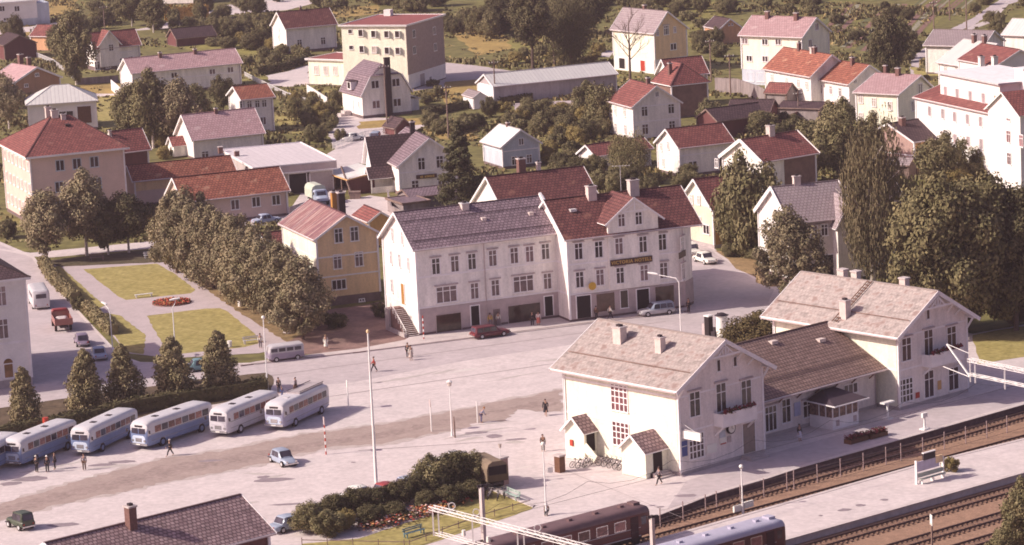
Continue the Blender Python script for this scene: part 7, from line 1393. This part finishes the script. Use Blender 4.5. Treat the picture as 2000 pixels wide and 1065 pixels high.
small('red_drum','small bright red drum at the hedge behind the buses','drum',91,850,lambda e:[MB().tube((0,0,0),(0,0,1.9),.32,n=12).build('body',[redm],e)]); small('stone','pale flat boulder under the last tree of the park row','stone',563,652,lambda e:[MB().loft([ring(-.7,.25,0,.2,.1),ring(0,.5,0,.45,.2),ring(.7,.2,0,.18,.1)]).build('rock',[conc],e,smooth=True)]); small('white_bin','white litter bin at the edge of the right park lawn','bin',469,599,lambda e:[MB().tube((0,0,0),(0,0,.8),.25,.3,n=10).build('body',[whitem],e)]); small('white_bin','white litter bin beside the rightmost conifer','bin',449,679,lambda e:[MB().tube((0,0,0),(0,0,.8),.25,.3,n=10).build('body',[whitem],e)]); small('crate','old wooden crate in the yard left of the store','crate',694,388,lambda e:[MB().box(-.8,.8,-.6,.6,0,1.0).build('box',[wood],e),MB().box(-.85,.85,-.65,.65,1.0,1.1).build('lid',[wood],e)]); small('yard_beam','long pale beam leaning beside the garage','beam',688,382,lambda e:[MB().bar((0,0,0),(-1.5,1.5,4.3),.22).build('timber',[wood],e)])
small('barrier','white bar barrier at the end of the park path','barrier',558,640,lambda e:[MB().bar((-2.2,-.2,.9),(0,0,1.1),.12).build('bar',[whitem],e),MB().box(-.15,.15,-.15,.15,0,1.2).build('post',[whitem],e)],R(20)); small('yellow_tree_planter','yellow flowering plant by the foot of the outside stair','plant',757,586,lambda e:[MB().tube((0,0,0),(0,0,.6),.3,.4,n=10).build('pot',[conc],e)])
# bicycles
def bicycle(px,py,hd,label,lean=.15):
    c=at(px,py); e=empty('bicycle',(c.x,c.y,0),hd,label,'bicycle','bicycles parked by the station porches'); e.rotation_euler=(lean,0,hd)
    for x in (-.53,.53):
        b=MB()
        for k in range(16): a,d=2*PI*k/16,2*PI*(k+1)/16; b.bar((x+.33*math.cos(a),0,.33+.33*math.sin(a)),(x+.33*math.cos(d),0,.33+.33*math.sin(d)),.045)
        for k in range(6): a=PI*k/6; b.bar((x-.32*math.cos(a),0,.33-.32*math.sin(a)),(x+.32*math.cos(a),0,.33+.32*math.sin(a)),.012)
        b.build('wheel',[blackm],e)
    b=MB(); [b.bar(p,q,.045) for p,q in (((-.53,0,.33),(-.1,0,.33)),((-.1,0,.33),(-.22,0,.85)),((-.53,0,.33),(-.2,0,.75)),((-.2,0,.75),(.38,0,.8)),((-.1,0,.33),(.38,0,.72)),((.36,0,.92),(.53,0,.33)))]; b.build('frame',[chrome],e)
    MB().box(-.36,-.1,-.08,.08,.86,.92).build('saddle',[blackm],e); b=MB(); b.bar((.34,-.28,1.0),(.34,.28,1.0),.035); b.bar((.36,0,.9),(.34,0,1.0),.035); b.build('handlebar',[chrome],e)
for k,(x,y) in enumerate([(1126,912),(1136,913),(1147,911)]): bicycle(x,y,R(35+8*k),['leftmost','middle','right hand'][k]+' of the three bicycles between pillar and left porch',.15)
for k,x in enumerate((1178,1188,1198,1208,1216)): bicycle(x,908+k*2.2,R(28+k*5),['first','second','third','fourth','last'][k]+' bicycle from the left in the row between the two porches',.12)
for k,(x,y) in enumerate([(940,972),(956,974),(972,976),(984,972)]): bicycle(x,y,R(60+k*12),['first','second','third','fourth'][k]+' bicycle from the left beside the tall brick pillar',.1)
for k,(x,y) in enumerate([(1290,914),(1276,933),(1284,930)]): small('suitcase',['brown suitcase on the steps of the right porch','dark suitcase beside the right porch wall','ochre suitcase next to the walking man'][k],'suitcase',x,y,lambda e,k=k:[MB().box(-.3,.3,-.12,.12,0,.45).build('case',[[doorb,blackm,cream][k]],e),MB().box(-.1,.1,-.02,.02,.45,.52).build('handle',[blackm],e)],R(30))
# catenary masts and portals
def lattice(b,p,q,w,h,n,r=.07):
    d=q-p; L=d.length; d/=L; s=Vector((-d.y,d.x,0)); up=Vector((0,0,1)); C4=[s*w/2+up*0,-s*w/2,s*w/2-up*h,-s*w/2-up*h]
    for c in C4: b.bar(p+c,q+c,r*1.7,r*1.7)
    for k in range(n):
        a=p+d*L*k/n; e_=p+d*L*(k+1)/n
        b.bar(a+C4[0],e_+C4[1],r,r); b.bar(a+C4[2],e_+C4[0],r,r) if k%2 else b.bar(a+C4[0],e_+C4[2],r,r); b.bar(a+C4[3],e_+C4[1],r,r) if k%2 else b.bar(a+C4[1],e_+C4[3],r,r); b.bar(a+C4[0],a+C4[2],r,r); b.bar(a+C4[1],a+C4[3],r,r)
def mast(px,py,ztop,label,name='catenary_mast'):
    t=at(px,py,ztop); e=empty(name,(t.x,t.y,DROP),R(42),label,'mast'); H_=ztop-DROP; b=MB(); b.box(-.16,.16,-.16,.16,0,H_); b.box(-.26,.26,-.26,.26,0,.6); b.build('column',[conc],e); b=MB(); b.box(-.1,.1,-.1,.1,H_,H_+.25); b.tube((-.3,.2,H_+.1),(.5,-.2,H_+.1),.12,n=8); b.tube((-.35,0,H_-4.6),(.35,0,H_-4.6),.1,n=8); b.build('insulator',[blackm],e); return t,e
tm,em=mast(940,952,9.5,'grey concrete catenary mast at the bottom centre')
tm2,em2=mast(1273,1012,8.2,'grey catenary mast between the two railcars')
g0=at(842,988,7.6); g1=at(1130,1062,7.6); dd=(g1-g0).normalized(); g2=g0+dd*26
e=empty('catenary_portal',(g0.x,g0.y,7.6),0,'long white lattice girder spanning the tracks at the bottom centre','girder'); b=MB(); lattice(b,Vector(),g2-g0,.55,.3,26,.032); b.build('upper_beam',[whitem],e)
b=MB(); p0=dd*.6+Vector((0,0,-2.2)); lattice(b,p0,p0+dd*7.2,.45,.22,8,.026); [b.bar(dd*x_+Vector((0,0,-.2)),dd*x_+Vector((0,0,-2.6)),.12) for x_ in (.15,.9,5.4,11.2,12.0)]; lattice(b,dd*11+Vector((0,0,-2.2)),dd*18+Vector((0,0,-2.2)),.45,.22,8,.026); b.build('hanger_frame',[whitem],e)
b=MB(); [b.box(-.12,.12,-.12,.12,0,.35) for _ in (0,)]; 
for x_ in (4.2,7.4,15.2): 
    k=MB(); k.tube(tuple(dd*x_+Vector((0,0,-1.9))),tuple(dd*x_+Vector((0,0,-1.4))),.18,.16,n=8); k.build('lamp',[signw],e)
    k=MB(); r_=.28; ce=dd*(x_-1.4)+Vector((0,0,.45)); [k.bar(ce+Vector((r_*math.cos(PI*i/5),0,r_*math.sin(PI*i/5))),ce+Vector((r_*math.cos(PI*(i+1)/5),0,r_*math.sin(PI*(i+1)/5))),.07) for i in range(10)]; k.build('insulator_ring',[whitem],e)
e=empty('portal_leg',(g0.x+dd.x*.1,g0.y+dd.y*.1,0),math.atan2(dd.y,dd.x),'white lattice leg carrying the left end of the long girder','mast') if 0 else None
# far right cantilever girder over the platform
q0=at(1893,700,7.4); q1=at(2000,722,7.4); qd=(q1-q0); qd.z=0; qd.normalize(); e=empty('catenary_girder',(q0.x,q0.y,7.4),0,'white lattice catenary girder entering at the right edge over the platform','girder'); b=MB(); lattice(b,Vector(),qd*26,.55,.3,26,.032); lattice(b,Vector((0,0,-1.5)),Vector((0,0,-1.5))+qd*26,.4,.2,18,.028); b.build('upper_beam',[whitem],e)
b=MB(); [b.bar(qd*x_,qd*x_+Vector((0,0,-2.4)),.12) for x_ in (.1,.8,5)]; b.bar(-qd*3.2+Vector((0,0,1.0)),Vector((0,0,-1.8)),.14); b.bar(-qd*3.2+Vector((0,0,1.0)),Vector((0,0,.5)),.05); b.bar(-qd*3.8+Vector((0,0,-1.4)),Vector((0,0,-1.9)),.07); b.build('hanger_frame',[whitem],e)
b=MB(); ee=qd*14; b.box(ee.x-.2,ee.x+.2,ee.y-.2,ee.y+.2,-7.4+DROP,2.0); ee=qd*25; b.box(ee.x-.2,ee.x+.2,ee.y-.2,ee.y+.2,-7.4+DROP,2.0); b.build('column',[conc],e)
for o_,d_,lb in ((o1,idr,'thin overhead contact wire above the track over the maroon railcar'),(o2,td,'thin overhead contact wire above the track over the blue roofed railcar')):
    e=empty('contact_wire',(o_.x,o_.y,0),0,lb,'overhead wire'); b=MB(); b.bar(-d_*40+Vector((0,0,5.0)),d_*70+Vector((0,0,5.0)),.022); b.build('contact_line',[blackm],e); b=MB()
    for k in range(-4,7):
        for q in range(4): t0,t1=k*10+q*2.5,k*10+q*2.5+2.5; f=lambda t:5.3+.9*((t/10-k)*2-1)**2; b.bar(d_*t0+Vector((0,0,f(t0))),d_*t1+Vector((0,0,f(t1))),.022)
    b.build('carrier_line',[blackm],e)
# thin pinkish haze volume, added to lift the dark tones
LOC=[o.location for o in bpy.data.objects]
b=MB(); b.box(-420,420,-30,900,-6,84); hz_=b.build('haze',[],None); hz_.data.materials.clear(); hm=bpy.data.materials.new('haze_lift'); hm.use_nodes=True; hn=hm.node_tree; hn.nodes.remove(hn.nodes['Principled BSDF']); pv=hn.nodes.new('ShaderNodeVolumePrincipled'); pv.inputs['Density'].default_value=HAZE; pv.inputs['Color'].default_value=(.86,.68,.74,1); pv.inputs['Anisotropy'].default_value=.2
hn.links.new(pv.outputs[0],hn.nodes['Material Output'].inputs['Volume']); hz_.data.materials.append(hm); hz_['kind']='stuff'
